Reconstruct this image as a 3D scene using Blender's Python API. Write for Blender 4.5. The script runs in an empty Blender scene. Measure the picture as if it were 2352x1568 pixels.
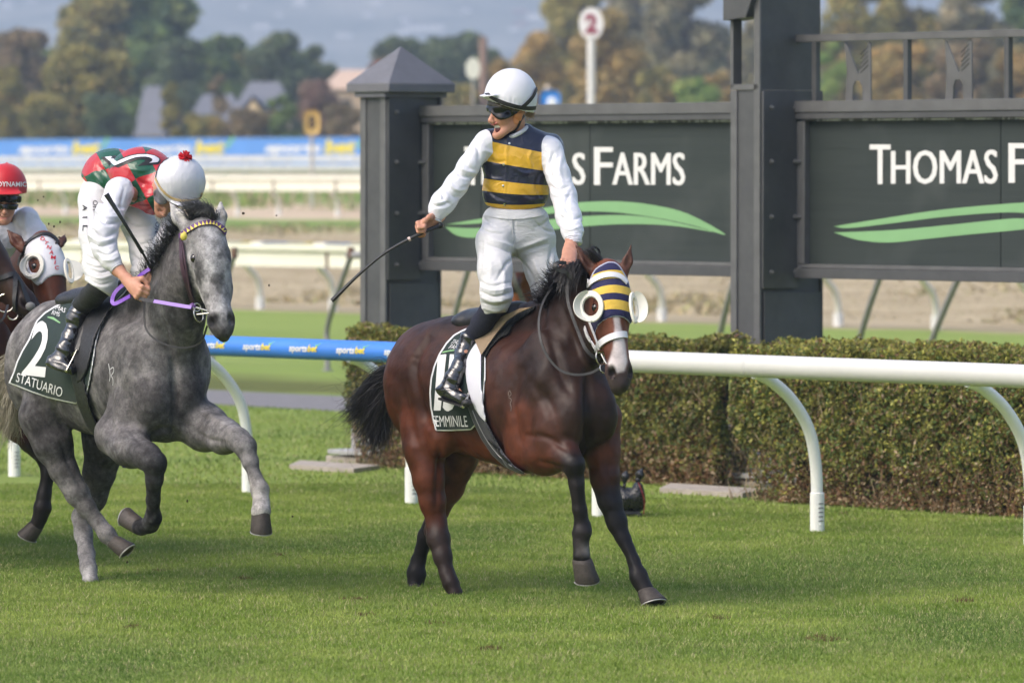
import bpy, bmesh, math, random
import numpy as np
from mathutils import Vector, Matrix
from mathutils.bvhtree import BVHTree
R = math.radians
random.seed(7)
rng = np.random.default_rng(7)
SC = bpy.context.scene
COLL = SC.collection

# ------------------------------------------------------------------ camera, sky, sun, exposure
F, CX, HY, CH = 12500.0, 1176.0, 387.0, 2.35      # focal length in photo units, centre, horizon, camera height
cam_d = bpy.data.cameras.new('camera')
cam = bpy.data.objects.new('camera', cam_d)
COLL.objects.link(cam)
cam.location = (0, 0, CH)
cam.rotation_euler = (R(90), 0, 0)
cam_d.sensor_width = 36.0
cam_d.lens = 36.0 * F / 2352.0
cam_d.shift_y = -(784 - HY) / 2352.0
cam_d.clip_start = 0.5
cam_d.clip_end = 6000
cam_d.dof.use_dof = True
cam_d.dof.focus_distance = 29.7
cam_d.dof.aperture_fstop = 3.7
SC.camera = cam

world = bpy.data.worlds.new('World')
SC.world = world
world.use_nodes = True
SUN_EL, SUN_AZ = 46.0, 238.0        # azimuth measured clockwise from +Y: behind the camera, to the left
wn = world.node_tree.nodes
wn.clear()
sky = wn.new('ShaderNodeTexSky')
sky.sky_type = 'NISHITA'
sky.sun_disc = False
sky.sun_elevation = R(SUN_EL)
sky.sun_rotation = R(SUN_AZ)
sky.air_density = 1.0
sky.dust_density = 4.0
sky.ozone_density = 0.6
wb = wn.new('ShaderNodeBackground')
wb.inputs['Strength'].default_value = 0.15
wo = wn.new('ShaderNodeOutputWorld')
world.node_tree.links.new(sky.outputs[0], wb.inputs[0])
world.node_tree.links.new(wb.outputs[0], wo.inputs[0])
sun_d = bpy.data.lights.new('sun', 'SUN')
sun_d.energy = 1.1
sun_d.angle = R(38)
sun_d.color = (1.0, 0.95, 0.87)
sun = bpy.data.objects.new('sun', sun_d)
COLL.objects.link(sun)
az = R(SUN_AZ)
sdir = Vector((math.sin(az) * math.cos(R(SUN_EL)), math.cos(az) * math.cos(R(SUN_EL)), math.sin(R(SUN_EL))))
sun.rotation_euler = sdir.to_track_quat('Z', 'Y').to_euler()
SC.view_settings.view_transform = 'Standard'
SC.view_settings.look = 'None'
SC.view_settings.gamma = 1.0
SC.view_settings.exposure = 1.0
SC.view_settings.use_curve_mapping = False
SC.cycles.volume_bounces = 0
SC.cycles.max_bounces = 6

# ------------------------------------------------------------------ coordinates
def P(px, py, Y):
    return Vector(((px - CX) * Y / F, Y, CH - (py - HY) * Y / F))
UD = Vector((0.673, -0.739, 0)).normalized()      # along the running rail, to the right and nearer
ND = Vector((0.739, 0.673, 0)).normalized()       # across it, away from the camera
UP = Vector((0, 0, 1))
def LY(c, px):                                    # depth at which the line n.p = c is seen at px
    return c / (ND.y + ND.x * (px - CX) / F)
def LP(c, px, z=0.0):
    Y = LY(c, px)
    return Vector(((px - CX) / F * Y, Y, z))
def LPP(c, px, py):
    return P(px, py, LY(c, px))

# ------------------------------------------------------------------ objects
def tag(o, label=None, cat=None, group=None, kind=None):
    if label: o['label'] = label
    if cat: o['category'] = cat
    if group: o['group'] = group
    if kind: o['kind'] = kind
    return o
def empty(name, loc=(0, 0, 0), rz=0.0, label=None, cat=None, group=None):
    o = bpy.data.objects.new(name, None)
    o.empty_display_size = 0.1
    o.location = loc
    o.rotation_euler = (0, 0, rz)
    COLL.objects.link(o)
    return tag(o, label, cat, group)
def link(name, me, m=None, parent=None, smooth=True):
    o = bpy.data.objects.new(name, me)
    COLL.objects.link(o)
    if m is not None:
        me.materials.clear(); me.materials.append(m)
    if smooth and len(me.polygons):
        me.polygons.foreach_set('use_smooth', np.ones(len(me.polygons), bool))
    if parent is not None:
        o.parent = parent
        bpy.context.view_layer.update() if False else None
        o.matrix_parent_inverse = Matrix.LocRotScale(parent.location, parent.rotation_euler, None).inverted() if parent.type == 'EMPTY' else Matrix.Identity(4)
    return o
def mesh_np(name, V, Fc, attrs=None):
    """V (n,3); Fc (m,k) uniform faces or list"""
    me = bpy.data.meshes.new(name)
    V = np.asarray(V, np.float32)
    Fc = np.asarray(Fc, np.int32)
    n, k = Fc.shape
    me.vertices.add(len(V)); me.vertices.foreach_set('co', V.ravel())
    me.loops.add(n * k); me.loops.foreach_set('vertex_index', Fc.ravel())
    me.polygons.add(n)
    me.polygons.foreach_set('loop_start', np.arange(0, n * k, k, dtype=np.int32))
    me.polygons.foreach_set('loop_total', np.full(n, k, np.int32))
    me.update(calc_edges=True)
    if attrs:
        for an, av in attrs.items():
            av = np.asarray(av, np.float32)
            if av.ndim == 1:
                a = me.attributes.new(an, 'FLOAT', 'POINT'); a.data.foreach_set('value', av)
            else:
                if av.shape[1] == 3: av = np.concatenate([av, np.ones((len(av), 1), np.float32)], 1)
                a = me.attributes.new(an, 'FLOAT_COLOR', 'POINT'); a.data.foreach_set('color', av.ravel())
    return me

class MB:
    """collects shapes, then links them as one mesh object"""
    def __init__(s): s.bm = bmesh.new()
    def box(s, c, size, ax=None, bev=0.0):
        ax = ax or (Vector((1, 0, 0)), Vector((0, 1, 0)), UP)
        c = Vector(c); h = [x * .5 for x in size]
        vs = []
        for i in (-1, 1):
            for j in (-1, 1):
                for k in (-1, 1):
                    vs.append(s.bm.verts.new(c + ax[0] * h[0] * i + ax[1] * h[1] * j + ax[2] * h[2] * k))
        fs = []
        for q in ((0, 1, 3, 2), (4, 6, 7, 5), (0, 4, 5, 1), (2, 3, 7, 6), (0, 2, 6, 4), (1, 5, 7, 3)):
            fs.append(s.bm.faces.new([vs[i] for i in q]))
        if bev:
            es = list({e for f in fs for e in f.edges})
            bmesh.ops.bevel(s.bm, geom=es, offset=bev, segments=1, affect='EDGES')
        return s
    def prism(s, pts, off):
        """pts: ring of points, extruded by vector off"""
        off = Vector(off)
        a = [s.bm.verts.new(Vector(p)) for p in pts]; b = [s.bm.verts.new(Vector(p) + off) for p in pts]
        s.bm.faces.new(a); s.bm.faces.new(b[::-1])
        n = len(a)
        for i in range(n): s.bm.faces.new((a[i], b[i], b[(i + 1) % n], a[(i + 1) % n]))
        return s
    def tube(s, pts, rad, seg=8, cap=True, flat=None):
        """pts list of Vectors; rad float or list; flat = (axis, factor)"""
        pts = [Vector(p) for p in pts]
        n = len(pts)
        if not hasattr(rad, '__len__'): rad = [rad] * n
        t0 = (pts[1] - pts[0]).normalized()
        up = Vector((0, 0, 1)) if abs(t0.z) < .9 else Vector((1, 0, 0))
        x = t0.cross(up).normalized()
        rings = []
        for i in range(n):
            t = (pts[min(i + 1, n - 1)] - pts[max(i - 1, 0)])
            if t.length < 1e-9: t = t0
            t.normalize()
            x = (x - t * x.dot(t)).normalized(); y = t.cross(x)
            ring = []
            for k in range(seg):
                a = 2 * math.pi * k / seg
                v = (x * math.cos(a) + y * math.sin(a)) * rad[i]
                if flat: v = v - flat[0] * v.dot(flat[0]) * (1 - flat[1])
                ring.append(s.bm.verts.new(pts[i] + v))
            rings.append(ring)
        for i in range(n - 1):
            for k in range(seg):
                s.bm.faces.new((rings[i][k], rings[i][(k + 1) % seg], rings[i + 1][(k + 1) % seg], rings[i + 1][k]))
        if cap:
            s.bm.faces.new(rings[0][::-1]); s.bm.faces.new(rings[-1])
        return s
    def strap(s, pts, w, t, nrm):
        """flat band following pts, width w, thickness t, nrm = list of outward normals or one"""
        pts = [Vector(p) for p in pts]; n = len(pts)
        if isinstance(nrm, Vector): nrm = [nrm] * n
        ww = w if hasattr(w, '__len__') else [w] * n
        rings = []
        for i in range(n):
            tg = (pts[min(i + 1, n - 1)] - pts[max(i - 1, 0)]).normalized()
            N = Vector(nrm[i]); N = (N - tg * N.dot(tg)).normalized(); S = tg.cross(N)
            rings.append([s.bm.verts.new(pts[i] + S * a * ww[i] * .5 + N * b) for a, b in ((-1, 0), (1, 0), (1, t), (-1, t))])
        for i in range(n - 1):
            for k in range(4):
                s.bm.faces.new((rings[i][k], rings[i][(k + 1) % 4], rings[i + 1][(k + 1) % 4], rings[i + 1][k]))
        s.bm.faces.new(rings[0][::-1]); s.bm.faces.new(rings[-1])
        return s
    def ball(s, c, r, ax=None, seg=16, rings=10):
        ax = ax or (Vector((1, 0, 0)), Vector((0, 1, 0)), UP)
        if not hasattr(r, '__len__'): r = (r, r, r)
        c = Vector(c)
        M = Matrix((ax[0] * r[0], ax[1] * r[1], ax[2] * r[2])).transposed().to_4x4()
        M.translation = c
        bmesh.ops.create_uvsphere(s.bm, u_segments=seg, v_segments=rings, radius=1, matrix=M)
        return s
    def lathe(s, c, prof, axis=UP, seg=16, x=None):
        """prof: list of (r, h) along axis"""
        c = Vector(c); axis = Vector(axis).normalized()
        if x is None: x = axis.orthogonal().normalized()
        y = axis.cross(x)
        rings = []
        for r, h in prof:
            rings.append([s.bm.verts.new(c + axis * h + (x * math.cos(2 * math.pi * k / seg) + y * math.sin(2 * math.pi * k / seg)) * max(r, 1e-4)) for k in range(seg)])
        for i in range(len(rings) - 1):
            for k in range(seg):
                s.bm.faces.new((rings[i][k], rings[i][(k + 1) % seg], rings[i + 1][(k + 1) % seg], rings[i + 1][k]))
        s.bm.faces.new(rings[0][::-1]); s.bm.faces.new(rings[-1])
        return s
    def build(s, name, m, parent=None, smooth=False, auto=True):
        bmesh.ops.recalc_face_normals(s.bm, faces=s.bm.faces[:])
        me = bpy.data.meshes.new(name)
        s.bm.to_mesh(me); s.bm.free()
        if auto:
            me.polygons.foreach_set('use_smooth', np.ones(len(me.polygons), bool))
            me.set_sharp_from_angle(angle=R(38)) if hasattr(me, 'set_sharp_from_angle') else None
            return link(name, me, m, parent, smooth=False)
        return link(name, me, m, parent, smooth=smooth)

def bez(pts, n=24):
    """Catmull-Rom through points"""
    pts = [Vector(p) for p in pts]
    if len(pts) == 2: return [pts[0].lerp(pts[1], i / n) for i in range(n + 1)]
    q = [pts[0] * 2 - pts[1]] + pts + [pts[-1] * 2 - pts[-2]]
    out = []
    m = len(pts) - 1
    for i in range(n + 1):
        t = i / n * m; k = min(int(t), m - 1); t -= k
        a, b, c, d = q[k:k + 4]
        out.append(.5 * ((2 * b) + (c - a) * t + (2 * a - 5 * b + 4 * c - d) * t * t + (3 * b - a - 3 * c + d) * t ** 3))
    return out

# ------------------------------------------------------------------ materials
class NT:
    def __init__(s, name):
        s.m = bpy.data.materials.new(name); s.m.use_nodes = True
        s.t = s.m.node_tree; s.n = s.t.nodes; s.n.clear()
        s.out = s.n.new('ShaderNodeOutputMaterial')
        s.b = s.n.new('ShaderNodeBsdfPrincipled')
        s.t.links.new(s.b.outputs[0], s.out.inputs[0])
    def L(s, a, b): s.t.links.new(a, b)
    def sock(s, v, inp):
        if hasattr(v, 'is_output') or hasattr(v, 'links'): s.L(v, inp)
        elif v is not None: inp.default_value = v
    def set(s, **k):
        names = {'col': 'Base Color', 'rough': 'Roughness', 'metal': 'Metallic', 'spec': 'Specular IOR Level', 'sheen': 'Sheen Weight', 'sss': 'Subsurface Weight', 'coat': 'Coat Weight', 'trans': 'Transmission Weight', 'normal': 'Normal', 'coatr': 'Coat Roughness', 'sheenr': 'Sheen Roughness', 'aniso': 'Anisotropic', 'ior': 'IOR', 'alpha': 'Alpha'}
        for a, v in k.items():
            if a == 'col' and isinstance(v, tuple) and len(v) == 3: v = v + (1,)
            s.sock(v, s.b.inputs[names[a]])
        return s
    def coord(s, kind='Object'):
        return s.n.new('ShaderNodeTexCoord').outputs[kind]
    def mapping(s, v, scale=(1, 1, 1), rot=(0, 0, 0)):
        m = s.n.new('ShaderNodeMapping'); s.L(v, m.inputs[0]); m.inputs['Scale'].default_value = scale; m.inputs['Rotation'].default_value = rot
        return m.outputs[0]
    def noise(s, v, scale, detail=3, rough=.55, dist=0.0, out=0):
        n = s.n.new('ShaderNodeTexNoise'); s.L(v, n.inputs['Vector'])
        n.inputs['Scale'].default_value = scale; n.inputs['Detail'].default_value = detail; n.inputs['Roughness'].default_value = rough; n.inputs['Distortion'].default_value = dist
        return n.outputs[out]
    def voronoi(s, v, scale, feat='F1', out='Distance'):
        n = s.n.new('ShaderNodeTexVoronoi'); n.feature = feat; s.L(v, n.inputs['Vector']); n.inputs['Scale'].default_value = scale
        return n.outputs[out]
    def ramp(s, f, stops, interp='LINEAR'):
        n = s.n.new('ShaderNodeValToRGB'); s.L(f, n.inputs[0]); cr = n.color_ramp; cr.interpolation = interp
        while len(cr.elements) < len(stops): cr.elements.new(.5)
        for e, (p, c) in zip(cr.elements, stops):
            e.position = p; e.color = (c if hasattr(c, '__len__') else (c, c, c)) + ((1,) if (not hasattr(c, '__len__') or len(c) == 3) else ())
        return n.outputs[0]
    def mix(s, f, a, b, mode='MIX'):
        n = s.n.new('ShaderNodeMix'); n.data_type = 'RGBA'; n.blend_type = mode
        s.sock(f, n.inputs[0])
        for v, i in ((a, 6), (b, 7)):
            if isinstance(v, tuple) and len(v) == 3: v = v + (1,)
            s.sock(v, n.inputs[i])
        return n.outputs[2]
    def math(s, op, a, b=None, clamp=False):
        n = s.n.new('ShaderNodeMath'); n.operation = op; n.use_clamp = clamp
        s.sock(a, n.inputs[0])
        if b is not None: s.sock(b, n.inputs[1])
        return n.outputs[0]
    def attr(s, name, out='Color'):
        n = s.n.new('ShaderNodeAttribute'); n.attribute_name = name
        return n.outputs[out]
    def rnd(s):
        return s.n.new('ShaderNodeObjectInfo').outputs['Random']
    def sep(s, v):
        n = s.n.new('ShaderNodeSeparateXYZ'); s.L(v, n.inputs[0]); return n.outputs
    def wave(s, v, scale, dist=0.0, dir='X', detail=2):
        n = s.n.new('ShaderNodeTexWave'); s.L(v, n.inputs['Vector']); n.inputs['Scale'].default_value = scale; n.inputs['Distortion'].default_value = dist; n.bands_direction = dir; n.inputs['Detail'].default_value = detail
        return n.outputs['Fac']
    def bump(s, h, strength=.3, dist=.01, nrm=None):
        n = s.n.new('ShaderNodeBump'); s.L(h, n.inputs['Height']); n.inputs['Strength'].default_value = strength; n.inputs['Distance'].default_value = dist
        if nrm is not None: s.L(nrm, n.inputs['Normal'])
        return n.outputs[0]

MATS = {}
def plain(name, col, rough=.6, var=.12, nscale=8.0, bump=.0, bscale=40., metal=0., spec=.5, coat=0., sheen=0.):
    """painted or plain surface with slight unevenness, wear and grain"""
    if name in MATS: return MATS[name]
    t = NT(name)
    co = t.coord('Object')
    n = t.noise(co, nscale, 4, .6)
    c = t.mix(t.ramp(n, [(.3, 0.), (.75, 1.)]), tuple(x * (1 - var) for x in col), tuple(min(1, x * (1 + var)) for x in col))
    r = t.ramp(t.noise(co, nscale * 3, 3), [(.3, max(.02, rough - .08)), (.7, min(1, rough + .1))])
    t.set(col=c, rough=r, metal=metal, spec=spec, coat=coat, sheen=sheen)
    if bump: t.set(normal=t.bump(t.noise(co, bscale, 4), bump, .01))
    MATS[name] = t.m
    return t.m

# ------------------------------------------------------------------ numpy noise
_perm = np.random.RandomState(3).rand(4096).astype(np.float32)
def _h(i, j, k): return _perm[(i * 73856093 ^ j * 19349663 ^ k * 83492791) & 4095]
def vnoise(Pt, scale):
    q = np.asarray(Pt, np.float64) * scale
    i = np.floor(q).astype(np.int64); f = q - i; f = f * f * (3 - 2 * f)
    x, y, z = i[:, 0], i[:, 1], i[:, 2]; u, v, w = f[:, 0], f[:, 1], f[:, 2]
    r = 0
    for a in (0, 1):
        for b in (0, 1):
            for c in (0, 1):
                r = r + _h(x + a, y + b, z + c) * (u if a else 1 - u) * (v if b else 1 - v) * (w if c else 1 - w)
    return r
def fbm(Pt, scale, oct=3):
    r = 0; a = .5
    for o in range(oct):
        r = r + a * vnoise(Pt, scale * 2 ** o); a *= .5
    return r / (1 - .5 ** oct)

# ------------------------------------------------------------------ implicit surfaces (smooth unions) and their meshing
def nrmv(v):
    v = np.asarray(v, float); return v / np.linalg.norm(v)
class Sdf:
    def __init__(s): s.pr = []
    def cap(s, a, b, ra, rb, k=.03, col=None, flat=None, op='add', lab=0):
        s.pr.append(('cap', np.array(a, float), np.array(b, float), ra, rb, k, col, (nrmv(flat[0]), flat[1]) if flat else None, op, lab)); return s
    def chain(s, pts, k=.03, col=None, flat=None, lab=0, op='add'):
        """pts: (Vector, r)"""
        for (a, ra), (b, rb) in zip(pts[:-1], pts[1:]): s.cap(a, b, ra, rb, k, col, flat, op, lab)
        return s
    def ell(s, c, r, ax=None, k=.03, col=None, op='add', lab=0):
        if not hasattr(r, '__len__'): r = (r, r, r)
        A = np.eye(3) if ax is None else np.array([nrmv(x) for x in ax])
        s.pr.append(('ell', np.array(c, float), A, np.array(r, float), None, k, col, None, op, lab)); return s
    @staticmethod
    def bounds(p):
        if p[0] == 'cap':
            R_ = max(p[3], p[4]) * (max(1, p[7][1]) if p[7] else 1)
            return np.minimum(p[1], p[2]) - R_, np.maximum(p[1], p[2]) + R_
        e = np.sqrt(((p[2] * p[3][:, None]) ** 2).sum(0))
        return p[1] - e, p[1] + e
    @staticmethod
    def ev(p, X, Y, Z):
        if p[0] == 'cap':
            a, b, ra, rb = p[1], p[2], p[3], p[4]
            ba = (b - a).astype(np.float32); L2 = float(ba @ ba) + 1e-12
            dx, dy, dz = X - np.float32(a[0]), Y - np.float32(a[1]), Z - np.float32(a[2])
            t = np.clip((dx * ba[0] + dy * ba[1] + dz * ba[2]) / np.float32(L2), 0, 1)
            dx = dx - t * ba[0]; dy = dy - t * ba[1]; dz = dz - t * ba[2]
            r = np.float32(ra) + t * np.float32(rb - ra)
            if p[7]:
                n, f = p[7]; n = n.astype(np.float32)
                c = dx * n[0] + dy * n[1] + dz * n[2]
                k1 = np.float32(1 / f - 1); k2 = np.float32(1 / f ** 2 - 1)
                g = np.sqrt((dx + n[0] * c * k1) ** 2 + (dy + n[1] * c * k1) ** 2 + (dz + n[2] * c * k1) ** 2) + 1e-7
                h = np.sqrt((dx + n[0] * c * k2) ** 2 + (dy + n[1] * c * k2) ** 2 + (dz + n[2] * c * k2) ** 2) + 1e-7
                return g * (g - r) / h
            return np.sqrt(dx * dx + dy * dy + dz * dz) - r
        c, A, r = p[1], p[2].astype(np.float32), p[3].astype(np.float32)
        dx, dy, dz = X - np.float32(c[0]), Y - np.float32(c[1]), Z - np.float32(c[2])
        k0 = 0; k1 = 0
        for i in range(3):
            q = dx * A[i, 0] + dy * A[i, 1] + dz * A[i, 2]
            k0 = k0 + (q / r[i]) ** 2; k1 = k1 + (q / r[i] ** 2) ** 2
        k0 = np.sqrt(k0) + 1e-7; k1 = np.sqrt(k1) + 1e-7
        return k0 * (k0 - 1) / k1
    def field(s, h, pad=.03):
        lo = np.min([s.bounds(p)[0] for p in s.pr if p[8] == 'add'], 0) - pad
        hi = np.max([s.bounds(p)[1] for p in s.pr if p[8] == 'add'], 0) + pad
        n = np.ceil((hi - lo) / h).astype(int) + 1
        G = np.full(n, .25, np.float32)
        ax = [np.arange(n[i], dtype=np.float32) * np.float32(h) + np.float32(lo[i]) for i in range(3)]
        for p in s.pr:
            k = p[5]; b0, b1 = s.bounds(p); m = k + 4 * h + .012
            i0 = np.clip(np.floor((b0 - m - lo) / h).astype(int), 0, n); i1 = np.clip(np.ceil((b1 + m - lo) / h).astype(int) + 1, 0, n)
            if (i1 <= i0).any(): continue
            sl = tuple(slice(i0[j], i1[j]) for j in range(3))
            d = s.ev(p, ax[0][sl[0]][:, None, None], ax[1][sl[1]][None, :, None], ax[2][sl[2]][None, None, :])
            g = G[sl]
            if p[8] == 'add':
                q = np.maximum(np.float32(k) - np.abs(g - d), 0)
                G[sl] = np.minimum(g, d) - q * q / np.float32(4 * k)
            else:
                q = np.maximum(np.float32(k) - np.abs(g + d), 0)
                G[sl] = np.maximum(g, -d) + q * q / np.float32(4 * k)
        return G, lo, h, ax
    def colours(s, V, tau=.012, default=(.5, .5, .5)):
        W = np.zeros(len(V)); C = np.zeros((len(V), 3))
        V = V.astype(np.float32)
        for p in s.pr:
            if p[8] != 'add' or p[6] is None: continue
            d = s.ev(p, V[:, 0], V[:, 1], V[:, 2])
            w = np.exp(-np.clip(d, -.02, 1) / tau)
            W += w; C += w[:, None] * np.array(p[6])[None]
        return (C / np.maximum(W, 1e-30)[:, None]).astype(np.float32)
    def labdist(s, V, lab):
        V = V.astype(np.float32); r = np.full(len(V), 9., np.float32)
        for p in s.pr:
            if p[8] == 'add' and p[9] == lab: r = np.minimum(r, s.ev(p, V[:, 0], V[:, 1], V[:, 2]))
        return r
def nets(G, lo, h, smooth=1):
    """surface nets -> V, quads"""
    G = G.copy()
    for a in range(3):
        sl = [slice(None)] * 3
        sl[a] = 0; G[tuple(sl)] = np.maximum(G[tuple(sl)], .01); sl[a] = -1; G[tuple(sl)] = np.maximum(G[tuple(sl)], .01)
    ins = G < 0
    n = np.array(G.shape); st = np.array([n[1] * n[2], n[2], 1])
    ids = []; pts = []; quads = []
    Gf = G.ravel()
    for a in range(3):
        s0 = [slice(None)] * 3; s1 = [slice(None)] * 3; s0[a] = slice(0, -1); s1[a] = slice(1, None)
        e = np.argwhere(ins[tuple(s0)] != ins[tuple(s1)])
        if not len(e): continue
        fi = e @ st; f0 = Gf[fi]; f1 = Gf[fi + st[a]]
        t = f0 / (f0 - f1)
        pt = e.astype(np.float64); pt[:, a] += t
        b, c = (a + 1) % 3, (a + 2) % 3
        cells = [fi - st[b] - st[c], fi - st[c], fi, fi - st[b]]
        for cc in cells: ids.append(cc); pts.append(pt)
        q = np.stack(cells, 1)
        fl = f0 < 0
        q[~fl] = q[~fl][:, ::-1]
        quads.append(q)
    if not ids: return np.zeros((0, 3)), np.zeros((0, 4), int)
    ids = np.concatenate(ids); pts = np.concatenate(pts); quads = np.concatenate(quads)
    u, inv = np.unique(ids, return_inverse=True)
    cnt = np.bincount(inv)
    V = np.stack([np.bincount(inv, pts[:, i]) / cnt for i in range(3)], 1)
    Q = np.searchsorted(u, quads.ravel()).reshape(-1, 4)
    for _ in range(smooth):
        ea = Q.ravel(); eb = np.roll(Q, -1, 1).ravel()
        deg = np.bincount(ea, minlength=len(V)) + np.bincount(eb, minlength=len(V))
        S = np.stack([np.bincount(ea, V[eb, i], minlength=len(V)) + np.bincount(eb, V[ea, i], minlength=len(V)) for i in range(3)], 1)
        V = V * .5 + .5 * S / deg[:, None]
    return V * h + lo, Q
def vnormals(V, Q):
    n = np.cross(V[Q[:, 2]] - V[Q[:, 0]], V[Q[:, 3]] - V[Q[:, 1]])
    N = np.stack([sum(np.bincount(Q[:, j], n[:, i], minlength=len(V)) for j in range(4)) for i in range(3)], 1)
    return N / (np.linalg.norm(N, axis=1)[:, None] + 1e-12)
def topx(V):
    return np.stack([V[:, 0] / V[:, 1] * F + CX, (CH - V[:, 2]) / V[:, 1] * F + HY], 1)
def polysd(pts, poly):
    """signed distance (negative inside) of 2D points to a polygon; inputs (n,2)"""
    poly = np.asarray(poly, float); x, y = pts[..., 0], pts[..., 1]
    d = np.full(x.shape, 1e9); ins = np.zeros(x.shape, bool)
    n = len(poly)
    for i in range(n):
        ax_, ay_ = poly[i]; bx_, by_ = poly[(i + 1) % n]
        ex, ey = bx_ - ax_, by_ - ay_
        t = np.clip(((x - ax_) * ex + (y - ay_) * ey) / (ex * ex + ey * ey + 1e-12), 0, 1)
        d = np.minimum(d, (x - ax_ - ex * t) ** 2 + (y - ay_ - ey * t) ** 2)
        c = (ay_ > y) != (by_ > y)
        with np.errstate(divide='ignore', invalid='ignore'):
            ins ^= c & (x < (bx_ - ax_) * (y - ay_) / (by_ - ay_ + 1e-15) + ax_)
    return np.where(ins, -np.sqrt(d), np.sqrt(d))
def smoothpoly(poly, n=3):
    p = [Vector((a, b, 0)) for a, b in poly]
    p = bez(p + [p[0]], n * len(p))[:-1]
    return [(v.x, v.y) for v in p]

def bvh_of(V, Q): return BVHTree.FromPolygons([tuple(v) for v in V], [tuple(q) for q in Q])
CAMP = Vector((0, 0, CH))
def hit(bvh, px, py, off=0.0):
    """point of a surface seen from the camera at px, py (used while building, to fit trim onto curved surfaces)"""
    d = Vector(((px - CX) / F, 1, -(py - HY) / F)).normalized()
    loc, nr, _, _ = bvh.ray_cast(CAMP, d)
    if loc is None:
        loc, nr, _, dist = bvh.find_nearest(P(px, py, bvh_mid.get(id(bvh), 30.)))
    if nr.dot(d) > 0: nr = -nr
    return loc + nr * off, nr
bvh_mid = {}
def text_geo(s, bold=0.0, shear=0.0, sx=1.0):
    cu = bpy.data.curves.new('t', 'FONT'); cu.body = s; cu.size = 1.0; cu.shear = shear; cu.offset = bold; cu.resolution_u = 3
    o = bpy.data.objects.new('t', cu); COLL.objects.link(o)
    dg = bpy.context.evaluated_depsgraph_get()
    me = bpy.data.meshes.new_from_object(o.evaluated_get(dg))
    bpy.data.objects.remove(o); bpy.data.curves.remove(cu)
    return me
def text_bm(s, bold=0.0, shear=0.0, cell=0.12):
    """text as a bmesh normalised to x 0..1, y 0..1 of the cap box; cut on a grid so it can bend"""
    me = text_geo(s, bold, shear)
    bm = bmesh.new(); bm.from_mesh(me); bpy.data.meshes.remove(me)
    xs = [v.co.x for v in bm.verts]; ys = [v.co.y for v in bm.verts]
    x0, x1, y0, y1 = min(xs), max(xs), min(ys), max(ys)
    if cell:
        for a, lo_, hi_ in ((0, x0, x1), (1, y0, y1)):
            k = lo_ + cell
            while k < hi_:
                co = Vector((0, 0, 0)); co[a] = k; no = Vector((0, 0, 0)); no[a] = 1
                bmesh.ops.bisect_plane(bm, geom=bm.verts[:] + bm.edges[:] + bm.faces[:], plane_co=co, plane_no=no)
                k += cell
    for v in bm.verts:
        v.co.x = (v.co.x - x0) / (x1 - x0); v.co.y = (v.co.y - y0) / (y1 - y0)
    return bm
def quadmap(c, u, v):
    """c = 4 px corners: bottom-left, bottom-right, top-right, top-left"""
    a = [c[0][i] * (1 - u) + c[1][i] * u for i in (0, 1)]; b = [c[3][i] * (1 - u) + c[2][i] * u for i in (0, 1)]
    return a[0] * (1 - v) + b[0] * v, a[1] * (1 - v) + b[1] * v
def lay(bm, fn, name, m, parent, solid=0.0):
    """bend a flat bmesh with fn(u, v) -> point"""
    for v in bm.verts: v.co = fn(v.co.x, v.co.y)
    me = bpy.data.meshes.new(name); bm.to_mesh(me); bm.free()
    return link(name, me, m, parent, smooth=False)
def decal(s, corners, bvh, name, m, parent, bold=.0, shear=0., off=.004, cell=.12):
    bm = text_bm(s, bold, shear, cell)
    return lay(bm, lambda u, v: hit(bvh, *quadmap(corners, u, v), off)[0], name, m, parent)
def polydecal(poly, bvh, name, m, parent, off=.004, cell=8.0):
    """px polygon laid on a surface"""
    bm = bmesh.new()
    f = bm.faces.new([bm.verts.new((x, y, 0)) for x, y in poly])
    bmesh.ops.triangulate(bm, faces=[f])
    xs = [p[0] for p in poly]; ys = [p[1] for p in poly]
    for a, lo_, hi_ in ((0, min(xs), max(xs)), (1, min(ys), max(ys))):
        k = lo_ + cell
        while k < hi_:
            co = Vector((0, 0, 0)); co[a] = k; no = Vector((0, 0, 0)); no[a] = 1
            bmesh.ops.bisect_plane(bm, geom=bm.verts[:] + bm.edges[:] + bm.faces[:], plane_co=co, plane_no=no)
            k += cell
    return lay(bm, lambda u, v: hit(bvh, u, v, off)[0], name, m, parent)
# ================================================================== setting
def copy_tree(o, loc=None, rz=None, parent=None, label=None):
    c = o.copy(); COLL.objects.link(c)
    if parent is not None: c.parent = parent
    for ch in [x for x in bpy.data.objects if x.parent == o]: copy_tree(ch, parent=c)
    if loc is not None: c.location = loc
    if rz is not None: c.rotation_euler = (0, 0, rz)
    if label: c['label'] = label
    return c
AX = (UD, ND, UP)
def TP(u, c, z): return UD * u + ND * c + UP * z      # track frame: along, across, up
def u_at(c, px): p = LP(c, px); return p.dot(UD)

def ground_z(c):
    if c < 62: return 0.0
    if c < 95: return (c - 62) / 33.0 * 1.0
    if c < 185: return 1.0 + (c - 95) / 90.0 * 1.25
    return 2.25 + min(c - 185, 600) * .002

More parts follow.
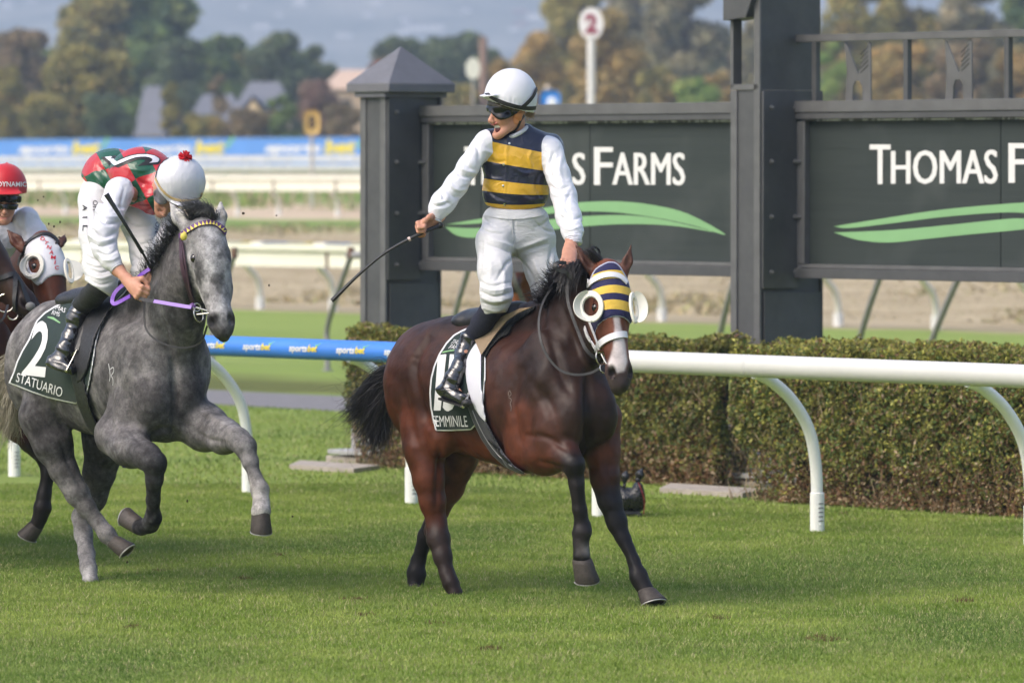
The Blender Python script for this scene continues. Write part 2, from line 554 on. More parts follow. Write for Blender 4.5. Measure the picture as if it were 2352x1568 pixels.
# ground: one sheet out to the foot of the hills
def build_ground():
    cs = [-40, 0, 15, 24, 30, 34, 36, 41, 48, 56, 60, 62, 66, 72, 78, 84, 90, 95, 105, 120, 140, 160, 185, 230, 300, 500, 900, 1500, 2400]
    us = [-1900, -1200, -700, -400, -200, -120, -80, -60, -40, -20, 0, 40, 120, 400, 900, 1500]
    V = []; Fc = []
    for c in cs:
        for u in us: V.append(TP(u, c, ground_z(c)))
    n = len(us)
    for i in range(len(cs) - 1):
        for j in range(n - 1): Fc.append((i * n + j, (i + 1) * n + j, (i + 1) * n + j + 1, i * n + j + 1))
    t = NT('turf ground')
    co = t.coord('Object')
    d = t.n.new('ShaderNodeVectorMath'); d.operation = 'DOT_PRODUCT'; t.L(co, d.inputs[0]); d.inputs[1].default_value = tuple(ND)
    c = d.outputs['Value']
    uv = t.mapping(co, rot=(0, 0, -math.atan2(UD.y, UD.x)))       # x = along the track, y = across
    wob = t.math('MULTIPLY', t.math('SUBTRACT', t.noise(co, .35, 3), .5), 2.2)
    cw = t.math('ADD', c, wob)
    big = t.noise(t.mapping(uv, (.12, .5, 1)), 1.0, 4, .6)
    fine = t.noise(co, 60, 3, .7)
    mid = t.noise(co, 3.5, 5, .65)
    g1 = t.mix(mid, (.13, .20, .03), (.23, .30, .06))
    g1 = t.mix(t.ramp(fine, [(.35, 0.), (.7, .6)]), g1, (.25, .29, .10))
    g1 = t.mix(t.ramp(t.noise(co, 1.3, 4, .7), [(.6, 0.), (.72, .5)]), g1, (.22, .20, .10))
    far = t.mix(big, (.15, .225, .045), (.26, .33, .085))
    far = t.mix(t.ramp(t.noise(t.mapping(uv, (.3, 2.2, 1)), 1.0, 4, .7), [(.45, 0.), (.7, .55)]), far, (.29, .33, .11))
    dirt = t.mix(t.ramp(t.noise(t.mapping(uv, (.25, 1.2, 1)), 1.0, 5, .65), [(.35, 0.), (.65, 1.)]), (.31, .25, .155), (.47, .39, .26))
    sandy = t.mix(t.ramp(t.noise(t.mapping(uv, (.05, .25, 1)), 1.0, 5, .7), [(.4, 0.), (.62, 1.)]), (.46, .36, .25), (.62, .50, .37))
    def step(x, a, w): 
        n = t.n.new('ShaderNodeMapRange'); n.clamp = True; t.L(x, n.inputs[0]); n.inputs[1].default_value = a - w; n.inputs[2].default_value = a + w
        return n.outputs[0]
    col = t.mix(step(c, 33.0, .8), g1, far)
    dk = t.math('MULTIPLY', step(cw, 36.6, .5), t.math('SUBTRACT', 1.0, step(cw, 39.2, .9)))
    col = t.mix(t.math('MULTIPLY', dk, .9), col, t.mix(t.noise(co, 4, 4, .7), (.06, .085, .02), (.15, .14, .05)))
    col = t.mix(step(cw, 57.6, .5), col, dirt)
    col = t.mix(step(cw, 88.0, 1.5), col, (.17, .25, .06))       # green verge below the far dirt
    col = t.mix(step(cw, 94.5, 1.2), col, sandy)
    col = t.mix(step(cw, 112, 3), col, (.20, .30, .07))
    col = t.mix(step(cw, 150, 5), col, sandy)
    col = t.mix(step(cw, 172, 4), col, (.27, .29, .17))
    col = t.mix(step(c, 700, 200), col, (.12, .14, .07))
    t.set(col=col, rough=.95, spec=.15, normal=t.bump(t.noise(co, 45, 4, .7), .6, .03))
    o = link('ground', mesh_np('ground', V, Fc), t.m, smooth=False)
    tag(o, 'mown green turf running back to dry dirt verges', kind='structure')
    # gravel service path
    t = NT('gravel'); co = t.coord()
    t.set(col=t.mix(t.noise(co, 5, 6, .8), (.12, .115, .12), (.22, .21, .215)), rough=.95, normal=t.bump(t.noise(co, 60, 3), .5, .02))
    V = []; Fc = []
    for i in range(60):
        u = -90 + i * 2.0
        a = .25 * math.sin(i * 1.7); b = .2 * math.sin(i * 2.3 + 1)
        V += [TP(u, 34.3 + a * .4, .006), TP(u, 36.5 + b * .5, .006)]
        if i: Fc.append((2 * i - 2, 2 * i, 2 * i + 1, 2 * i - 1))
    tag(link('path', mesh_np('path', V, Fc), t.m), 'grey gravel service path crossing behind the rail', kind='structure')
build_ground()

# grass blades on the racing turf and the lawn behind the rail
def build_grass():
    t = NT('grass blades')
    c = t.attr('Col')
    t.set(col=c, rough=.55, spec=.3, trans=0)
    tr = t.n.new('ShaderNodeBsdfTranslucent'); t.L(c, tr.inputs[0])
    ms = t.n.new('ShaderNodeMixShader'); ms.inputs[0].default_value = .35
    t.L(t.b.outputs[0], ms.inputs[1]); t.L(tr.outputs[0], ms.inputs[2]); t.L(ms.outputs[0], t.out.inputs[0])
    def blades(N, y0, y1, hgt, wid, name, label, cmax=None, cmin=None):
        # density kept even on the ground over the part the camera can see, with a margin
        Y = np.sqrt(rng.random(N) * (y1 ** 2 - y0 ** 2) + y0 ** 2)
        X = (rng.random(N) * 2 - 1) * (Y * (1176 + 220) / F) 
        if cmax is not None:
            k = (X * ND.x + Y * ND.y) < cmax; X, Y = X[k], Y[k]
        if cmin is not None:
            k = (X * ND.x + Y * ND.y) > cmin; X, Y = X[k], Y[k]
        N = len(X)
        Pt = np.stack([X, Y, np.zeros(N)], 1)
        n1 = fbm(Pt, 2.2, 3); n2 = fbm(Pt + 50, 7., 3); n3 = vnoise(Pt + 9, .7)
        h = hgt * (.45 + .55 * rng.random(N)) * (.55 + .9 * n2)
        w = wid * (.6 + .8 * rng.random(N))
        a = rng.random(N) * 6.283
        lean = (.25 + .8 * rng.random(N)) * h
        la = rng.random(N) * 6.283
        dx, dy = np.cos(a) * w, np.sin(a) * w
        V = np.zeros((N, 3, 3))
        V[:, 0] = Pt + np.stack([-dx, -dy, 0 * h - .004], 1)
        V[:, 1] = Pt + np.stack([dx, dy, 0 * h - .004], 1)
        V[:, 2] = Pt + np.stack([np.cos(la) * lean, np.sin(la) * lean, h], 1)
        g0 = np.array([.192, .280, .040]); g1 = np.array([.325, .395, .084]); g2 = np.array([.46, .43, .21]); g3 = np.array([.09, .17, .04])
        m = np.clip((n1 - .3) * 2.2, 0, 1)[:, None]
        C = g0 * (1 - m) + g1 * m
        m = np.clip((n3 - .42) * 2.6, 0, 1)[:, None] * .6; C = C * (1 - m) + g3 * m
        m = (rng.random(N) < (.07 + .22 * np.clip((n2 - .5) * 3, 0, 1)))[:, None]; C = np.where(m, g2, C)
        C = C * (.72 + .55 * rng.random(N))[:, None]
        for dx_, dy_, dr in ((818, 1377, .07), (1890, 1467, .10), (845, 1412, .05), (1000, 1432, .05), (640, 1275, .05), (1940, 1180, .06), (300, 1440, .05), (1120, 1490, .06), (560, 1330, .05), (1650, 1420, .05), (2210, 1380, .07), (372, 1310, .05)):
            q_ = P(dx_, dy_, CH * F / (dy_ - HY)); dd_ = np.hypot(X - q_.x, (Y - q_.y) * .6) + (fbm(Pt, 30, 2) - .5) * .10
            C = np.where((dd_ < dr)[:, None] & (rng.random(N) < .7)[:, None], np.array([.13, .075, .035]) * (.6 + rng.random(N))[:, None], C)
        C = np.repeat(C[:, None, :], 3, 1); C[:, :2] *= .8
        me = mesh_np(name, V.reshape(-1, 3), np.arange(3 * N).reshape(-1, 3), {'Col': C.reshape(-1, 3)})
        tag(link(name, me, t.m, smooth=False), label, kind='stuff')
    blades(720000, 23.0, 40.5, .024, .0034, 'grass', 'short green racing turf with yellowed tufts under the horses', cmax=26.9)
    blades(90000, 36, 58, .035, .007, 'lawn_grass', 'mown lawn grass beyond the running rail', cmin=25.3, cmax=34.2)
build_grass()

# ------------------------------------------------------------------ running rail along the straight
M_WPL = plain('white plastic', (.80, .80, .77), .35, .05, 3, spec=.5)
M_CREAM = plain('cream plastic', (.74, .72, .62), .4, .06, 3)
M_WPAINT = plain('rail white', (.56, .56, .535), .45, .05, 2)
M_BLUE = plain('rail blue', (.045, .19, .62), .4, .08, 2)
M_TXTW = plain('print white', (.66, .66, .65), .5, .03)
M_TXTY = plain('print yellow', (.66, .54, .04), .5, .03)
M_TXTG = plain('print green', (.16, .45, .10), .5, .05)
RC, RZ, RR = 24.62, 1.085, .0725
def rail_pt(u, ang=None, r=RR):
    p = TP(u, RC, RZ)
    if ang is not None: p = p + (-ND * math.cos(ang) + UP * math.sin(ang)) * r
    return p
def build_rail():
    uj = u_at(RC, 1100)
    root = empty('running_rail', TP(uj, RC, 0), label='thick tubular running rail, blue with logos at left and plain white at right', cat='rail')
    def seg(u0, u1, name, m, r=RR):
        b = MB(); n = 40
        b.tube([rail_pt(u0 + (u1 - u0) * i / n) for i in range(n + 1)], r, 28)
        return b.build(name, m, root)
    seg(uj - 26, uj, 'blue_rail', M_BLUE)
    seg(uj, uj + 14, 'white_rail', M_WPAINT)
    b = MB(); b.tube([rail_pt(uj - .06), rail_pt(uj + .06)], RR + .004, 28); b.build('joint_sleeve', M_WPAINT, root)
    for px in (1722, 2010 + 560): 
        u = u_at(RC, px); b = MB(); b.tube([rail_pt(u - .012), rail_pt(u + .012)], RR + .0015, 28); b.build('joint_ring', M_WPAINT, root)
    # printed logos along the blue part
    def strip(s, u0, u1, z0, z1, m, name, shear=.35, bold=.03):
        bm = text_bm(s, bold, shear, .1)
        lay(bm, lambda a, b_: rail_pt(u0 + (u1 - u0) * a, z0 + (z1 - z0) * b_, RR + .0025), name, m, root)
    step = u_at(RC, 682) - u_at(RC, 576)
    for k in range(-9, 5):
        u = u_at(RC, 576) + k * step
        strip('sports', u, u + step * .39, -.42, .36, M_TXTW, 'logo_lettering', .2)
        strip('bet', u + step * .395, u + step * .60, -.20, .48, M_TXTY, 'logo_lettering', .2)
        bm = bmesh.new()
        bm.faces.new([bm.verts.new(q) for q in ((.0, .3, 0), (.25, 0, 0), (.9, .9, 0), (1, 1, 0), (.8, 1, 0), (.28, .38, 0), (.08, .5, 0))])
        lay(bm, lambda a, b_: rail_pt(u + step * (.55 + .12 * a), .30 + .42 * b_, RR + .003), 'logo_tick', M_TXTG, root)
    return root
build_rail()
def build_rail_posts():
    root = empty('rail_post', (0, 0, 0), label='x', cat='rail post', group='curved white posts carrying the running rail')
    top = -ND * .575 + UP * (RZ - RR * .6)
    pts = bez([UP * .16, UP * .42 - ND * .012, UP * .66 - ND * .075, UP * .86 - ND * .235, UP * .99 - ND * .43, top], 26)
    b = MB(); b.tube([UP * .1] + pts, .0385, 20); b.build('curved_tube', M_WPL, root)
    b = MB(); b.tube([UP * -.05, UP * .25], .0465, 20); b.lathe(UP * .25, [(.0465, 0), (.043, .004)], seg=20); b.build('ground_sleeve', M_WPL, root)
    fx = (-ND * .25 + UD * .97).normalized()
    for k in range(5):
        b = MB(); c = UP * (.075 + k * .028) + fx * .0462; s = fx.cross(UP)
        b.tube([c + s * .017 - UP * .004, c + fx * .004, c - s * .017 - UP * .004], .003, 6); b.build('height_notch', M_GREY_D, root)
    b = MB(); b.tube([UP * .05 + fx * .04, UP * .05 + fx * .053], .010, 10); b.build('bolt', M_WPL, root)
    lab = {33: 'white rail post at far left below the grey horse tail', 570: 'white curved rail post right of the grey horse chest',
           945: 'white rail post base seen just left of the bay horse hind leg', 1375: 'white rail post base behind the bay horse forelegs beside the wrapped camera',
           1877: 'tall curved white rail post with notched sleeve right of the bay horse', 2368: 'curved white rail post cut by the right edge of the photo'}
    first = True
    for px in (33, 570, 945, 1375, 1877, 2368):
        p = LP(25.19, px)
        if first: o = root; o.location = p; o['label'] = lab[px]; first = False
        else: copy_tree(root, loc=p, label=lab[px])
M_GREY_D = plain('dark notch', (.12, .12, .12), .7)
build_rail_posts()

# ------------------------------------------------------------------ winning post signs
M_STEEL = plain('sign steel', (.062, .064, .067), .5, .16, 5, bump=.1, bscale=20)
M_STEEL2 = plain('sign steel light', (.10, .101, .102), .45, .18, 6, bump=.1, bscale=20)
def m_worn():
    t = NT('worn paint edge'); co = t.coord(); n = t.noise(t.mapping(co, (3, 3, 1)), 3.5, 5, .8)
    t.set(col=t.mix(t.ramp(n, [(.47, 0.), (.53, 1.)]), (.11, .11, .11), t.mix(t.ramp(t.noise(co, .9, 2), [(.62, 0.), (.66, 1.)]), (.62, .61, .60), (.32, .12, .06))), rough=.7)
    return t.m
M_WORN = m_worn()
M_PED = plain('galvanised base', (.34, .34, .35), .5, .15, 6)
M_LEAF = plain('sign green print', (.19, .37, .17), .55, .05, 3)
def m_panel():
    t = NT('sign panel'); co = t.coord()
    z = t.sep(co)[2]
    w = t.math('SINE', t.math('MULTIPLY', z, 420.0))
    n = t.noise(t.mapping(co, (.6, .6, 30)), 1.5, 4, .7)
    c = t.mix(n, (.016, .022, .021), (.040, .051, .048))
    c = t.mix(t.ramp(t.noise(co, 1.2, 3), [(.5, 0.), (.7, .35)]), c, (.10, .11, .105))
    t.set(col=c, rough=t.ramp(n, [(.3, .4), (.7, .6)]), spec=.3, normal=t.bump(w, .25, .004))
    return t.m
M_PANEL = m_panel()
CF, CS = 28.5, 28.90          # front of the columns, face of the signs
def bolt(b, p, n, r=.02):
    b.lathe(p, [(r, 0), (r, .012), (r * .55, .016), (r * .55, .03)], axis=n, seg=8)
def column(name, label, px_corner, zt, cap, dep):
    uc = u_at(CF, px_corner)
    root = empty(name, TP(uc - .15, CF + dep / 2, 0), label=label, cat='post')
    W = .31
    top = zt
    b = MB()           # web box set back behind the corner flanges
    zw = top if cap else 2.93
    b.box(TP(uc - W / 2, CF + dep / 2, zw / 2), (W - .03, dep - .03, zw), AX)
    if not cap: b.box(TP(uc - .045, CF + dep / 2, (zw + top) / 2), (.06, dep - .03, top - zw - .01), AX)
    b.build('column', M_STEEL, root)
    for du, dc, sx, sy in ((-.0325, .012, .065, .024), (-W + .0325, .012, .065, .024), (-W / 2, dep - .012, W, .024)):
        zf = 2.93 if (not cap and du < -.1) else top
        b = MB(); b.box(TP(uc + du, CF + dc, zf / 2), (sx, sy, zf), AX, .003); b.build('flange', M_STEEL2 if dc < .1 else M_STEEL, root)
    b = MB(); b.box(TP(uc + .006, CF + dep / 2, 1.43 / 2), (.012, dep - .08, 1.43), AX); b.build('lower_plate', M_STEEL, root)
    b = MB(); b.box(TP(uc + .011, CF + dep * .3, 2.19), (.02, dep * .55, 1.46), AX, .003); b.build('bolt_plate', M_STEEL, root)
    for z in (1.58, 1.99, 2.4, 2.8):
        for c in (CF + .10, CS - .05):
            b = MB(); bolt(b, TP(uc + .021, c, z), UD); b.build('bolt', M_STEEL2, root)
    b = MB(); px0 = {885: 788, 1745: 1655}[px_corner]; q = LP(28.35, px0, 0); uq = q.dot(UD)
    b.box(TP(uq + .16, 28.45, .085), (.52, .36, .035), AX, .004); b.prism([TP(uq + .02, 28.42, .103), TP(uq + .42, 28.42, .103), TP(uq + .20, 28.42, .30), TP(uq + .20, 28.42, .42), TP(uq + .02, 28.42, .42)], ND * .16); bolt(b, TP(uq + .08, 28.42, .34), -ND, .03)
    b.build('base_plate', M_PED, root)
    M_CONC = plain('concrete', (.34, .30, .26), .9, .15, 6, bump=.3)
    x0_, x1_ = {885: (664, 812), 1745: (1515, 1705)}[px_corner]
    cc = 27.38
    b = MB(); b.prism([LP(cc, x0_, -.03), LP(cc, x1_, -.03), LP(cc + .5, x1_ + 60, -.03), LP(cc + .5, x0_ + 26, -.03)], UP * .065); b.build('footing', M_CONC, root)
    b = MB(); b.box(TP(uc - W / 2, CF + .25, .02), (.7, .9, .06), AX, .01); b.build('footing', M_CONC, root)
    if cap:
        b = MB(); o = .105
        zc = zt
        b.box(TP(uc - W / 2, CF + dep / 2, zc + .02), (W + .06, dep + .06, .04), AX)
        b.box(TP(uc - W / 2, CF + dep / 2, zc + .075), (W + 2 * o, dep + 2 * o - .1, .07), AX, .004)
        bm = b.bm; zt2 = zc + .111
        q = [bm.verts.new(TP(uc - W / 2 + i * (W / 2 + o - .004), CF + dep / 2 + j * (dep / 2 + o - .054), zt2)) for i, j in ((-1, -1), (1, -1), (1, 1), (-1, 1))]
        ap = bm.verts.new(TP(uc - W / 2, CF + dep / 2, zt2 + .30))
        for i in range(4): bm.faces.new((q[i], q[(i + 1) % 4], ap))
        bm.faces.new(q[::-1])
        b.build('pyramid_cap', plain('cap steel', (.12, .12, .135), .45, .12, 5), root)
    return root, uc
col1, u1 = column('capped_post', 'dark grey steel post with pyramid cap at the left end of the sign', 885, 2.92, True, .60)
col2, u2 = column('winning_post', 'tall dark grey winning post rising out of frame between the two signs', 1745, 6.2, False, .67)
# the open slot, cross piece and gusset on the front of the tall post
b = MB(); b.box(TP(u2 - .165, CF + .045, 2.955), (.29, .09, .04), AX); b.build('cross_piece', M_STEEL2, col2)
b = MB(); b.box(TP(u2 - .295, CF + .045, 4.5), (.03, .09, 3.1), AX); b.build('outer_flange', M_STEEL2, col2)
b = MB(); b.prism([TP(u2 - .335, CF - .05, z) for z in (3.45, 6.0)] + [TP(u2 + .008, CF - .05, 6.0), TP(u2 + .008, CF - .05, 3.70), TP(u2 - .10, CF - .05, 3.47)], ND * .20); b.build('gusset', M_STEEL, col2)

def sign(name, label, ua, ub, tx, railing):
    """tx: text px layout"""
    root = empty(name, TP((ua + ub) / 2, CS, 0), label=label, cat='sign')
    z0, z1 = 1.535, 2.851; L_ = ub - ua; um = (ua + ub) / 2
    def bx(n, uc_, w, za, zb, c, d, m, bev=.003):
        b = MB(); b.box(TP(uc_, c, (za + zb) / 2), (w, d, zb - za), AX, bev); return b.build(n, m, root)
    # panels with joints
    js = [ua + .04] + tx['joints'] + [ub - .02]
    pan = []
    for a, c_ in zip(js[:-1], js[1:]):
        pan.append(bx('panel', (a + c_) / 2, c_ - a - .008, z0 + .10, z1 - .13, CS + .035, .02, M_PANEL, 0))
    bx('back_sheet', um, L_ - .05, z0 + .05, z1 - .06, CS + .07, .02, M_STEEL)
    bx('top_beam', um, L_, z1 - .085, z1, CS, .12, M_STEEL2)
    bx('top_ledge', um, L_, z1 - .135, z1 - .086, CS + .01, .12, M_STEEL)
    bx('worn_strip', um, L_ - .08, z1 - .15, z1 - .136, CS + .02, .06, M_WORN, .001)
    bx('bottom_beam', um, L_, z0, z0 + .075, CS, .12, M_STEEL)
    bx('bottom_ledge', um, L_, z0 + .076, z0 + .105, CS + .012, .08, M_STEEL2)
    bx('end_frame', ua + .04, .08, z0 + .106, z1 - .151, CS + .005, .07, M_STEEL2)
    for z in (1.60, 1.99, 2.4, 2.78):
        b = MB(); bolt(b, TP(ua + .03, CS - .031, z), -ND, .018); b.build('bolt', M_STEEL2, root)
    fc = CS + .0235
    def on(px, py, off=0.0):
        return LPP(fc - off, px, py)
    def txt(s, x0, x1, yb0, yb1, hgt0, hgt1, bold=.02):
        for dx, of in ((-1.8, 0), (1.8, .0008), (0, .0016)):
            bm = text_bm(s, 0, 0, 0)
            lay(bm, lambda u, v: on(x0 + dx + (x1 - x0) * u, (yb0 + (yb1 - yb0) * u) - (hgt0 + (hgt1 - hgt0) * u) * v, of), 'lettering', M_TXTW, root)
    for s in tx['text']: txt(*s)
    for poly in tx['leaf']:
        bm = bmesh.new(); bm.faces.new([bm.verts.new((x, y, 0)) for x, y in smoothpoly(poly, 4)])
        lay(bm, lambda u, v: on(u, v, .001), 'leaf_stripe', M_LEAF, root)
    if railing:
        zr = 3.335
        bx('railing_top', um, L_ + .1, zr - .045, zr + .01, CS + .02, .05, M_STEEL2)
        pxs = [1870, 2080, 2312, 2552, 2800]
        for p in pxs:
            b = MB(); u = u_at(CS, p); b.box(TP(u, CS + .02, (z1 + zr - .045) / 2), (.045, .045, zr - .046 - z1), AX); b.build('railing_post', M_STEEL, root)
        M = [(-.50, 1), (-.42, .97), (.04, .44), (.36, .93), (.44, 1), (.50, .95), (.52, 0), (.20, 0), (.18, .24), (.08, .33), (-.08, .33), (-.16, .24), (-.18, 0), (-.46, 0), (-.40, .5)]
        for p in (1965, 2196, 2432, 2690):
            u = u_at(CS, p)
            b = MB(); b.prism([TP(u + x * .27, CS + .03, z1 + .0 + y * (zr - .05 - z1)) for x, y in M], -ND * .012)
            o = b.build('emblem', M_STEEL2, root)
            for k in range(5):
                b = MB(); yy = .42 + k * .07
                a = TP(u + .035, CS + .017, z1 + (yy) * (zr - z1)); c_ = TP(u + .115, CS + .017, z1 + (yy + .12) * (zr - z1))
                b.tube([a, c_], .0035, 5); b.build('slot_line', plain('slot dark', (.03, .03, .03), .8), o)
    return root
LEAF_T = [(0, 0), (.10, -.30), (.28, -.72), (.45, -.93), (.58, -1.0), (.72, -.86), (.86, -.45), (.95, -.05), (1, .22), (.93, .12), (.84, -.10), (.72, -.38), (.60, -.50), (.47, -.48), (.30, -.30), (.12, -.08)]
def leafpx(x0, x1, pts):
    return [(x0 + (x1 - x0) * a, y) for a, y in pts]
s1_top = [(1022, 516), (1100, 503), (1200, 486), (1300, 469), (1360, 463), (1430, 463), (1500, 471), (1580, 491), (1667, 539), (1600, 520), (1540, 506), (1480, 496), (1400, 487), (1300, 487), (1200, 500), (1100, 513)]
s1_bot = [(1022, 521), (1100, 524), (1200, 513), (1300, 500), (1400, 494), (1480, 497.5), (1560, 512), (1640, 533), (1560, 520), (1480, 515), (1400, 516), (1300, 524), (1200, 537), (1100, 546), (1050, 541)]
ua1, ub1 = u1 + .02, u2 - .315
sign('sponsor_sign', 'dark green THOMAS FARMS sign board partly hidden behind the cheering jockey', ua1, ub1, {
    'joints': [u_at(CS, 1100), u_at(CS, 1350)],
    'text': [('T', 1068, 1104, 425, 425, 88, 88, .012), ('HOMAS', 1108, 1343, 425, 425, 74, 74, 0), ('F', 1366, 1406, 425, 425, 87, 87, .012), ('ARMS', 1408, 1572, 425, 426, 75, 75, 0)],
    'leaf': [s1_top, s1_bot]}, False)
f2 = lambda pts: [(1915 + 700 * a, b_) for a, b_ in pts]
sign('sponsor_sign', 'dark green THOMAS FARMS sign board with railing on top at right edge', u2 + .02, u2 + 5.2, {
    'joints': [u_at(CS, 2293), u_at(CS, 2700)],
    'text': [('T', 1999, 2044, 423, 423, 91, 91, .012), ('HOMAS', 2048, 2290, 423, 422, 77, 78, 0), ('F', 2318, 2360, 420, 420, 91, 91, .012), ('ARMS', 2364, 2545, 420, 419, 78, 79, 0)],
    'leaf': [f2([(0, 520), (.15, 503), (.35, 482), (.55, 469), (.68, 465), (.8, 480), (.9, 505), (1, 545), (.9, 525), (.8, 505), (.7, 495), (.6, 488), (.5, 490), (.35, 499), (.2, 512), (.05, 524)]),
             f2([(0, 534), (.2, 528), (.4, 515), (.55, 504), (.62, 502), (.75, 510), (.62, 527), (.45, 538), (.3, 549), (.18, 557), (.08, 551)])]}, True)

def leafy(t, tr_=.42):
    c = t.attr('Col'); t.set(col=c, rough=.5, spec=.3)
    tr = t.n.new('ShaderNodeBsdfTranslucent'); t.L(c, tr.inputs[0]); ms = t.n.new('ShaderNodeMixShader'); ms.inputs[0].default_value = tr_
    t.L(t.b.outputs[0], ms.inputs[1]); t.L(tr.outputs[0], ms.inputs[2]); t.L(ms.outputs[0], t.out.inputs[0])
# ------------------------------------------------------------------ hedges
def hedge(name, label, ua, ub, c0, c1, h, N, seed, notch=0.0, dark=1.0):
    r = np.random.default_rng(seed)
    root = empty(name, TP((ua + ub) / 2, (c0 + c1) / 2, 0), label=label, cat='hedge')
    L_ = ub - ua; D = c1 - c0
    # twiggy core
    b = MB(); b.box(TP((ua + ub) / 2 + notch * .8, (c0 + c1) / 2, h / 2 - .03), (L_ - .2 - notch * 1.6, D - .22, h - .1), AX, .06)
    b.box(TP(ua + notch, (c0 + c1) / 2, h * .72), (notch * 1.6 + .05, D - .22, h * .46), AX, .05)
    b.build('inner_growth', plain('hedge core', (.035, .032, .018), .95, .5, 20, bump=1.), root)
    # leaves over front, top, ends
    pf = np.array([L_ * h * 1.0, L_ * D * .8, D * h * .7, D * h * .4, L_ * h * .15]); pf /= pf.sum()
    f = r.choice(5, N, p=pf)
    a = r.random(N); q = r.random(N); dep = r.random(N) ** 1.6 * .13
    u = np.where(f == 2, ua, np.where(f == 3, ub, ua + a * L_)); c = np.where(f == 0, c0, np.where(f == 4, c1, c0 + q * D)); z = np.where(f == 1, h, q * h)
    c = np.where((f == 2) | (f == 3), c0 + a * D, c); z = np.where((f == 2) | (f == 3), q * h, z)
    Pw = np.stack([u * UD.x + c * ND.x, u * UD.y + c * ND.y, z], 1)
    lump = (fbm(Pw, 4.5, 3) - .5) * .16 + (fbm(Pw + 7, 14, 2) - .5) * .09
    no = np.zeros((N, 3)); no[f == 0] = -ND; no[f == 1] = UP; no[f == 2] = -UD; no[f == 3] = UD; no[f == 4] = ND
    edge = np.clip(1 - (h - z) / .12, 0, 1) * (f != 1) * .06
    Pw = Pw + no * (lump - dep - edge)[:, None]
    Pw[:, 2] = np.maximum(Pw[:, 2], .02)
    # bare, ragged skirt
    low = np.clip(1 - Pw[:, 2] / (.30 + .22 * fbm(Pw, 3, 2)), 0, 1)
    keep = (r.random(N) > low * .55) & ((Pw @ np.array(UD) - ua) > notch * np.clip(1.25 - Pw[:, 2] / (h * .42), 0, 1))
    ent = fbm(Pw + 31, 9, 2); keep &= (ent > .33) | (r.random(N) < .35)
    Pw = Pw[keep]; no = no[keep]; low = low[keep]; dep = dep[keep]; N = len(Pw)
    s = (.010 + .010 * r.random(N))
    d1 = r.normal(size=(N, 3)) + no * .2; d1 /= np.linalg.norm(d1, axis=1)[:, None]
    nn = no + r.normal(size=(N, 3)) * .75; d2 = np.cross(d1, nn); d2 /= np.linalg.norm(d2, axis=1)[:, None] + 1e-9
    V = np.stack([Pw - d1 * s[:, None], Pw + d2 * s[:, None] * .55, Pw + d1 * s[:, None], Pw - d2 * s[:, None] * .55], 1).reshape(-1, 3)
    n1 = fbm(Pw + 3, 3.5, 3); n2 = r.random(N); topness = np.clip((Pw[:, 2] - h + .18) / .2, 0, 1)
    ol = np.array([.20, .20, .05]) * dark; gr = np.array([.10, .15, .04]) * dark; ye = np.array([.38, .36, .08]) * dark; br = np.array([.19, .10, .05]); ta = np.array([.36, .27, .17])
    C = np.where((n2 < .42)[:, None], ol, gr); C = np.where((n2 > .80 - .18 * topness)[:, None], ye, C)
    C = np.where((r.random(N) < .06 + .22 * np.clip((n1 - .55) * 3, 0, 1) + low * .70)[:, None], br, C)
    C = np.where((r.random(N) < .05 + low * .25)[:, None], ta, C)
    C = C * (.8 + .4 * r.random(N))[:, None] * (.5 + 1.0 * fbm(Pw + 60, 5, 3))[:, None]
    C = np.repeat(C, 4, 0)
    t = NT('hedge leaves') if 'hedge leaves' not in MATS else None
    if t:
        leafy(t, .3); MATS['hedge leaves'] = t.m
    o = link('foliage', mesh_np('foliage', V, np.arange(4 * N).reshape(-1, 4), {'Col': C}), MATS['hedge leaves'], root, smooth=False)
    o['kind'] = 'stuff'
    # twigs
    NTW = int(2600 * L_ / 4)
    V = []; 
    tu = ua + r.random(NTW) * L_; tc = c0 - .01 + r.random(NTW) ** 2 * .25; tz = r.random(NTW) ** 1.5 * h * .9
    for i in range(NTW):
        p = TP(tu[i], tc[i], max(0.0, tz[i] - .05)); d = Vector((r.normal() * .5, r.normal() * .5, .8 + .5 * r.random())) * (.06 + .1 * r.random()); s_ = Vector((r.normal(), r.normal(), 0)) * .0022
        V += [p - s_, p + s_, p + d]
    V = np.array([tuple(v) for v in V])
    CT = np.repeat(np.where(r.random(NTW)[:, None] < .5, np.array([[.24, .15, .08]]), np.array([[.38, .29, .18]])) * (.5 + .8 * r.random(NTW))[:, None], 3, 0)
    o = link('twigs', mesh_np('twigs', V, np.arange(len(V)).reshape(-1, 3), {'Col': CT}), MATS['hedge leaves'], root, smooth=False); o['kind'] = 'stuff'
    return root
c_h2 = 27.15
c_h1 = 28.0
hedge('hedge', 'clipped olive green box hedge in front of the tall post at right', u_at(c_h2, 1672), u_at(c_h2, 2352) + 2.2, c_h2, c_h2 + .9, 1.10, 190000, 1, .26)
hedge('hedge', 'lower clipped hedge behind the bay horse, ending left of the capped post', u_at(c_h1, 792), u_at(c_h1, 1640), c_h1, c_h1 + .42, 1.08, 130000, 2, .12, .8)
# ================================================================== beyond the near rail
M_TUBE = plain('grey steel tube', (.22, .22, .22), .5, .12, 6)
M_RUST = plain('rusty bracket', (.16, .09, .06), .8, .3, 10)
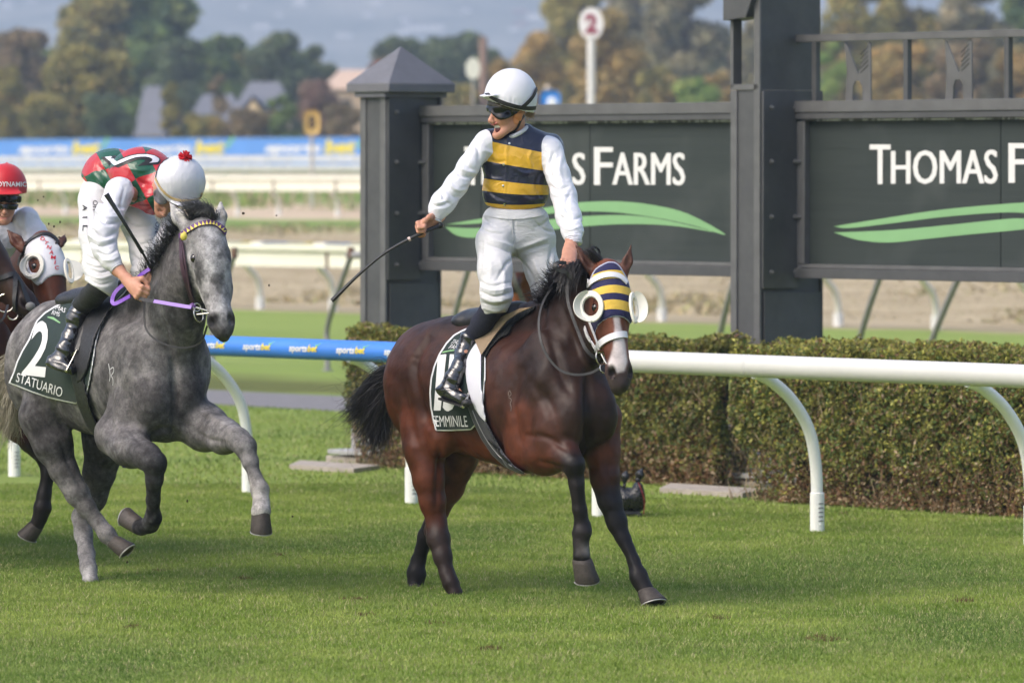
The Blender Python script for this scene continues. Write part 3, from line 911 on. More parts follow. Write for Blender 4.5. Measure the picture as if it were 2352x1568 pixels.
# grey bent steel stanchions of the walkway rail behind the signs
def stanchions():
    for k, (bx_, by_, tx_, ty_, lab) in enumerate((
        (752, 850, 806, 588, 'bent grey steel stanchion left of the capped post'),
        (487, 838, 538, 588, 'bent grey steel stanchion rising behind the grey horse head'),
        (1037, 866, 1080, 605, 'slanting grey steel stanchion just right of the capped post'),
        (1652, 884, 1692, 622, 'slanting grey steel stanchion just left of the tall winning post'),
        (1972, 900, 2030, 610, 'slanting grey steel stanchion under the left part of the second sign'),
        (2136, 908, 2214, 610, 'slanting grey steel stanchion under the second sign by a white curved post'))):
        c = 41.0
        base = LP(c, bx_)
        Y = base.y
        top = P(tx_, ty_, Y * .985)
        root = empty('steel_stanchion', base, label=lab, cat='stanchion', group='grey stanchions of the walkway rail')
        bend = base + UP * (.50 if k < 2 else .5)
        b = MB(); b.tube([base - UP * .05] + bez([base + UP * .25, bend, bend.lerp(top, .45) + Vector((-.015, 0, .0)), top], 14), .034, 10); b.build('bent_tube', M_TUBE, root)
        b = MB(); b.lathe(base, [(.07, -.02), (.07, .012), (.036, .016)], seg=10); b.build('foot_plate', M_TUBE, root)
        b = MB(); b.tube([top - UP * .02, top + UP * .10], .04, 8); b.build('top_bracket', M_RUST, root)
stanchions()
uh0, uh1 = u_at(41, 860), u_at(41, 2400)
r_ = empty('walkway_rail', TP((uh0 + uh1) / 2, 41, 0), label='grey walkway rail running behind the dark sign boards', cat='rail')
b = MB(); b.tube([TP(uh0, 40.6, 1.36), TP(uh1, 40.6, 1.36)], .045, 10); b.build('top_tube', M_TUBE, r_)

# second running rail (inner grass track) with skirt board
def far_rail(c, name, label, zt, zs, zb, posts, ua, ub, z0=0.0, ads=True, over=.6, prad=.05, group=None, plab=None, bw=2.6):
    root = empty(name, TP((ua + ub) / 2, c, z0), label=label, cat='rail')
    cr = c - over
    b = MB(); b.box(TP((ua + ub) / 2, cr, z0 + (zt + zs) / 2), (ub - ua, .20, zt - zs), AX, .03); b.build('top_rail', M_CREAM, root)
    n = int((ub - ua) / bw)
    for i in range(n):
        a = ua + (ub - ua) * i / n; e = ua + (ub - ua) * (i + 1) / n
        b = MB(); b.box(TP((a + e) / 2, cr, z0 + (zs + zb) / 2 - .004), (e - a - .03, .05, zs - zb - .01), AX); b.build('skirt_board', M_CREAM, root)
        b = MB(); b.box(TP(a, cr - .03, z0 + (zs + zb) / 2), (.035, .05, zs - zb + .04), AX); b.build('board_clip', M_RUST, root)
        if ads:
            for q in range(2):
                for mm, f0, f1 in ((M_BLUE, .0, .42), (M_TXTW, .42, .70), (M_TXTY, .70, .82)):
                    s_ = a + (e - a) * (q + f0) / 2; g_ = a + (e - a) * (q + f1) / 2
                    b = MB(); b.box(TP((s_ + g_) / 2, cr - .06, z0 + zt + .006), (g_ - s_ - .01, .12, .008), AX); b.build('printed_strip', mm, root)
    tp = None
    for k, px in enumerate(posts):
        p = LP(c, px, z0)
        if tp is None:
            tp = empty(name + '_post', (0, 0, 0), label='x', cat='rail post', group=group)
            b = MB(); b.tube([UP * -.05, UP * .25] + bez([UP * .3, UP * (zb * .7) - ND * over * .12, UP * (zb * .95) - ND * over * .45, UP * (zt - .1) - ND * over], 14), prad, 10); b.build('curved_tube', M_CREAM, tp)
            b = MB(); b.tube([UP * -.05, UP * .2], prad * 1.4, 10); b.build('ground_sleeve', M_WPL, tp)
            tp.location = p; tp['label'] = plab[k]; last = tp
        else:
            copy_tree(tp, loc=p, label=plab[k])
    return root
pB = [415, 597, 765, 948, 1133, 1323, 1520, 1720, 1925, 2150, 2375]
lB = ['cream curved post of the middle rail behind the red and green jockey', 'blurred cream post just right of the grey horse nose', 'blurred cream post beside the whip tip, left of the capped post',
      'cream rail post hidden mostly by the capped post', 'cream rail post behind the cheering jockey boot', 'cream rail post behind the bay horse ears', 'cream curved post under the first sign right of the bay horse ears',
      'cream rail post directly behind the tall winning post', 'cream curved post just right of the tall winning post', 'cream curved post touching a slanting grey stanchion under the second sign', 'cream curved post at far right below the second sign']
far_rail(58.2, 'middle_rail', 'cream rail with deep skirt board and blue printed strips across the middle distance', 1.13, .985, .735, pB, u_at(58, -500), u_at(58, 2900), 0, True, .6, .055, 'curved posts of the middle rail', lB, bw=3.2)
zg = 1.02
pC = [20, 150, 265, 320, 455, 545, 640, 775]
lC = ['far white rail post by the red cap jockey', 'far white rail post left of the striped jacket back', 'far white rail post hidden behind the striped jacket', 'far white rail post behind the silver cap', 'far white rail post right of the silver cap',
      'far white rail post left of a grass gap', 'far white rail post third from the capped post', 'far white rail post nearest the capped post']
far_rail(97, 'far_rail', 'out of focus white skirted rail of the far track', 1.12, 1.0, .71, pC, u_at(97, -700), u_at(97, 3300), zg, False, .5, .05, 'posts of the far white rail', lC, bw=2.6)
# stakes of the wire fence in the verge
t0 = None
stk = [60, 98, 130, 165, 540, 575, 600, 622, 647, 672, 703, 731, 758, 785, 806]
for i, px in enumerate(stk):
    c = 108; z0 = ground_z(c)
    p = LP(c, px, z0)
    if t0 is None:
        t0 = empty('fence_stake', (0, 0, 0), label='x', cat='stake', group='thin stakes along the far verge')
        b = MB(); b.tube([UP * -.1, UP * .85], .035, 6); b.build('stake', plain('stake', (.42, .33, .24), .9, .2), t0)
        t0.location = p; o = t0
    else: o = copy_tree(t0, loc=p)
    o['label'] = 'thin weathered stake standing in the far grassy verge'
# dry scrub on the verges
def scrub(name, label, N, c0, c1, px0, px1, hh, cols, seed):
    r = np.random.default_rng(seed)
    c = c0 + (c1 - c0) * r.random(N); px = px0 + (px1 - px0) * r.random(N)
    Y = c / (ND.y + ND.x * (px - CX) / F); X = (px - CX) / F * Y
    z = np.array([ground_z(v) for v in c])
    Pt = np.stack([X, Y, z], 1)
    m = fbm(Pt * [1, .35, 1], .35, 3)
    h = hh * (.2 + r.random(N)) * np.clip((m - .35) * 4, .15, 1.4)
    w = .05 + .07 * r.random(N); a = r.random(N) * 3.14
    V = np.stack([Pt - np.stack([np.cos(a) * w, np.sin(a) * w, 0 * a + .02], 1), Pt + np.stack([np.cos(a) * w, np.sin(a) * w, 0 * a - .02], 1), Pt + np.stack([r.normal(size=N) * .08, r.normal(size=N) * .08, h], 1)], 1).reshape(-1, 3)
    C = np.array(cols)[r.integers(0, len(cols), N)] * (.7 + .6 * r.random(N))[:, None]
    tag(link(name, mesh_np(name, V, np.arange(3 * N).reshape(-1, 3), {'Col': np.repeat(C, 3, 0)}), MATS['hedge leaves'], smooth=False), label, kind='stuff')
scrub('dry_scrub', 'dry brown scrub behind the middle rail', 22000, 61, 90, -300, 2700, .10, [(.40, .33, .21), (.33, .27, .15), (.46, .39, .26), (.42, .35, .2), (.34, .33, .14)], 5)
scrub('weeds', 'mixed green and straw weeds along the far verge', 9000, 104, 146, -300, 1000, .35, [(.18, .26, .06), (.20, .30, .07), (.28, .31, .10), (.48, .40, .26)], 6)

# blue printed banner fence
def banner():
    c = 186; z0 = ground_z(c)
    ua, ub = u_at(c, -300), u_at(c, 1100)
    root = empty('banner_fence', TP((ua + ub) / 2, c, z0), label='long blue sportsbet banner fence out of focus at left', cat='banner')
    m_b = plain('banner blue', (.09, .25, .60), .6, .1, .5)
    Ym = LY(c, 400); zt = CH + (387 - 318) * Ym / F; zb = CH + (387 - 358) * Ym / F
    n = 5
    for i in range(n):
        a = ua + (ub - ua) * i / n; e = ua + (ub - ua) * (i + 1) / n
        b = MB(); b.box(TP((a + e) / 2, c, (zt + zb) / 2), (e - a - .03, .04, zt - zb), AX); b.build('banner_panel', m_b, root)
    step = (u_at(c, 447) - u_at(c, 165))
    for k in range(-3, 5):
        u = u_at(c, 165) + k * step
        def t_(s, f0, f1, m, dz=0, h=.62):
            bm = text_bm(s, .05, .2, 0)
            lay(bm, lambda a, b_: TP(u + step * (f0 + (f1 - f0) * a), c - .03, zb + .03 + dz + h * (zt - zb) * b_), 'logo_lettering', m, root)
        t_('sports', -.45, -.02, M_TXTW, 0, .62); t_('bet', 0.0, .24, M_TXTY, .05, .80); t_('/', .24, .32, M_TXTG, .4, .6)
    m_w = plain('pale far rail', (.62, .62, .60), .5, .05)
    for nm, ya, yb, mm, dc in (('lower_rail', 359, 371, m_w, 3), ('blue_strip', 373, 379, plain('strip blue', (.16, .33, .62), .6), 4), ('lower_rail', 380, 388, m_w, 5)):
        cc = c - dc; Ym = LY(cc, 400); za = CH + (387 - ya) * Ym / F; zc = CH + (387 - yb) * Ym / F
        b = MB(); b.box(TP((ua + ub) / 2, cc, (za + zc) / 2), (ub - ua, .05, za - zc), AX); b.build(nm, mm, root)
    for i in range(30):
        u = ua + (ub - ua) * (i + .5) / 30
        b = MB(); b.tube([TP(u, c - 4.5, z0 - .1), TP(u, c - 4.5, zb)], .05, 6); b.build('support_post', m_w, root)
banner()

# ------------------------------------------------------------------ round marker signs and poles
def pole_sign(name, label, cat, px, py, Y, wpx, hpx, wpole, col, polecol, z0, shape='disc', txt=None, tcol=None):
    s = Y / F
    c = P(px, py, Y)
    root = empty(name, (c.x, c.y, z0), label=label, cat=cat)
    b = MB(); b.tube([Vector((c.x, c.y + .05, z0 - .2)), Vector((c.x, c.y + .05, c.z - hpx * .3 * s))], wpole * s / 2, 10); b.build('pole', plain(name + ' pole', polecol, .5, .06), root)
    b = MB()
    if shape == 'disc':
        M = Matrix.Translation(c)
        b.lathe(c, [(1, 0), (1, .03)], axis=Vector((0, -1, 0)), seg=28)
        for v in b.bm.verts: v.co.x = c.x + (v.co.x - c.x) * wpx * s / 2; v.co.z = c.z + (v.co.z - c.z) * hpx * s / 2
    else: b.box(c, (wpx * s, .05, hpx * s), None, min(wpx, hpx) * s * .22)
    b.build('board', plain(name + ' board', col, .5, .05), root)
    if txt:
        bm = text_bm(txt, .05, 0, 0)
        lay(bm, lambda u, v: P(px + (u - .5) * wpx * .52, py - (v - .5) * hpx * .62, Y - .04), 'numeral', plain(name + ' ink', tcol, .6), root)
    return root
pole_sign('distance_marker', 'round white distance marker with maroon number 2 on white pole', 'marker sign', 1358, 55, 135, 56, 74, 19, (.78, .76, .76), (.66, .65, .63), 1.3, 'disc', '2', (.28, .04, .08))
pole_sign('yellow_marker', 'small yellow board with dark figure 8 on a thin pole behind the banner', 'marker sign', 716, 281, 165, 36, 54, 9, (.60, .42, .13), (.45, .43, .38), 1.3, 'box', '8', (.09, .06, .03))
s_ = pole_sign('blue_sign', 'small blue square sign with pale blob above the first sign board', 'sign', 1263, 226, 170, 46, 38, 6, (.03, .24, .66), (.4, .4, .4), 1.4, 'box')
b = MB(); b.ball(P(1268, 235, 169.8), (.16, .03, .16)); b.build('emblem', plain('blob white', (.75, .78, .82)), s_)
b = MB(); b.ball(P(1258, 203, 170), (.10, .1, .10)); b.build('lamp_cap', plain('cap tan', (.5, .42, .34)), s_)
pole_sign('pale_dish', 'pale round disc on a pole behind the cheering jockey cap', 'disc', 1086, 158, 150, 34, 50, 5, (.62, .64, .55), (.35, .33, .3), 1.3, 'disc')
pole_sign('red_marker', 'red round marker peeking above the pyramid cap', 'marker', 875, 154, 160, 24, 24, 5, (.62, .02, .03), (.35, .33, .3), 1.3, 'disc')
r_ = empty('chimney_stack', P(1110, 230, 330), label='thin brown pole rising above trees behind the cheering jockey', cat='pole')
b = MB(); b.tube([P(1110, 262, 330), P(1110, 86, 330)], .24, 8); b.build('shaft', plain('brown pole', (.26, .17, .13), .9), r_)

# ------------------------------------------------------------------ trees
def trees():
    t = NT('tree leaves'); leafy(t); ml = t.m
    mb_ = plain('bark', (.14, .11, .09), .95, .3, 3, bump=.5)
    PAL = {'olive': [(.105, .095, .028), (.15, .13, .036), (.07, .07, .022), (.19, .14, .05)],
           'green': [(.045, .075, .025), (.075, .105, .03), (.03, .05, .02), (.11, .13, .04)],
           'dark': [(.045, .065, .032), (.06, .08, .036), (.035, .048, .027), (.08, .09, .04)],
           'gold': [(.19, .135, .045), (.15, .115, .04), (.22, .155, .06), (.105, .09, .035)],
           'brown': [(.115, .085, .048), (.085, .07, .038), (.14, .105, .06), (.075, .07, .035)],
           'gum': [(.12, .105, .055), (.14, .13, .075), (.07, .07, .045), (.19, .16, .10)],
           'plum': [(.105, .068, .052), (.085, .052, .042), (.13, .088, .06), (.09, .075, .042)],
           'bright': [(.12, .16, .035), (.09, .14, .03), (.16, .18, .05), (.07, .10, .03)]}
    def tree(px, ptop, w, Y, pal, label, seed, nl=9, pbot=300, dens=1.0, name='tree', cat='tree'):
        r = np.random.default_rng(seed); s = Y / F
        base = Vector(((px - CX) * s, Y, 1.9)); zt = CH + (HY - ptop) * s; W = w * s / 2; zb = CH + (HY - pbot) * s
        root = empty(name, base, label=label, cat=cat, group=None)
        H_ = zt - zb
        # trunk and limbs
        b = MB(); top = Vector((base.x, base.y, zb + H_ * .75)); tr_ = max(.12, W * .07)
        b.tube([base - UP * .4, base.lerp(top, .5) + Vector((W * .06, 0, 0)), top], [tr_, tr_ * .7, tr_ * .25], 8)
        lob = []
        for i in range(nl):
            a = 6.283 * (i + r.random()) / nl; q = r.random()
            zz = zb + H_ * (.12 + .80 * ((i * .618) % 1.0)); taper = math.sqrt(max(.05, 1 - abs((zz - zb) / H_ - .42) ** 2 * 2.2))
            rad = W * (.38 + .26 * r.random()) * taper
            c = Vector((base.x + math.cos(a) * (W - rad) * taper, base.y + math.sin(a) * (W - rad) * taper * .8, min(zz, zt - rad * .7)))
            lob.append((c, rad))
            b.tube([base.lerp(top, .35 + .5 * r.random()), c], [tr_ * .35, tr_ * .08], 5)
        lob.append((Vector((base.x, base.y, zt - W * .34)), W * .36))
        b.build('trunk', mb_, root)
        n = int(5200 * dens); li = r.integers(0, len(lob), n)
        C0 = np.array([tuple(lob[i][0]) for i in li]); R0 = np.array([lob[i][1] for i in li])
        d = r.normal(size=(n, 3)); d /= np.linalg.norm(d, axis=1)[:, None]
        rr = R0 * (.45 + .6 * r.random(n) ** .6)
        Pt = C0 + d * rr[:, None] * [1, 1, .8]
        nz = fbm(Pt, .9 / max(.5, W / 4), 3)
        kp = nz > .27; Pt = Pt[kp]; d = d[kp]; nz = nz[kp]; n = len(Pt)
        sz = (.055 + .06 * r.random(n)) * W * .80
        a1 = r.normal(size=(n, 3)); a1 /= np.linalg.norm(a1, axis=1)[:, None]; a2 = np.cross(a1, d + r.normal(size=(n, 3)) * .6); a2 /= np.linalg.norm(a2, axis=1)[:, None] + 1e-9
        V = np.stack([Pt - a1 * sz[:, None], Pt + a2 * sz[:, None] * .7, Pt + a1 * sz[:, None], Pt - a2 * sz[:, None] * .7], 1).reshape(-1, 3)
        pc = np.array(PAL[pal]); k = np.clip((fbm(Pt + seed, .5, 2) * 5.5 - .9).astype(int), 0, 3); k = np.where(r.random(n) < .35, r.integers(0, 4, n), k)
        C = pc[k] * (.6 + .8 * r.random(n))[:, None] * 2.5
        link('crown', mesh_np('crown', V, np.arange(4 * n).reshape(-1, 4), {'Col': np.repeat(C, 4, 0)}), ml, root, smooth=False)
        return root
    T = [
     (300, -60, 350, 420, 'green', 'tallest dark gum tree rising out of frame at upper left', 12, 318),
     (215, -20, 230, 415, 'olive', 'tall olive crown in front of the tallest gum at upper left', 10, 318),
     (45, 62, 190, 380, 'brown', 'big olive brown tree at the left edge', 10, 322),
     (20, 150, 150, 350, 'olive', 'low spreading olive tree at the left edge above the banner', 8, 330),
     (200, 105, 230, 350, 'olive', 'broad round olive tree left of the steep grey roof', 12, 330),
     (110, 210, 140, 335, 'olive', 'bushy tree low above the banner at left', 8, 335),
     (250, 210, 130, 335, 'dark', 'dark bushy tree low above the banner beside the steep roof', 8, 335),
     (340, 50, 150, 400, 'green', 'mid green tree right of the big olive tree', 9, 300),
     (410, 85, 150, 395, 'dark', 'dark green tree above the grey roofs', 9, 300),
     (505, 75, 150, 400, 'green', 'bushy green tree above the middle house', 9, 300),
     (640, 72, 190, 410, 'dark', 'rounded dark green tree on the skyline left of the capped post', 10, 300),
     (725, 100, 110, 415, 'dark', 'small dark tree stepping down on the skyline', 7, 300),
     (395, 190, 70, 320, 'olive', 'narrow olive bush between the two grey roofs', 6, 330),
     (470, 262, 110, 318, 'olive', 'low olive shrub in front of the grey roof', 7, 335),
     (505, 170, 70, 345, 'brown', 'brownish shrub beside the cream gable', 6, 320),
     (575, 250, 110, 316, 'brown', 'brown shrub under the cream gable', 7, 335),
     (650, 215, 90, 314, 'green', 'green bush left of the yellow marker', 7, 335),
     (735, 180, 130, 330, 'plum', 'purplish brown shrub behind the yellow marker', 8, 330),
     (790, 235, 100, 312, 'brown', 'brown shrub tight against the capped post', 7, 335),
     (905, 78, 150, 420, 'dark', 'dark distant tree above the pyramid cap', 9, 300),
     (910, 125, 150, 360, 'plum', 'maroon leaved tree right of the pyramid cap', 8, 300),
     (1040, 80, 190, 425, 'dark', 'distant bluish green tree behind the cheering jockey cap', 9, 300),
     (1130, 110, 120, 415, 'dark', 'small distant dark tree near the brown pole', 7, 300),
     (985, 175, 130, 335, 'brown', 'brown shrub just right of the pyramid cap', 8, 320),
     (1070, 190, 120, 330, 'olive', 'olive shrub behind the jockey goggles', 8, 320),
     (1150, 130, 110, 340, 'gold', 'golden shrub behind the jockey cap', 8, 310),
     (1235, 70, 150, 335, 'gold', 'golden brown tree left of the number 2 marker', 10, 310),
     (1320, -50, 190, 390, 'olive', 'tall olive tree behind the number 2 marker', 10, 300),
     (1400, 20, 200, 330, 'gold', 'broad golden tree right of the number 2 marker', 11, 310),
     (1450, -80, 190, 400, 'gum', 'tall grey green gum right of the number 2 marker', 10, 300),
     (1570, -60, 230, 385, 'gum', 'open greyish gum tree left of the winning post', 10, 300),
     (1520, 150, 130, 325, 'olive', 'olive shrub above the sign board', 8, 315),
     (1600, 175, 120, 318, 'bright', 'bright green bush above the sign board', 7, 315),
     (1660, 160, 110, 322, 'gold', 'orange tinged bush behind the winning post', 7, 315),
     (1730, 40, 120, 360, 'gum', 'pale gum seen through the slot of the winning post', 8, 315),
     (1960, -70, 200, 350, 'olive', 'tall olive tree right of the winning post', 10, 310),
     (1915, 90, 90, 325, 'bright', 'yellow green bush hugging the winning post', 7, 315),
     (2090, -90, 210, 370, 'olive', 'tall olive tree above the railing', 10, 300),
     (2060, 95, 180, 322, 'gold', 'orange brown bush behind the railing emblems', 9, 312),
     (2230, -80, 210, 365, 'gum', 'tall grey green tree above the railing at right', 10, 300),
     (2210, 90, 180, 320, 'brown', 'reddish brown bush behind the second railing emblem', 9, 312),
     (2360, -60, 200, 372, 'green', 'tall green tree at the right edge', 10, 300),
     (2350, 100, 170, 322, 'gold', 'orange bush behind the railing at the right edge', 9, 312)]
    for i, (px, pt, w, Y, pal, lab, nl, pb) in enumerate(T):
        small = pt > 140
        tree(px, pt, w, Y, pal, lab, 100 + i, nl, pb, 1.0 if w < 160 else 1.5, 'shrub' if small else 'tree', 'shrub' if small else 'tree')
trees()

def belt(label, px0, px1, top, Y, pal, seed, N):
    r = np.random.default_rng(seed); s = Y / F
    px = px0 + (px1 - px0) * r.random(N); tp = np.interp(px, [a for a, b in top], [b for a, b in top])
    q = r.random(N) ** .75; py = tp + (330 - tp) * q
    D = r.random(N) * 12 - 6
    Pt = np.stack([(px - CX) * s, Y + D, CH + (HY - py) * s], 1)
    lump = fbm(Pt * [1, .3, 1], .22, 3); Pt[:, 2] -= (1 - q) * (1 - lump) * 3.0
    sz = .35 + .5 * r.random(N); a1 = r.normal(size=(N, 3)); a1 /= np.linalg.norm(a1, axis=1)[:, None]; a2 = np.cross(a1, r.normal(size=(N, 3))); a2 /= np.linalg.norm(a2, axis=1)[:, None]
    V = np.stack([Pt - a1 * sz[:, None], Pt + a2 * sz[:, None] * .7, Pt + a1 * sz[:, None], Pt - a2 * sz[:, None] * .7], 1).reshape(-1, 3)
    pc = np.array(pal); k = np.clip((fbm(Pt + seed, .12, 3) * 7 - 1.8).astype(int), 0, len(pal) - 1); C = pc[k] * (.6 + .8 * r.random(N))[:, None]
    tag(link('woodland', mesh_np('woodland', V, np.arange(4 * N).reshape(-1, 4), {'Col': np.repeat(C, 4, 0)}), MATS['hedge leaves'], smooth=False), label, kind='stuff')
OLV = [(.24, .19, .085), (.21, .20, .07), (.13, .18, .06), (.30, .23, .10), (.17, .22, .07)]
belt('olive and brown belt of far woodland left of the capped post', -120, 900, [(-120, 120), (0, 100), (100, 70), (200, 40), (330, 60), (420, 62), (480, 84), (560, 88), (640, 72), (740, 98), (800, 150), (900, 165)], 432, OLV, 11, 26000)
belt('bluish green far woodland between the capped post and the golden trees', 820, 1300, [(820, 135), (900, 90), (1000, 95), (1060, 85), (1180, 130), (1300, 110)], 436, [(.13, .16, .09), (.10, .14, .08), (.18, .16, .09), (.16, .19, .08)], 12, 9000)
belt('golden brown far woodland on both sides of the winning post', 1230, 2480, [(1230, 70), (1300, 30), (1450, 10), (1600, 40), (1700, 70), (1900, 60), (2050, 20), (2200, 10), (2300, 40), (2480, 30)], 428, [(.26, .21, .11), (.23, .21, .09), (.32, .25, .14), (.19, .20, .09), (.22, .23, .10)], 13, 26000)
# ------------------------------------------------------------------ houses
def houses():
    m_roof = plain('slate roof', (.15, .155, .178), .6, .1, 1); m_wall = plain('house wall', (.52, .40, .27), .85, .08, 1); m_tile = plain('tile roof', (.30, .17, .12), .8, .15, 1)
    m_win = plain('window glass dark', (.03, .035, .04), .1)
    def house(pxl, pxr, pye, pyr, Y, label, roof, wall, gable=False):
        s = Y / F; a = P(pxl, pye, Y); c = P(pxr, pye, Y); hr = (pye - pyr) * s; D = 8.0; zb = 1.6
        root = empty('house', ((a.x + c.x) / 2, Y, zb), label=label, cat='house')
        b = MB(); b.box(((a.x + c.x) / 2, Y + D / 2, (zb + a.z) / 2), (c.x - a.x - .6, D - .6, a.z - zb)); b.build('wall', wall, root)
        b = MB(); bm = b.bm
        if gable:
            mx = (a.x + c.x) / 2
            q = [(a.x, Y, a.z), (c.x, Y, a.z), (mx, Y, a.z + hr), (a.x, Y + D, a.z), (c.x, Y + D, a.z), (mx, Y + D, a.z + hr)]
            v = [bm.verts.new(x) for x in q]
            for f in ((0, 2, 5, 3), (1, 4, 5, 2), (3, 5, 4), (0, 3, 4, 1)): bm.faces.new([v[i] for i in f])
            b.build('roof', roof, root)
            b = MB(); b.prism([Vector((a.x + .4, Y + .05, a.z)), Vector((c.x - .4, Y + .05, a.z)), Vector((mx, Y + .05, a.z + hr - .25))], Vector((0, .15, 0))); b.build('gable', wall, root)
        else:
            k = min((c.x - a.x) * .24, 3.2)
            q = [(a.x, Y, a.z), (c.x, Y, a.z), (c.x, Y + D, a.z), (a.x, Y + D, a.z), (a.x + k, Y + D / 2, a.z + hr), (c.x - k, Y + D / 2, a.z + hr)]
            v = [bm.verts.new(x) for x in q]
            for f in ((0, 1, 5, 4), (1, 2, 5), (2, 3, 4, 5), (3, 0, 4), (0, 3, 2, 1)): bm.faces.new([v[i] for i in f])
            b.build('roof', roof, root)
        for i in range(2):
            x = a.x + (c.x - a.x) * (.3 + .4 * i)
            b = MB(); b.box((x, Y + .29, a.z - 1.2), (1.2, .06, 1.0)); b.build('window', m_win, root)
        return root
    house(305, 378, 312, 196, 345, 'house with steep slate blue roof between the olive trees', m_roof, m_wall)
    house(425, 560, 285, 215, 350, 'house with broad slate roof half hidden by shrubs', m_roof, m_wall)
    house(535, 668, 250, 186, 352, 'house with pale slate hip roof behind the cream gable', m_roof, m_wall)
    house(552, 612, 252, 220, 345, 'small cream gabled house front', m_roof, plain('cream gable', (.66, .50, .30), .8), True)
    house(735, 905, 205, 158, 360, 'orange cream house with low tiled roof left of the capped post', plain('pale tile roof', (.55, .40, .30), .8, .1), m_wall)
houses()

# ------------------------------------------------------------------ hills with scattered pale buildings
def hills():
    nx, ny = 120, 26
    V = []; Fc = []
    for j in range(ny):
        Y = 2300 + 2500 * j / (ny - 1)
        for i in range(nx):
            X = -1500 + 3000 * i / (nx - 1)
            z = 2 + 262 * (j / (ny - 1)) ** 1.1
            V.append((X, Y, z))
    V = np.array(V); V[:, 2] += (fbm(V * [1, 1, 0], .004, 4) - .5) * 50 * np.clip((V[:, 1] - 2300) / 700, 0, 1) - 6 * (V[:, 1] < 2380); V[:, 2] = np.minimum(V[:, 2], 290)
    for j in range(ny - 1):
        for i in range(nx - 1): a = j * nx + i; Fc.append((a, a + 1, a + nx + 1, a + nx))
    t = NT('hillside'); co = t.coord()
    n = t.noise(co, .012, 6, .75)
    c = t.mix(t.ramp(n, [(.35, 0.), (.65, 1.)]), (.11, .15, .12), (.42, .42, .36))
    t.set(col=c, rough=.95, spec=.1)
    tag(link('hills', mesh_np('hills', V, Fc), t.m), 'hazy blue wooded hills rising out of frame', kind='structure')
    m1 = plain('pale render', (.92, .90, .88), .8); m2 = plain('terracotta render', (.45, .26, .20), .8)
    bvh = BVHTree.FromPolygons([tuple(v) for v in V], Fc)
    H_ = [(18, 20, 22, 14, 0), (72, 8, 18, 10, 0), (688, 14, 26, 20, 0), (600, 68, 34, 14, 0), (790, 88, 34, 12, 0), (972, 72, 88, 15, 0), (925, 80, 24, 13, 0), (1262, 10, 26, 18, 0), (865, 14, 22, 14, 0), (930, 52, 20, 12, 0),
          (1196, 58, 26, 9, 1), (1236, 45, 52, 14, 0), (1300, 44, 24, 16, 0), (1333, 48, 24, 10, 0), (1194, 30, 30, 8, 1), (845, 40, 22, 12, 0), (1180, 72, 24, 10, 0), (560, 20, 18, 10, 0), (640, 40, 16, 10, 0), (1070, 30, 22, 10, 0), (1740, 60, 30, 14, 0), (2330, 12, 30, 12, 0), (1900, 25, 24, 10, 0)]
    HL = ['pale blurred building at the top left corner left of the tall gums', 'small pale dot of a building second from the top left corner', 'pale house high on the hill straight above the yellow marker', 'pale house just above the dark skyline tree left of the capped post',
          'pale house low on the hill left of the pyramid cap', 'widest long white building on the hazy hill above the pyramid cap', 'short white building touching the left end of the long white one', 'white house at the top edge left of the number 2 marker', 'pale house at the top edge above the pyramid cap', 'pale house between the pyramid cap and the long white building',
          'flat terracotta building above the thin brown pole', 'broad white building right of the terracotta roofs', 'white house beside the olive tree left of the number 2 marker', 'small white house tucked against the olive tree by the number 2 marker', 'small terracotta roof above the larger one on the hill', 'pale house above and left of the long white building',
          'pale house just under the terracotta building on the hill', 'small pale house high right of the tall gum crown', 'small pale house on the hill above the rounded dark tree', 'pale house high above the long white building, to its right', 'pale building seen in the slot of the winning post', 'pale building at the top right corner', 'pale house above the railing just right of the winning post']
    for i, (px, py, w, h, k) in enumerate(H_):
        d = P(px, py, 1000) - CAMP
        loc, nr, _, _ = bvh.ray_cast(CAMP, d.normalized())
        if loc is None: continue
        s = loc.y / F * 1.1; W, Hh = w * s, h * s
        root = empty('hill_house', loc, label=HL[i], cat='building', group='buildings scattered on the hazy hillside')
        b = MB(); b.box(loc + UP * (Hh * .35), (W, 8, Hh * .8)); b.build('wall', m2 if k else m1, root)
        b = MB(); b.prism([loc + Vector((-W * .52, -4.3, Hh * .76)), loc + Vector((W * .52, -4.3, Hh * .76)), loc + Vector((W * .3, -4.3, Hh * 1.05)), loc + Vector((-W * .3, -4.3, Hh * 1.05))], Vector((0, 8.6, 0))); b.build('roof', plain('far roof', (.42, .40, .40), .8), root)
hills()

# ------------------------------------------------------------------ haze
b = MB(); b.box((0, 1850, 148), (8400, 6900, 298))
hz = b.build('haze', None)
t = bpy.data.materials.new('haze'); t.use_nodes = True; n = t.node_tree.nodes; n.clear()
o_ = n.new('ShaderNodeOutputMaterial'); pv = n.new('ShaderNodeVolumePrincipled')
pv.inputs['Color'].default_value = (.66, .79, 1.0, 1); pv.inputs['Density'].default_value = .00048; pv.inputs['Anisotropy'].default_value = .2
t.node_tree.links.new(pv.outputs[0], o_.inputs['Volume'])
hz.data.materials.clear(); hz.data.materials.append(t)
tag(hz, 'thin bluish air haze', kind='stuff')
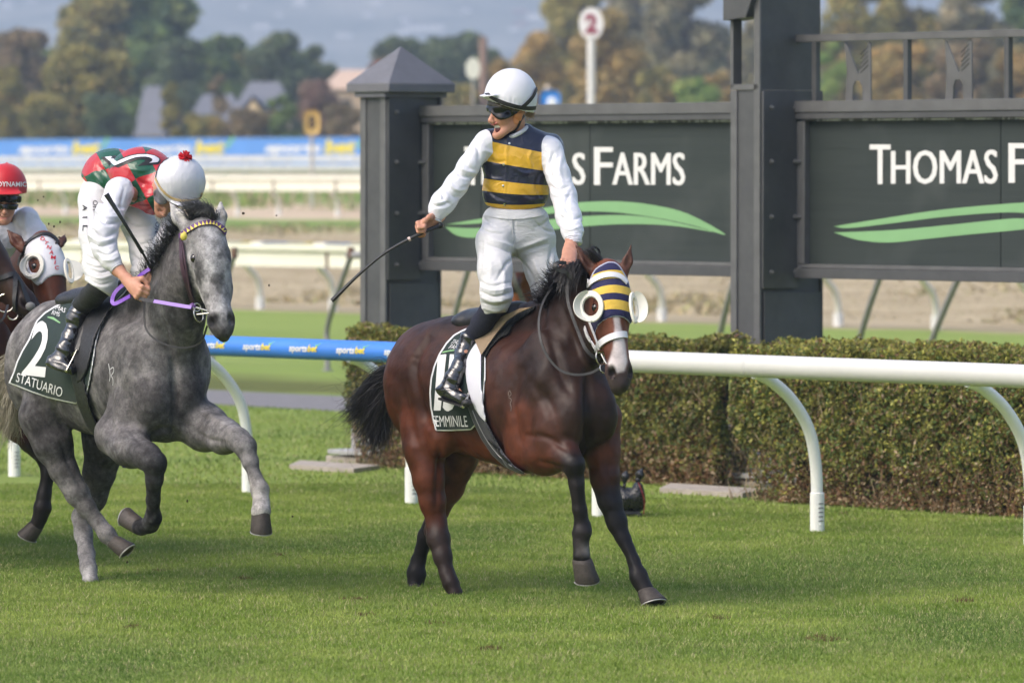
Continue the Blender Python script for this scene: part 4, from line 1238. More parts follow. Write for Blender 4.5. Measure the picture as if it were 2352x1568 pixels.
# ================================================================== animals and people: shared kit
def m_coat(name, rough=.42, spec=.45, sheen=.15, dapple=None, bumps=.25):
    t = NT(name); co = t.coord()
    c = t.attr('Col')
    n = t.noise(co, 9, 5, .65)
    c2 = t.mix(t.ramp(n, [(.3, 0.), (.7, 1.)]), t.mix(1.0, c, (.62, .60, .60), 'MULTIPLY'), t.mix(1.0, c, (1.25, 1.22, 1.2), 'MULTIPLY'))
    if dapple:
        v = t.voronoi(t.mapping(co, (1, 1, .8)), 34, 'SMOOTH_F1')
        dn = t.noise(co, 3.2, 4, .7)
        dm = t.math('MULTIPLY', t.ramp(v, [(.0, 1.), (.6, 0.)]), t.ramp(dn, [(.42, 0.), (.65, .5)]))
        c2 = t.mix(dm, c2, dapple)
        c2 = t.mix(t.ramp(t.noise(co, 22, 6, .8), [(.44, 0.), (.60, .75)]), c2, t.mix(1.0, c2, (.42, .42, .43), 'MULTIPLY'))
        c2 = t.mix(t.ramp(t.noise(t.mapping(co, (1, 1, .6)), 48, 4, .8), [(.50, 0.), (.68, .5)]), c2, t.mix(1.0, c2, (1.7, 1.7, 1.72), 'MULTIPLY'))
    hair = t.noise(t.mapping(co, (260, 260, 60)), 1.0, 2, .6)
    c2 = t.mix(t.ramp(hair, [(.3, .0), (.8, .28)]), c2, t.mix(1.0, c2, (1.5, 1.45, 1.4), 'MULTIPLY'))
    b = t.bump(t.noise(co, 14, 3, .6), bumps, .02)
    b = t.bump(hair, .16, .003, b)
    t.set(col=c2, rough=t.ramp(n, [(.3, rough - .07), (.7, rough + .1)]), spec=spec, sheen=sheen, normal=b)
    return t.m
M_COAT = m_coat('bay coat', .50, .26, .0, None, .14)
M_GREYC = m_coat('grey coat', .72, .14, .0, (.20, .20, .21), .2)
M_BLACKL = plain('black leather', (.012, .012, .013), .35, .2, 20, bump=.2, bscale=200)
M_BLACKR = plain('black strap', (.014, .014, .016), .55, .2, 20)
M_METAL = plain('bit metal', (.55, .53, .48), .25, .1, 20, metal=1.)
M_EYE = plain('horse eye', (.010, .007, .006), .06, .1, 20, spec=.8)
M_HOOF = plain('hoof horn', (.040, .031, .026), .6, .35, 30, bump=.3, bscale=120)
M_SHOE = plain('aluminium shoe', (.36, .35, .34), .5, .2, 20, metal=.5)

def groove_disp(lines):
    """shallow furrows (amp < 0) or ridges (amp > 0) along px polylines on the side turned to the camera: (points, amp, width px)"""
    def f(V, N):
        t = topx(V); d = np.zeros(len(V)); fc = np.clip(-N[:, 1] * 2.5, 0, 1)
        for pts, amp, w in lines:
            q = bez([Vector((a, b, 0)) for a, b in pts], 12); m = np.full(len(V), 1e9); tt = np.zeros(len(V))
            for i in range(12):
                e = (q[i + 1].x - q[i].x, q[i + 1].y - q[i].y); k = np.clip(((t[:, 0] - q[i].x) * e[0] + (t[:, 1] - q[i].y) * e[1]) / (e[0] ** 2 + e[1] ** 2 + 1e-9), 0, 1)
                dd = (t[:, 0] - q[i].x - e[0] * k) ** 2 + (t[:, 1] - q[i].y - e[1] * k) ** 2
                u = dd < m; m = np.where(u, dd, m); tt = np.where(u, (i + k) / 12, tt)
            d += amp * np.exp(-m / (w * w)) * np.sin(np.clip(tt * .9 + .05, 0, 1) * math.pi) ** .5
        return d * fc
    return f
def skin_up(S, h, name, m, parent, sm=2, cols=None, tau=.012, disp=None, attrs=None, colfix=None, field=None, clip=None):
    G, lo, h, ax = field or S.field(h)
    if clip is not None:
        nr_ = np.argwhere(G < .04)
        X = ax[0][nr_[:, 0]]; Y = ax[1][nr_[:, 1]]; Z = ax[2][nr_[:, 2]]
        rg = clip(X / Y * F + CX, (CH - Z) / Y * F + HY, X, Y, Z).astype(np.float32)
        G = G.copy(); i_ = (nr_[:, 0], nr_[:, 1], nr_[:, 2]); G[i_] = np.maximum(G[i_], rg)
    V, Q = nets(G, lo, h, sm)
    N = vnormals(V, Q)
    if disp is not None: V = V + N * disp(V, N)[:, None]
    A = {}
    if cols is not False:
        C = S.colours(V, tau)
        if colfix: C = colfix(V, C, N)
        A['Col'] = C
    if attrs: A.update(attrs(V, N))
    o = link(name, mesh_np(name, V, Q, A), m, parent)
    b = bvh_of(V, Q); 
    return o, b, (G, lo, h, ax), V, Q, N
def largest(V, Q):
    L = np.arange(len(V))
    for _ in range(400):
        m = L[Q].min(1); L2 = L.copy()
        for j in range(4): np.minimum.at(L2, Q[:, j], m)
        L2 = L2[L2]
        if (L2 == L).all(): break
        L = L2
    c = np.bincount(L[Q[:, 0]]).argmax(); Q = Q[L[Q[:, 0]] == c]
    u, inv = np.unique(Q, return_inverse=True)
    return V[u], inv.reshape(-1, 4)
def shell(fieldt, off, region, name, m, parent, sm=2, attrs=None, crop=None, disp=None):
    """closed cloth lying off metres over a body, bounded by region(px, py, x, y, z) < 0 (in metres)"""
    G, lo, h, ax = fieldt
    if crop is not None:
        i0 = [max(0, int((crop[0][i] - lo[i]) / h)) for i in range(3)]; i1 = [min(G.shape[i], int((crop[1][i] - lo[i]) / h) + 2) for i in range(3)]
        G = G[i0[0]:i1[0], i0[1]:i1[1], i0[2]:i1[2]]; ax = [ax[i][i0[i]:i1[i]] for i in range(3)]; lo = np.array([a[0] for a in ax])
    near = np.argwhere(np.abs(G - off) < .06)
    X = ax[0][near[:, 0]]; Y = ax[1][near[:, 1]]; Z = ax[2][near[:, 2]]
    px = X / Y * F + CX; py = (CH - Z) / Y * F + HY
    rg = region(px, py, X, Y, Z).astype(np.float32)
    g = G[near[:, 0], near[:, 1], near[:, 2]] - off
    Gn = np.where(G - off < 0, -.06, .06).astype(np.float32)
    # keep it a thin shell: hollow inside
    Gn[:] = .06
    Gn[near[:, 0], near[:, 1], near[:, 2]] = np.maximum(np.maximum(g, rg), -(g + off + .016))
    V, Q = nets(Gn, lo, h, sm)
    if not len(V): print('EMPTY SHELL', name); return None
    V, Q = largest(V, Q)
    N = vnormals(V, Q)
    if disp is not None: V = V + N * disp(V, N)[:, None]
    o = link(name, mesh_np(name, V, Q, attrs(V, N) if attrs else None), m, parent)
    return o, bvh_of(V, Q), V, Q
def polyreg(poly, extra=None, scale=30.):
    s = scale / F
    def f(px, py, X, Y, Z):
        d = polysd(np.stack([px, py], 1), poly) * s
        if extra is not None: d = np.maximum(d, extra(px, py, X, Y, Z))
        return d
    return f

def strands(name, m, parent, guides, N, rad, seed=1, spread=.01, wob=.01, seg=10, lenvar=.35, tipspread=2.0, col=None):
    """hair: N tapered 3-sided strands between guide curves (lists of points)"""
    r = np.random.default_rng(seed)
    gs = [np.array([tuple(v) for v in bez(g, seg)]) for g in guides]
    V = []; Fc = []; base = 0
    for i in range(N):
        t = r.random() * (len(gs) - 1); k = min(int(t), len(gs) - 2) if len(gs) > 1 else 0; t -= k
        g = gs[k] * (1 - t) + gs[k + 1] * t if len(gs) > 1 else gs[0].copy()
        L_ = 1 - lenvar * r.random()
        s = np.linspace(0, 1, seg + 1)
        idx = s * L_ * seg; i0 = np.minimum(idx.astype(int), seg - 1); fr = (idx - i0)[:, None]
        c = g[i0] * (1 - fr) + g[i0 + 1] * fr
        c = c + r.normal(size=3) * spread * (.5 + tipspread * s)[:, None]
        ph = r.random(3) * 6.28; fq = 3 + 5 * r.random()
        c = c + np.stack([np.sin(fq * s + ph[0]), np.sin(fq * s * .8 + ph[1]), np.sin(fq * s * 1.2 + ph[2])], 1) * wob * s[:, None]
        rr = rad * (.6 + .8 * r.random()) * (1 - s * .85)
        a = r.random() * 6.28
        tg = np.gradient(c, axis=0); tg /= np.linalg.norm(tg, axis=1)[:, None] + 1e-9
        x = np.cross(tg, [.3, .9, .2]); x /= np.linalg.norm(x, axis=1)[:, None] + 1e-9; y = np.cross(tg, x)
        for q in range(3):
            V.append(c + (x * math.cos(a + q * 2.094) + y * math.sin(a + q * 2.094)) * rr[:, None])
        n = seg + 1
        j = np.arange(seg)
        for q in range(3):
            A_ = base + q * n + j; B_ = base + ((q + 1) % 3) * n + j
            Fc.append(np.stack([A_, A_ + 1, B_ + 1, B_], 1))
        base += 3 * n
    return link(name, mesh_np(name, np.concatenate(V), np.concatenate(Fc)), m, parent)
def m_hair(name, c1, c2):
    t = NT(name); co = t.coord()
    t.set(col=t.mix(t.noise(co, 30, 2), c1, c2), rough=.38, spec=.5)
    return t.m
M_HAIRB = m_hair('black hair', (.010, .009, .010), (.035, .030, .030))
M_HAIRG = m_hair('grey hair', (.03, .03, .032), (.12, .12, .125))
M_HAIRP = m_hair('pale tail hair', (.16, .14, .10), (.42, .38, .30))

def spots(V, C, N, lst, ymax):
    """dark openings (nostrils) painted where the hide itself is dark: (px, py, rx, ry)"""
    t = topx(V)
    for x, y, rx, ry in lst:
        m = np.clip(1.5 - np.sqrt(((t[:, 0] - x) / rx) ** 2 + ((t[:, 1] - y) / ry) ** 2), 0, 1) * (V[:, 1] < ymax) * (N[:, 1] < .2)
        C = C * (1 - m[:, None]) + np.array([.006, .004, .004]) * m[:, None]
    return C
class Head:
    def __init__(s, poll, muz, face):
        s.O = Vector(poll); s.D = (Vector(muz) - s.O); s.L = s.D.length; s.D.normalize()
        N = Vector(face); s.N = (N - s.D * N.dot(s.D)).normalized(); s.T = s.D.cross(s.N); 
        if s.T.x < 0 and abs(s.T.x) > .15: s.T = -s.T
        s.ax = (s.D, s.N, s.T)
    def p(s, d, n, l): return s.O + s.D * (d * s.L) + s.N * n + s.T * l
    def loc(s, V):
        q = V - np.array(s.O); return q @ np.array(s.D) / s.L, q @ np.array(s.N), q @ np.array(s.T)
    def add(s, S, c, muzc, k=.035, sc=1.0, mouth=True):
        p = s.p; A = s.ax; z = sc
        S.ell(p(.10, -.03, 0), (.105 * z, .085 * z, .085 * z), A, k, c)
        S.ell(p(.30, -.005, 0), (.13 * z, .07 * z, .092 * z), A, k, c)
        S.cap(p(.22, .012, 0), p(.80, .0, 0), .055 * z, .040 * z, k, c)
        S.cap(p(.30, -.06, 0), p(.84, -.035, 0), .082 * z, .052 * z, k, c)
        for l in (-1, 1):
            S.ell(p(.40, -.105, l * .048), (.150 * z, .105 * z, .040 * z), A, .03, c)
            S.ell(p(.31, -.004, l * .078), (.045 * z, .028 * z, .026 * z), A, .02, c)
            S.cap(p(.36, -.02, l * .07), p(.62, -.045, l * .048), .016, .012, .025, c)     # facial crest
        S.cap(p(.42, -.15, 0), p(.88, -.085, 0), .045 * z, .032 * z, k, c)
        S.ell(p(.885, -.028, 0), (.078 * z, .054 * z, .064 * z), A, k, muzc)
        S.ell(p(.975, -.030, 0), (.040 * z, .044 * z, .043 * z), A, .025, muzc)
        S.ell(p(.965, -.078, 0), (.045 * z, .030 * z, .034 * z), A, .014, muzc)
        for l in (-1, 1):
            S.ell(p(.875, -.002, l * .040), (.044 * z, .030 * z, .028 * z), A, .018, muzc)
            S.cap(p(.860, .030, l * .066), p(.908, .010, l * .046), .019, .017, .010, None, op='sub')
            S.cap(p(.285, .03, l * .11), p(.34, .02, l * .11), .012, .012, .02, None, op='sub')
        if mouth: S.cap(p(.93, -.058, -.06), p(.93, -.058, .06), .006, .006, .012, None, op='sub')
    def dark(s, V, C):
        for l in (-1, 1):
            q = V - np.array(s.p(.880, .026, l * .060)); m = np.clip(1.8 - np.linalg.norm(q * [1, 1, .8], axis=1) / .019, 0, 1)[:, None]
            C = C * (1 - m) + np.array([.008, .005, .005]) * m
        return C
    def ear(s, S, base, tip, c, r=.030, cin=None):
        base, tip = Vector(base), Vector(tip); d = (tip - base)
        m1 = base + d * .38; ax_ = s.N
        S.cap(base - d * .12, m1, r * .85, r * 1.12, .02, c, (ax_, .75)); S.cap(m1, tip, r * 1.12, .006, .012, c, (ax_, .7))
        S.cap(base + d * .22 + s.N * .030, tip - d * .12 + s.N * .012, r * .62, .004, .008, None, op='sub')
def eye(root, c, r, look):
    b = MB(); b.ball(c, r, None, 16, 12); o = b.build('eye', M_EYE, root); return o
def hoof(root, cor, sole, fwd, rt=.050, rb=.066, shoe=True):
    """cor = coronet centre, sole = centre of the sole, fwd = toe direction"""
    cor, sole = Vector(cor), Vector(sole); A = (sole - cor); hgt = A.length; A.normalize()
    Fd = Vector(fwd); Fd = (Fd - A * Fd.dot(A)).normalized(); T = A.cross(Fd)
    b = MB(); bm = b.bm; rings = []
    for t, r, sh in ((-.12, rt * .86, -.006), (0.02, rt, -.002), (.12, rt * 1.03, 0), (.55, (rt + rb) / 2, .010), (.96, rb, .022), (1.0, rb * .985, .022), (1.0, rb * .75, .02), (.93, rb * .5, .015)):
        ring = []
        for k in range(24):
            a = 2 * math.pi * k / 24; ca, sa = math.cos(a), math.sin(a)
            rr = r * (1 + .12 * max(0, ca)) * (1 - .16 * max(0, -ca))
            ring.append(bm.verts.new(cor + A * (hgt * t) + Fd * (ca * rr + sh) + T * (sa * r * .93)))
        rings.append(ring)
    for i in range(len(rings) - 1):
        for k in range(24): bm.faces.new((rings[i][k], rings[i][(k + 1) % 24], rings[i + 1][(k + 1) % 24], rings[i + 1][k]))
    bm.faces.new(rings[-1])
    o = b.build('hoof', M_HOOF, root)
    if shoe:
        b = MB(); pts = []
        for k in range(-9, 10):
            a = k / 9 * 2.35
            rr = rb * (1 + .12 * max(0, math.cos(a))) * .93
            pts.append(cor + A * (hgt + .003) + Fd * (math.cos(a) * rr * .97 + .020) + T * (math.sin(a) * rb * .86))
        b.strap(pts, .012, .005, A); b.build('horseshoe', M_SHOE, o)
    return o
def pp(l, Y=None): return P(*l) if Y is None else P(l[0], l[1], Y)
def surf_strap(bvh, pts, w, t, name, m, root, off=.003, n=24, tube=False):
    """strap lying on a surface through px points"""
    q = bez([Vector((a, b_, 0)) for a, b_ in pts], n); P_, N_ = [], []
    for v in q:
        l, nr = hit(bvh, v.x, v.y, off); P_.append(l); N_.append(nr)
    # even out jumps
    for _ in range(2):
        P_ = [P_[0]] + [(P_[i - 1] + P_[i] * 2 + P_[i + 1]) / 4 for i in range(1, len(P_) - 1)] + [P_[-1]]
    b = MB()
    if tube: b.tube(P_, w / 2, 8)
    else: b.strap(P_, w, t, N_)
    return b.build(name, m, root)
def cloth_mat(name, base=None, attrcol=False, rough=.5, spec=.4, wr=.35, wscale=9, sheen=.1, stretch=(1, 1, 1), bands=None, aniso=None):
    """woven cloth with soft folds; bands = (attribute, [(pos, colour)...]) crisp bands"""
    t = NT(name); co = t.coord()
    if bands: c = t.ramp(t.attr(bands[0], 'Fac'), bands[1], 'CONSTANT')
    elif attrcol: c = t.attr('Col')
    else: c = None
    n = t.noise(t.mapping(co, stretch), wscale, 4, .55, .6)
    n2 = t.noise(co, 2.5 * wscale, 3, .6, .8)
    cc = t.mix(t.ramp(n, [(.25, 0.), (.8, 1.)]), t.mix(1.0, c if c is not None else base + (1,), (.93, .93, .94), 'MULTIPLY'), c if c is not None else base + (1,))
    rg = t.math('POWER', t.math('SUBTRACT', 1.0, t.math('ABSOLUTE', t.math('MULTIPLY', t.math('SUBTRACT', t.noise(t.mapping(co, stretch), wscale * 1.3, 2, .45, 1.2), .5), 3.2)), clamp=True), 2.5)
    b = t.bump(n, wr * .8, .025)
    if wr > .15: b = t.bump(rg, min(1, (wr - .12) * 2.2), .010, b); b = t.bump(n2, wr * .3, .01, b); b = t.bump(t.noise(co, 700, 1), .08, .001, b)
    t.set(col=cc, rough=rough, spec=spec, sheen=sheen, normal=b)
    return t
def folds(seedv, amp, axis=(0, 0, 1), fine=22, across=7):
    """ridged folds running across an axis"""
    axv = nrmv(axis)
    def f(V, N):
        q = V + seedv
        along = (q @ axv)[:, None] * axv[None]
        w = (q - along) * across + along * fine
        n = 1 - np.abs(2 * fbm(w, 1.0, 2) - 1)
        n2 = 1 - np.abs(2 * fbm(w * 2.1 + 5, 1.0, 2) - 1)
        return ((n - .6) * amp + (n2 - .6) * amp * .45)
    return f
# ================================================================== the winning bay horse
def build_bay():
    root = empty('horse', P(1200, 1370, 29.8), label='bright bay racehorse in navy and gold striped blinker hood, cantering towards the right', cat='horse')
    a = Vector((.607, -.794, 0)); b_ = Vector((.794, .607, 0)); A = (a, b_, UP)
    red = (.082, .023, .0100); brn = (.042, .0155, .0095); dk = (.026, .0125, .0095); blk = (.0095, .0075, .0080); drk = (.017, .0105, .009)
    S = Sdf(); K = .07
    # torso
    S.ell(P(1002, 866, 30.42), (.34, .25, .30), A, K, brn)
    S.ell(P(1020, 806, 30.38), (.32, .17, .17), A, K, dk)
    S.ell(P(966, 905, 30.50), (.16, .20, .27), A, K, red)
    S.cap(P(1050, 878, 30.30), P(1215, 905, 29.75), .325, .335, K, brn, (b_, .84))
    S.ell(P(1245, 925, 29.62), (.30, .255, .35), A, K, brn)
    S.ell(P(1215, 770, 29.85), (.32, .10, .17), A, K, dk)
    S.ell(P(1308, 885, 29.40), (.20, .225, .28), A, K, dk)
    S.ell(P(1305, 990, 29.42), (.19, .16, .15), A, K, drk)
    S.cap(P(1085, 960, 30.15), P(1200, 990, 29.8), .21, .22, K, red, (b_, .8))
    # neck
    S.chain([(P(1292, 838, 29.62), .255), (P(1330, 740, 29.42), .20), (P(1372, 668, 29.2), .14)], .06, dk, (b_, .60))
    S.cap(P(1248, 722, 29.8), P(1362, 618, 29.25), .075, .055, .08, drk)
    S.cap(P(1372, 800, 29.22), P(1388, 720, 29.08), .085, .08, .07, drk)
    # shoulder and chest muscles
    S.ell(P(1240, 872, 29.38), (.17, .075, .26), (a, b_, UP), .10, dk)
    S.ell(P(1212, 975, 29.40), (.15, .075, .15), A, .05, red)
    S.ell(P(1262, 985, 29.24), (.11, .07, .15), A, .04, brn)
    S.ell(P(1316, 955, 29.20), (.09, .085, .15), A, .08, dk); S.ell(P(1384, 950, 29.31), (.085, .085, .15), A, .08, dk)
    S.cap(P(1045, 800, 30.33), P(1215, 782, 29.88), .165, .165, K, dk)
    # near fore, lifted
    S.chain([(P(1215, 1030, 29.50), .135), (P(1255, 1042, 29.34), .105), (P(1300, 1048, 29.18), .078)], .05, red)
    S.chain([(P(1300, 1048, 29.18), .076), (P(1318, 1066, 29.12), .062)], .03, blk)
    S.chain([(P(1318, 1066, 29.12), .060), (P(1324, 1110, 29.12), .040), (P(1331, 1170, 29.13), .035), (P(1337, 1208, 29.14), .040), (P(1337, 1222, 29.14), .048), (P(1335, 1246, 29.14), .042), (P(1336, 1276, 29.13), .050)], .02, blk)
    S.ell(P(1327, 1226, 29.17), (.03, .03, .028), None, .02, blk)
    S.ell(P(1345, 1264, 29.12), (.018, .022, .026), None, .012, (.45, .42, .40))
    # far fore, reaching for the ground
    S.chain([(P(1376, 962, 29.48), .125), (P(1381, 1030, 29.45), .092), (P(1389, 1095, 29.42), .078)], .05, red)
    S.chain([(P(1389, 1095, 29.42), .076), (P(1402, 1155, 29.40), .064), (P(1416, 1196, 29.38), .060), (P(1432, 1236, 29.35), .042), (P(1455, 1288, 29.31), .034), (P(1467, 1322, 29.28), .050), (P(1471, 1334, 29.27), .046), (P(1484, 1356, 29.25), .049)], .022, blk)
    # near hind
    S.ell(P(978, 985, 30.28), (.15, .13, .20), A, .06, red)
    S.ell(P(1012, 1000, 30.12), (.11, .08, .13), A, .05, red)
    S.chain([(P(975, 1030, 30.24), .12), (P(985, 1100, 30.2), .086), (P(994, 1150, 30.2), .070), (P(1003, 1200, 30.2), .058)], .04, red)
    S.chain([(P(1003, 1200, 30.2), .056), (P(1008, 1236, 30.17), .062), (P(1018, 1278, 30.13), .050), (P(1029, 1318, 30.1), .043), (P(1036, 1338, 30.08), .045), (P(1046, 1364, 30.06), .038), (P(1053, 1384, 30.04), .036)], .025, (.020, .012, .010))
    S.ell(P(986, 1216, 30.24), (.03, .03, .045), None, .025, (.03, .018, .016))
    # far hind
    S.ell(P(1052, 1000, 30.45), (.16, .11, .20), A, .05, (.07, .028, .016))
    S.chain([(P(1052, 1050, 30.45), .115), (P(1030, 1120, 30.52), .080), (P(1004, 1178, 30.6), .060)], .04, (.10, .035, .018))
    S.chain([(P(1004, 1178, 30.6), .060), (P(978, 1232, 30.66), .044), (P(962, 1286, 30.7), .038), (P(956, 1316, 30.7), .050), (P(952, 1354, 30.68), .044)], .025, blk)
    # flank groove
    H = Head(P(1399, 612, 29.00), P(1428, 886, 28.80), (.27, -.96, 0))
    H.add(S, (.115, .038, .020), (.040, .030, .030), sc=1.15)
    S.cap(H.p(.10, -.10, 0), P(1366, 690, 29.2), .085, .11, .05, dk, (b_, .75))
    H.ear(S, P(1362, 622, 29.03), P(1322, 562, 29.05), (.060, .026, .018), .034); H.ear(S, P(1436, 624, 28.98), P(1450, 560, 29.0), (.060, .026, .018), .030)
    blz = [(1406, 676), (1421, 676), (1424, 740), (1436, 790), (1441, 830), (1434, 852), (1418, 856), (1402, 848), (1396, 835), (1408, 800), (1412, 750), (1408, 720)]
    fN = np.array(H.N)
    def fix(V, C, N):
        t = topx(V)
        f = (fbm(V, 5, 4) - .5)[:, None] * 1.5; f2 = (fbm(V + 8, 16, 3) - .5)[:, None]
        C = C * np.clip(1 + f * .8 + f2 * .7, .3, 2)
        # black points: inside of the thighs darker, dorsal dark
        m = np.clip(.5 - polysd(t, blz) / 5.0, 0, 1) * ((N @ fN) > .2) * ((V[:, 1] < 29.1))
        C = C * (1 - m[:, None]) + np.array([.50, .46, .47])[None] * m[:, None]
        return spots(V, H.dark(V, C), N, ((1407, 852, 8, 10), (1453, 852, 6, 10)), 29.05)
    GR = [([(1350, 860), (1352, 950), (1350, 1040)], -0.0341, 9), ([(1290, 700), (1318, 780), (1350, 850)], -0.0186, 9), ([(1262, 760), (1285, 850), (1310, 905)], -0.0186, 12),
          ([(985, 780), (953, 840), (963, 912), (985, 975)], -0.0217, 9), ([(1195, 850), (1178, 930), (1192, 1010)], -0.0124, 10), ([(1215, 1000), (1255, 1005), (1300, 1030)], -0.0124, 7),
          ([(930, 880), (940, 960), (965, 1040)], -0.0109, 10), ([(1010, 1020), (1008, 1080), (1002, 1160)], -0.0155, 8), ([(1225, 880), (1262, 930), (1280, 990)], -0.0139, 12),
          ([(1394, 1010), (1398, 1080), (1408, 1140)], -0.0093, 7), ([(1375, 1015), (1380, 1090)], 0.0078, 9), ([(1100, 900), (1090, 960), (1120, 1010)], -0.0093, 14),
          ([(1235, 1060), (1275, 1070), (1300, 1075)], -0.0093, 6), ([(1262, 800), (1240, 870), (1225, 940)], 0.0124, 16), ([(1322, 1090), (1332, 1190)], 0.0047, 4), ([(1436, 1250), (1458, 1305)], 0.0047, 4)]
    gd_ = groove_disp(GR)
    dsp = lambda V, N: gd_(V, N) + (fbm(V, 6.5, 2) - .5) * .018 + (fbm(V, 20, 2) - .5) * .006
    bm_, bvh, fld, V, Q, N = skin_up(S, .0085, 'body', M_COAT, root, 2, colfix=fix, disp=dsp)
    # eyes
    for x_, y_, r_ in ((1364, 706, .024), (1455, 700, .022)):
        l_, n_ = hit(bvh, x_, y_, -.014); eye(root, l_, r_, None)
    # hooves
    hoof(root, P(1337, 1286, 29.13), P(1341, 1330, 29.16), (.55, -.65, .05), .057, .070)
    hoof(root, P(1485, 1358, 29.24), P(1492, 1388, 29.21), (.75, -.55, -.1), .053, .072)
    hoof(root, P(1052, 1382, 30.03), P(1055, 1400, 30.0), (.6, -.8, 0), .042, .055)
    hoof(root, P(951, 1352, 30.68), P(948, 1370, 30.64), (.3, -.8, -.3), .050, .060)
    # ---- striped blinker hood
    Hd = H
    outer = smoothpoly([(1355, 640), (1366, 618), (1384, 606), (1400, 600), (1418, 604), (1432, 622), (1446, 650), (1458, 690), (1462, 740), (1459, 772), (1448, 745), (1432, 730), (1413, 727), (1396, 733), (1376, 746), (1366, 768), (1352, 770), (1345, 740), (1338, 700), (1344, 665)], 2)
    eyeL = smoothpoly([(1348, 694), (1356, 682), (1368, 678), (1382, 685), (1387, 704), (1382, 722), (1368, 731), (1354, 724), (1347, 710)], 2)
    eyeR = smoothpoly([(1447, 692), (1455, 684), (1468, 695), (1466, 716), (1458, 724), (1448, 712)], 2)
    def reg(px, py, X, Y, Z):
        q = np.stack([px, py], 1)
        d = polysd(q, outer) * 29 / F
        d = np.maximum(d, -polysd(q, eyeL) * 29 / F); d = np.maximum(d, -polysd(q, eyeR) * 29 / F)
        dd, n, l = Hd.loc(np.stack([X, Y, Z], 1))
        return np.maximum(d, -(n + .13))
    st = [1400.0]
    def hattr(V, N):
        t = topx(V); x = t[:, 0] - 1412; 
        y = t[:, 1] - .0052 * np.maximum(0, np.abs(x)) ** 2 * 1.0 - x * .03
        e = -polysd(t, outer)
        return {'st': (y - 590) / 200.0, 'edge': e / 20.0}
    # band edges measured down the centre line
    nv, gd = (.022, .022, .075), (.66, .44, .075)
    bands = [(0.0, nv)]
    for y, c in ((619, gd), (639, nv), (654, gd), (672, nv), (687, gd), (709, nv)): bands.append(((y - 590) / 200.0, c))
    t = cloth_mat('striped hood cloth', rough=.75, spec=.2, wr=.2, wscale=14, bands=('st', bands))
    e = t.ramp(t.attr('edge', 'Fac'), [(0., 1.), (.14, 0.)], 'CONSTANT')
    cc = t.mix(e, t.n['Mix'].outputs[2] if 0 else t.b.inputs['Base Color'].links[0].from_socket, (.34, .36, .46)); t.set(col=cc)
    ho, hb, hV, hQ = shell(fld, .007, reg, 'blinker_hood', t.m, root, 2, hattr, crop=([-10, 28.5, 0], [10, 29.35, 3]))
    # blinker cups
    mcup = plain('blinker cup plastic', (.64, .62, .56), .45, .06, 12)
    def cup(px, py, rx, ry, sgn, lift):
        c = hit(bvh, px, py, .030)[0] if sgn < 0 else P(px, py, 28.87)
        n_ = (H.N * .85 + H.T * sgn * .55).normalized(); x_ = (H.T - n_ * H.T.dot(n_)).normalized(); y_ = n_.cross(x_)
        b = MB(); bm = b.bm; K_ = 32; s = 29 / F
        rings = []
        for rr, hh in ((1.0, -.004), (1.02, .006), (.98, .010), (.66, .012), (.60, .004), (.62, -.004)):
            ring = []
            for k in range(K_):
                an = 2 * math.pi * k / K_; side = max(0, sgn * math.cos(an))
                ring.append(bm.verts.new(c + x_ * (math.cos(an) * rx * s * rr) + y_ * (math.sin(an) * ry * s * rr) + n_ * hh))
            rings.append(ring)
        for i in range(len(rings)):
            j = (i + 1) % len(rings)
            for k in range(K_): bm.faces.new((rings[i][k], rings[i][(k + 1) % K_], rings[j][(k + 1) % K_], rings[j][k]))
        # flared shield on the outer half
        q0, q1 = [], []
        for k in range(-8, 9):
            an = k / 8 * 1.5; ca, sa = math.cos(an) * sgn, math.sin(an)
            w = math.cos(an) ** .5 if abs(an) < 1.55 else 0
            p0 = c + x_ * (ca * rx * s * .80) + y_ * (sa * ry * s * .82) + n_ * .006
            p1 = c + x_ * (ca * rx * s * (1.0 + (.18 if sgn < 0 else .7) * w)) + y_ * (sa * ry * s * 1.02) + n_ * (.012 + lift * w)
            q0.append(p0); q1.append(p1)
        va = [[bm.verts.new(p) for p in row] for row in (q0, q1, [p + x_ * sgn * .004 - n_ * .001 for p in q1], [p + x_ * sgn * .004 - n_ * .004 for p in q0])]
        for i in range(4):
            j = (i + 1) % 4
            for k in range(16): bm.faces.new((va[i][k], va[i][k + 1], va[j][k + 1], va[j][k]))
        b.build('blinker_cup', mcup, root)
    cup(1367, 706, 30, 37, -1, .035); cup(1455, 707, 13, 37, 1, .045)
    # bridle over the hood
    mwl = plain('white bridle leather', (.66, .65, .69), .5, .05, 30)
    surf_strap(hb, [(1352, 655), (1366, 643), (1384, 634), (1404, 631), (1424, 636), (1438, 650)], .030, .007, 'browband', mwl, root, .004)
    surf_strap(hb, [(1354, 645), (1348, 670), (1343, 700), (1342, 730), (1347, 752), (1352, 772)], .022, .006, 'cheek_strap', mwl, root, .006)
    surf_strap(bvh, [(1372, 804), (1380, 789), (1396, 778), (1414, 771), (1432, 768), (1445, 775), (1450, 792)], .034, .010, 'noseband', mwl, root, .004)
    surf_strap(bvh, [(1347, 752), (1354, 772), (1366, 790), (1374, 806)], .026, .006, 'cheek_strap', mwl, root, .008)
    surf_strap(bvh, [(1358, 736), (1366, 756), (1375, 780), (1381, 798)], .018, .005, 'noseband_hanger', mwl, root, .012)
    surf_strap(bvh, [(1454, 735), (1462, 748), (1468, 764)], .024, .005, 'cheek_strap', mwl, root, .010)
    # bit rings
    c = P(1387, 838, 28.86)
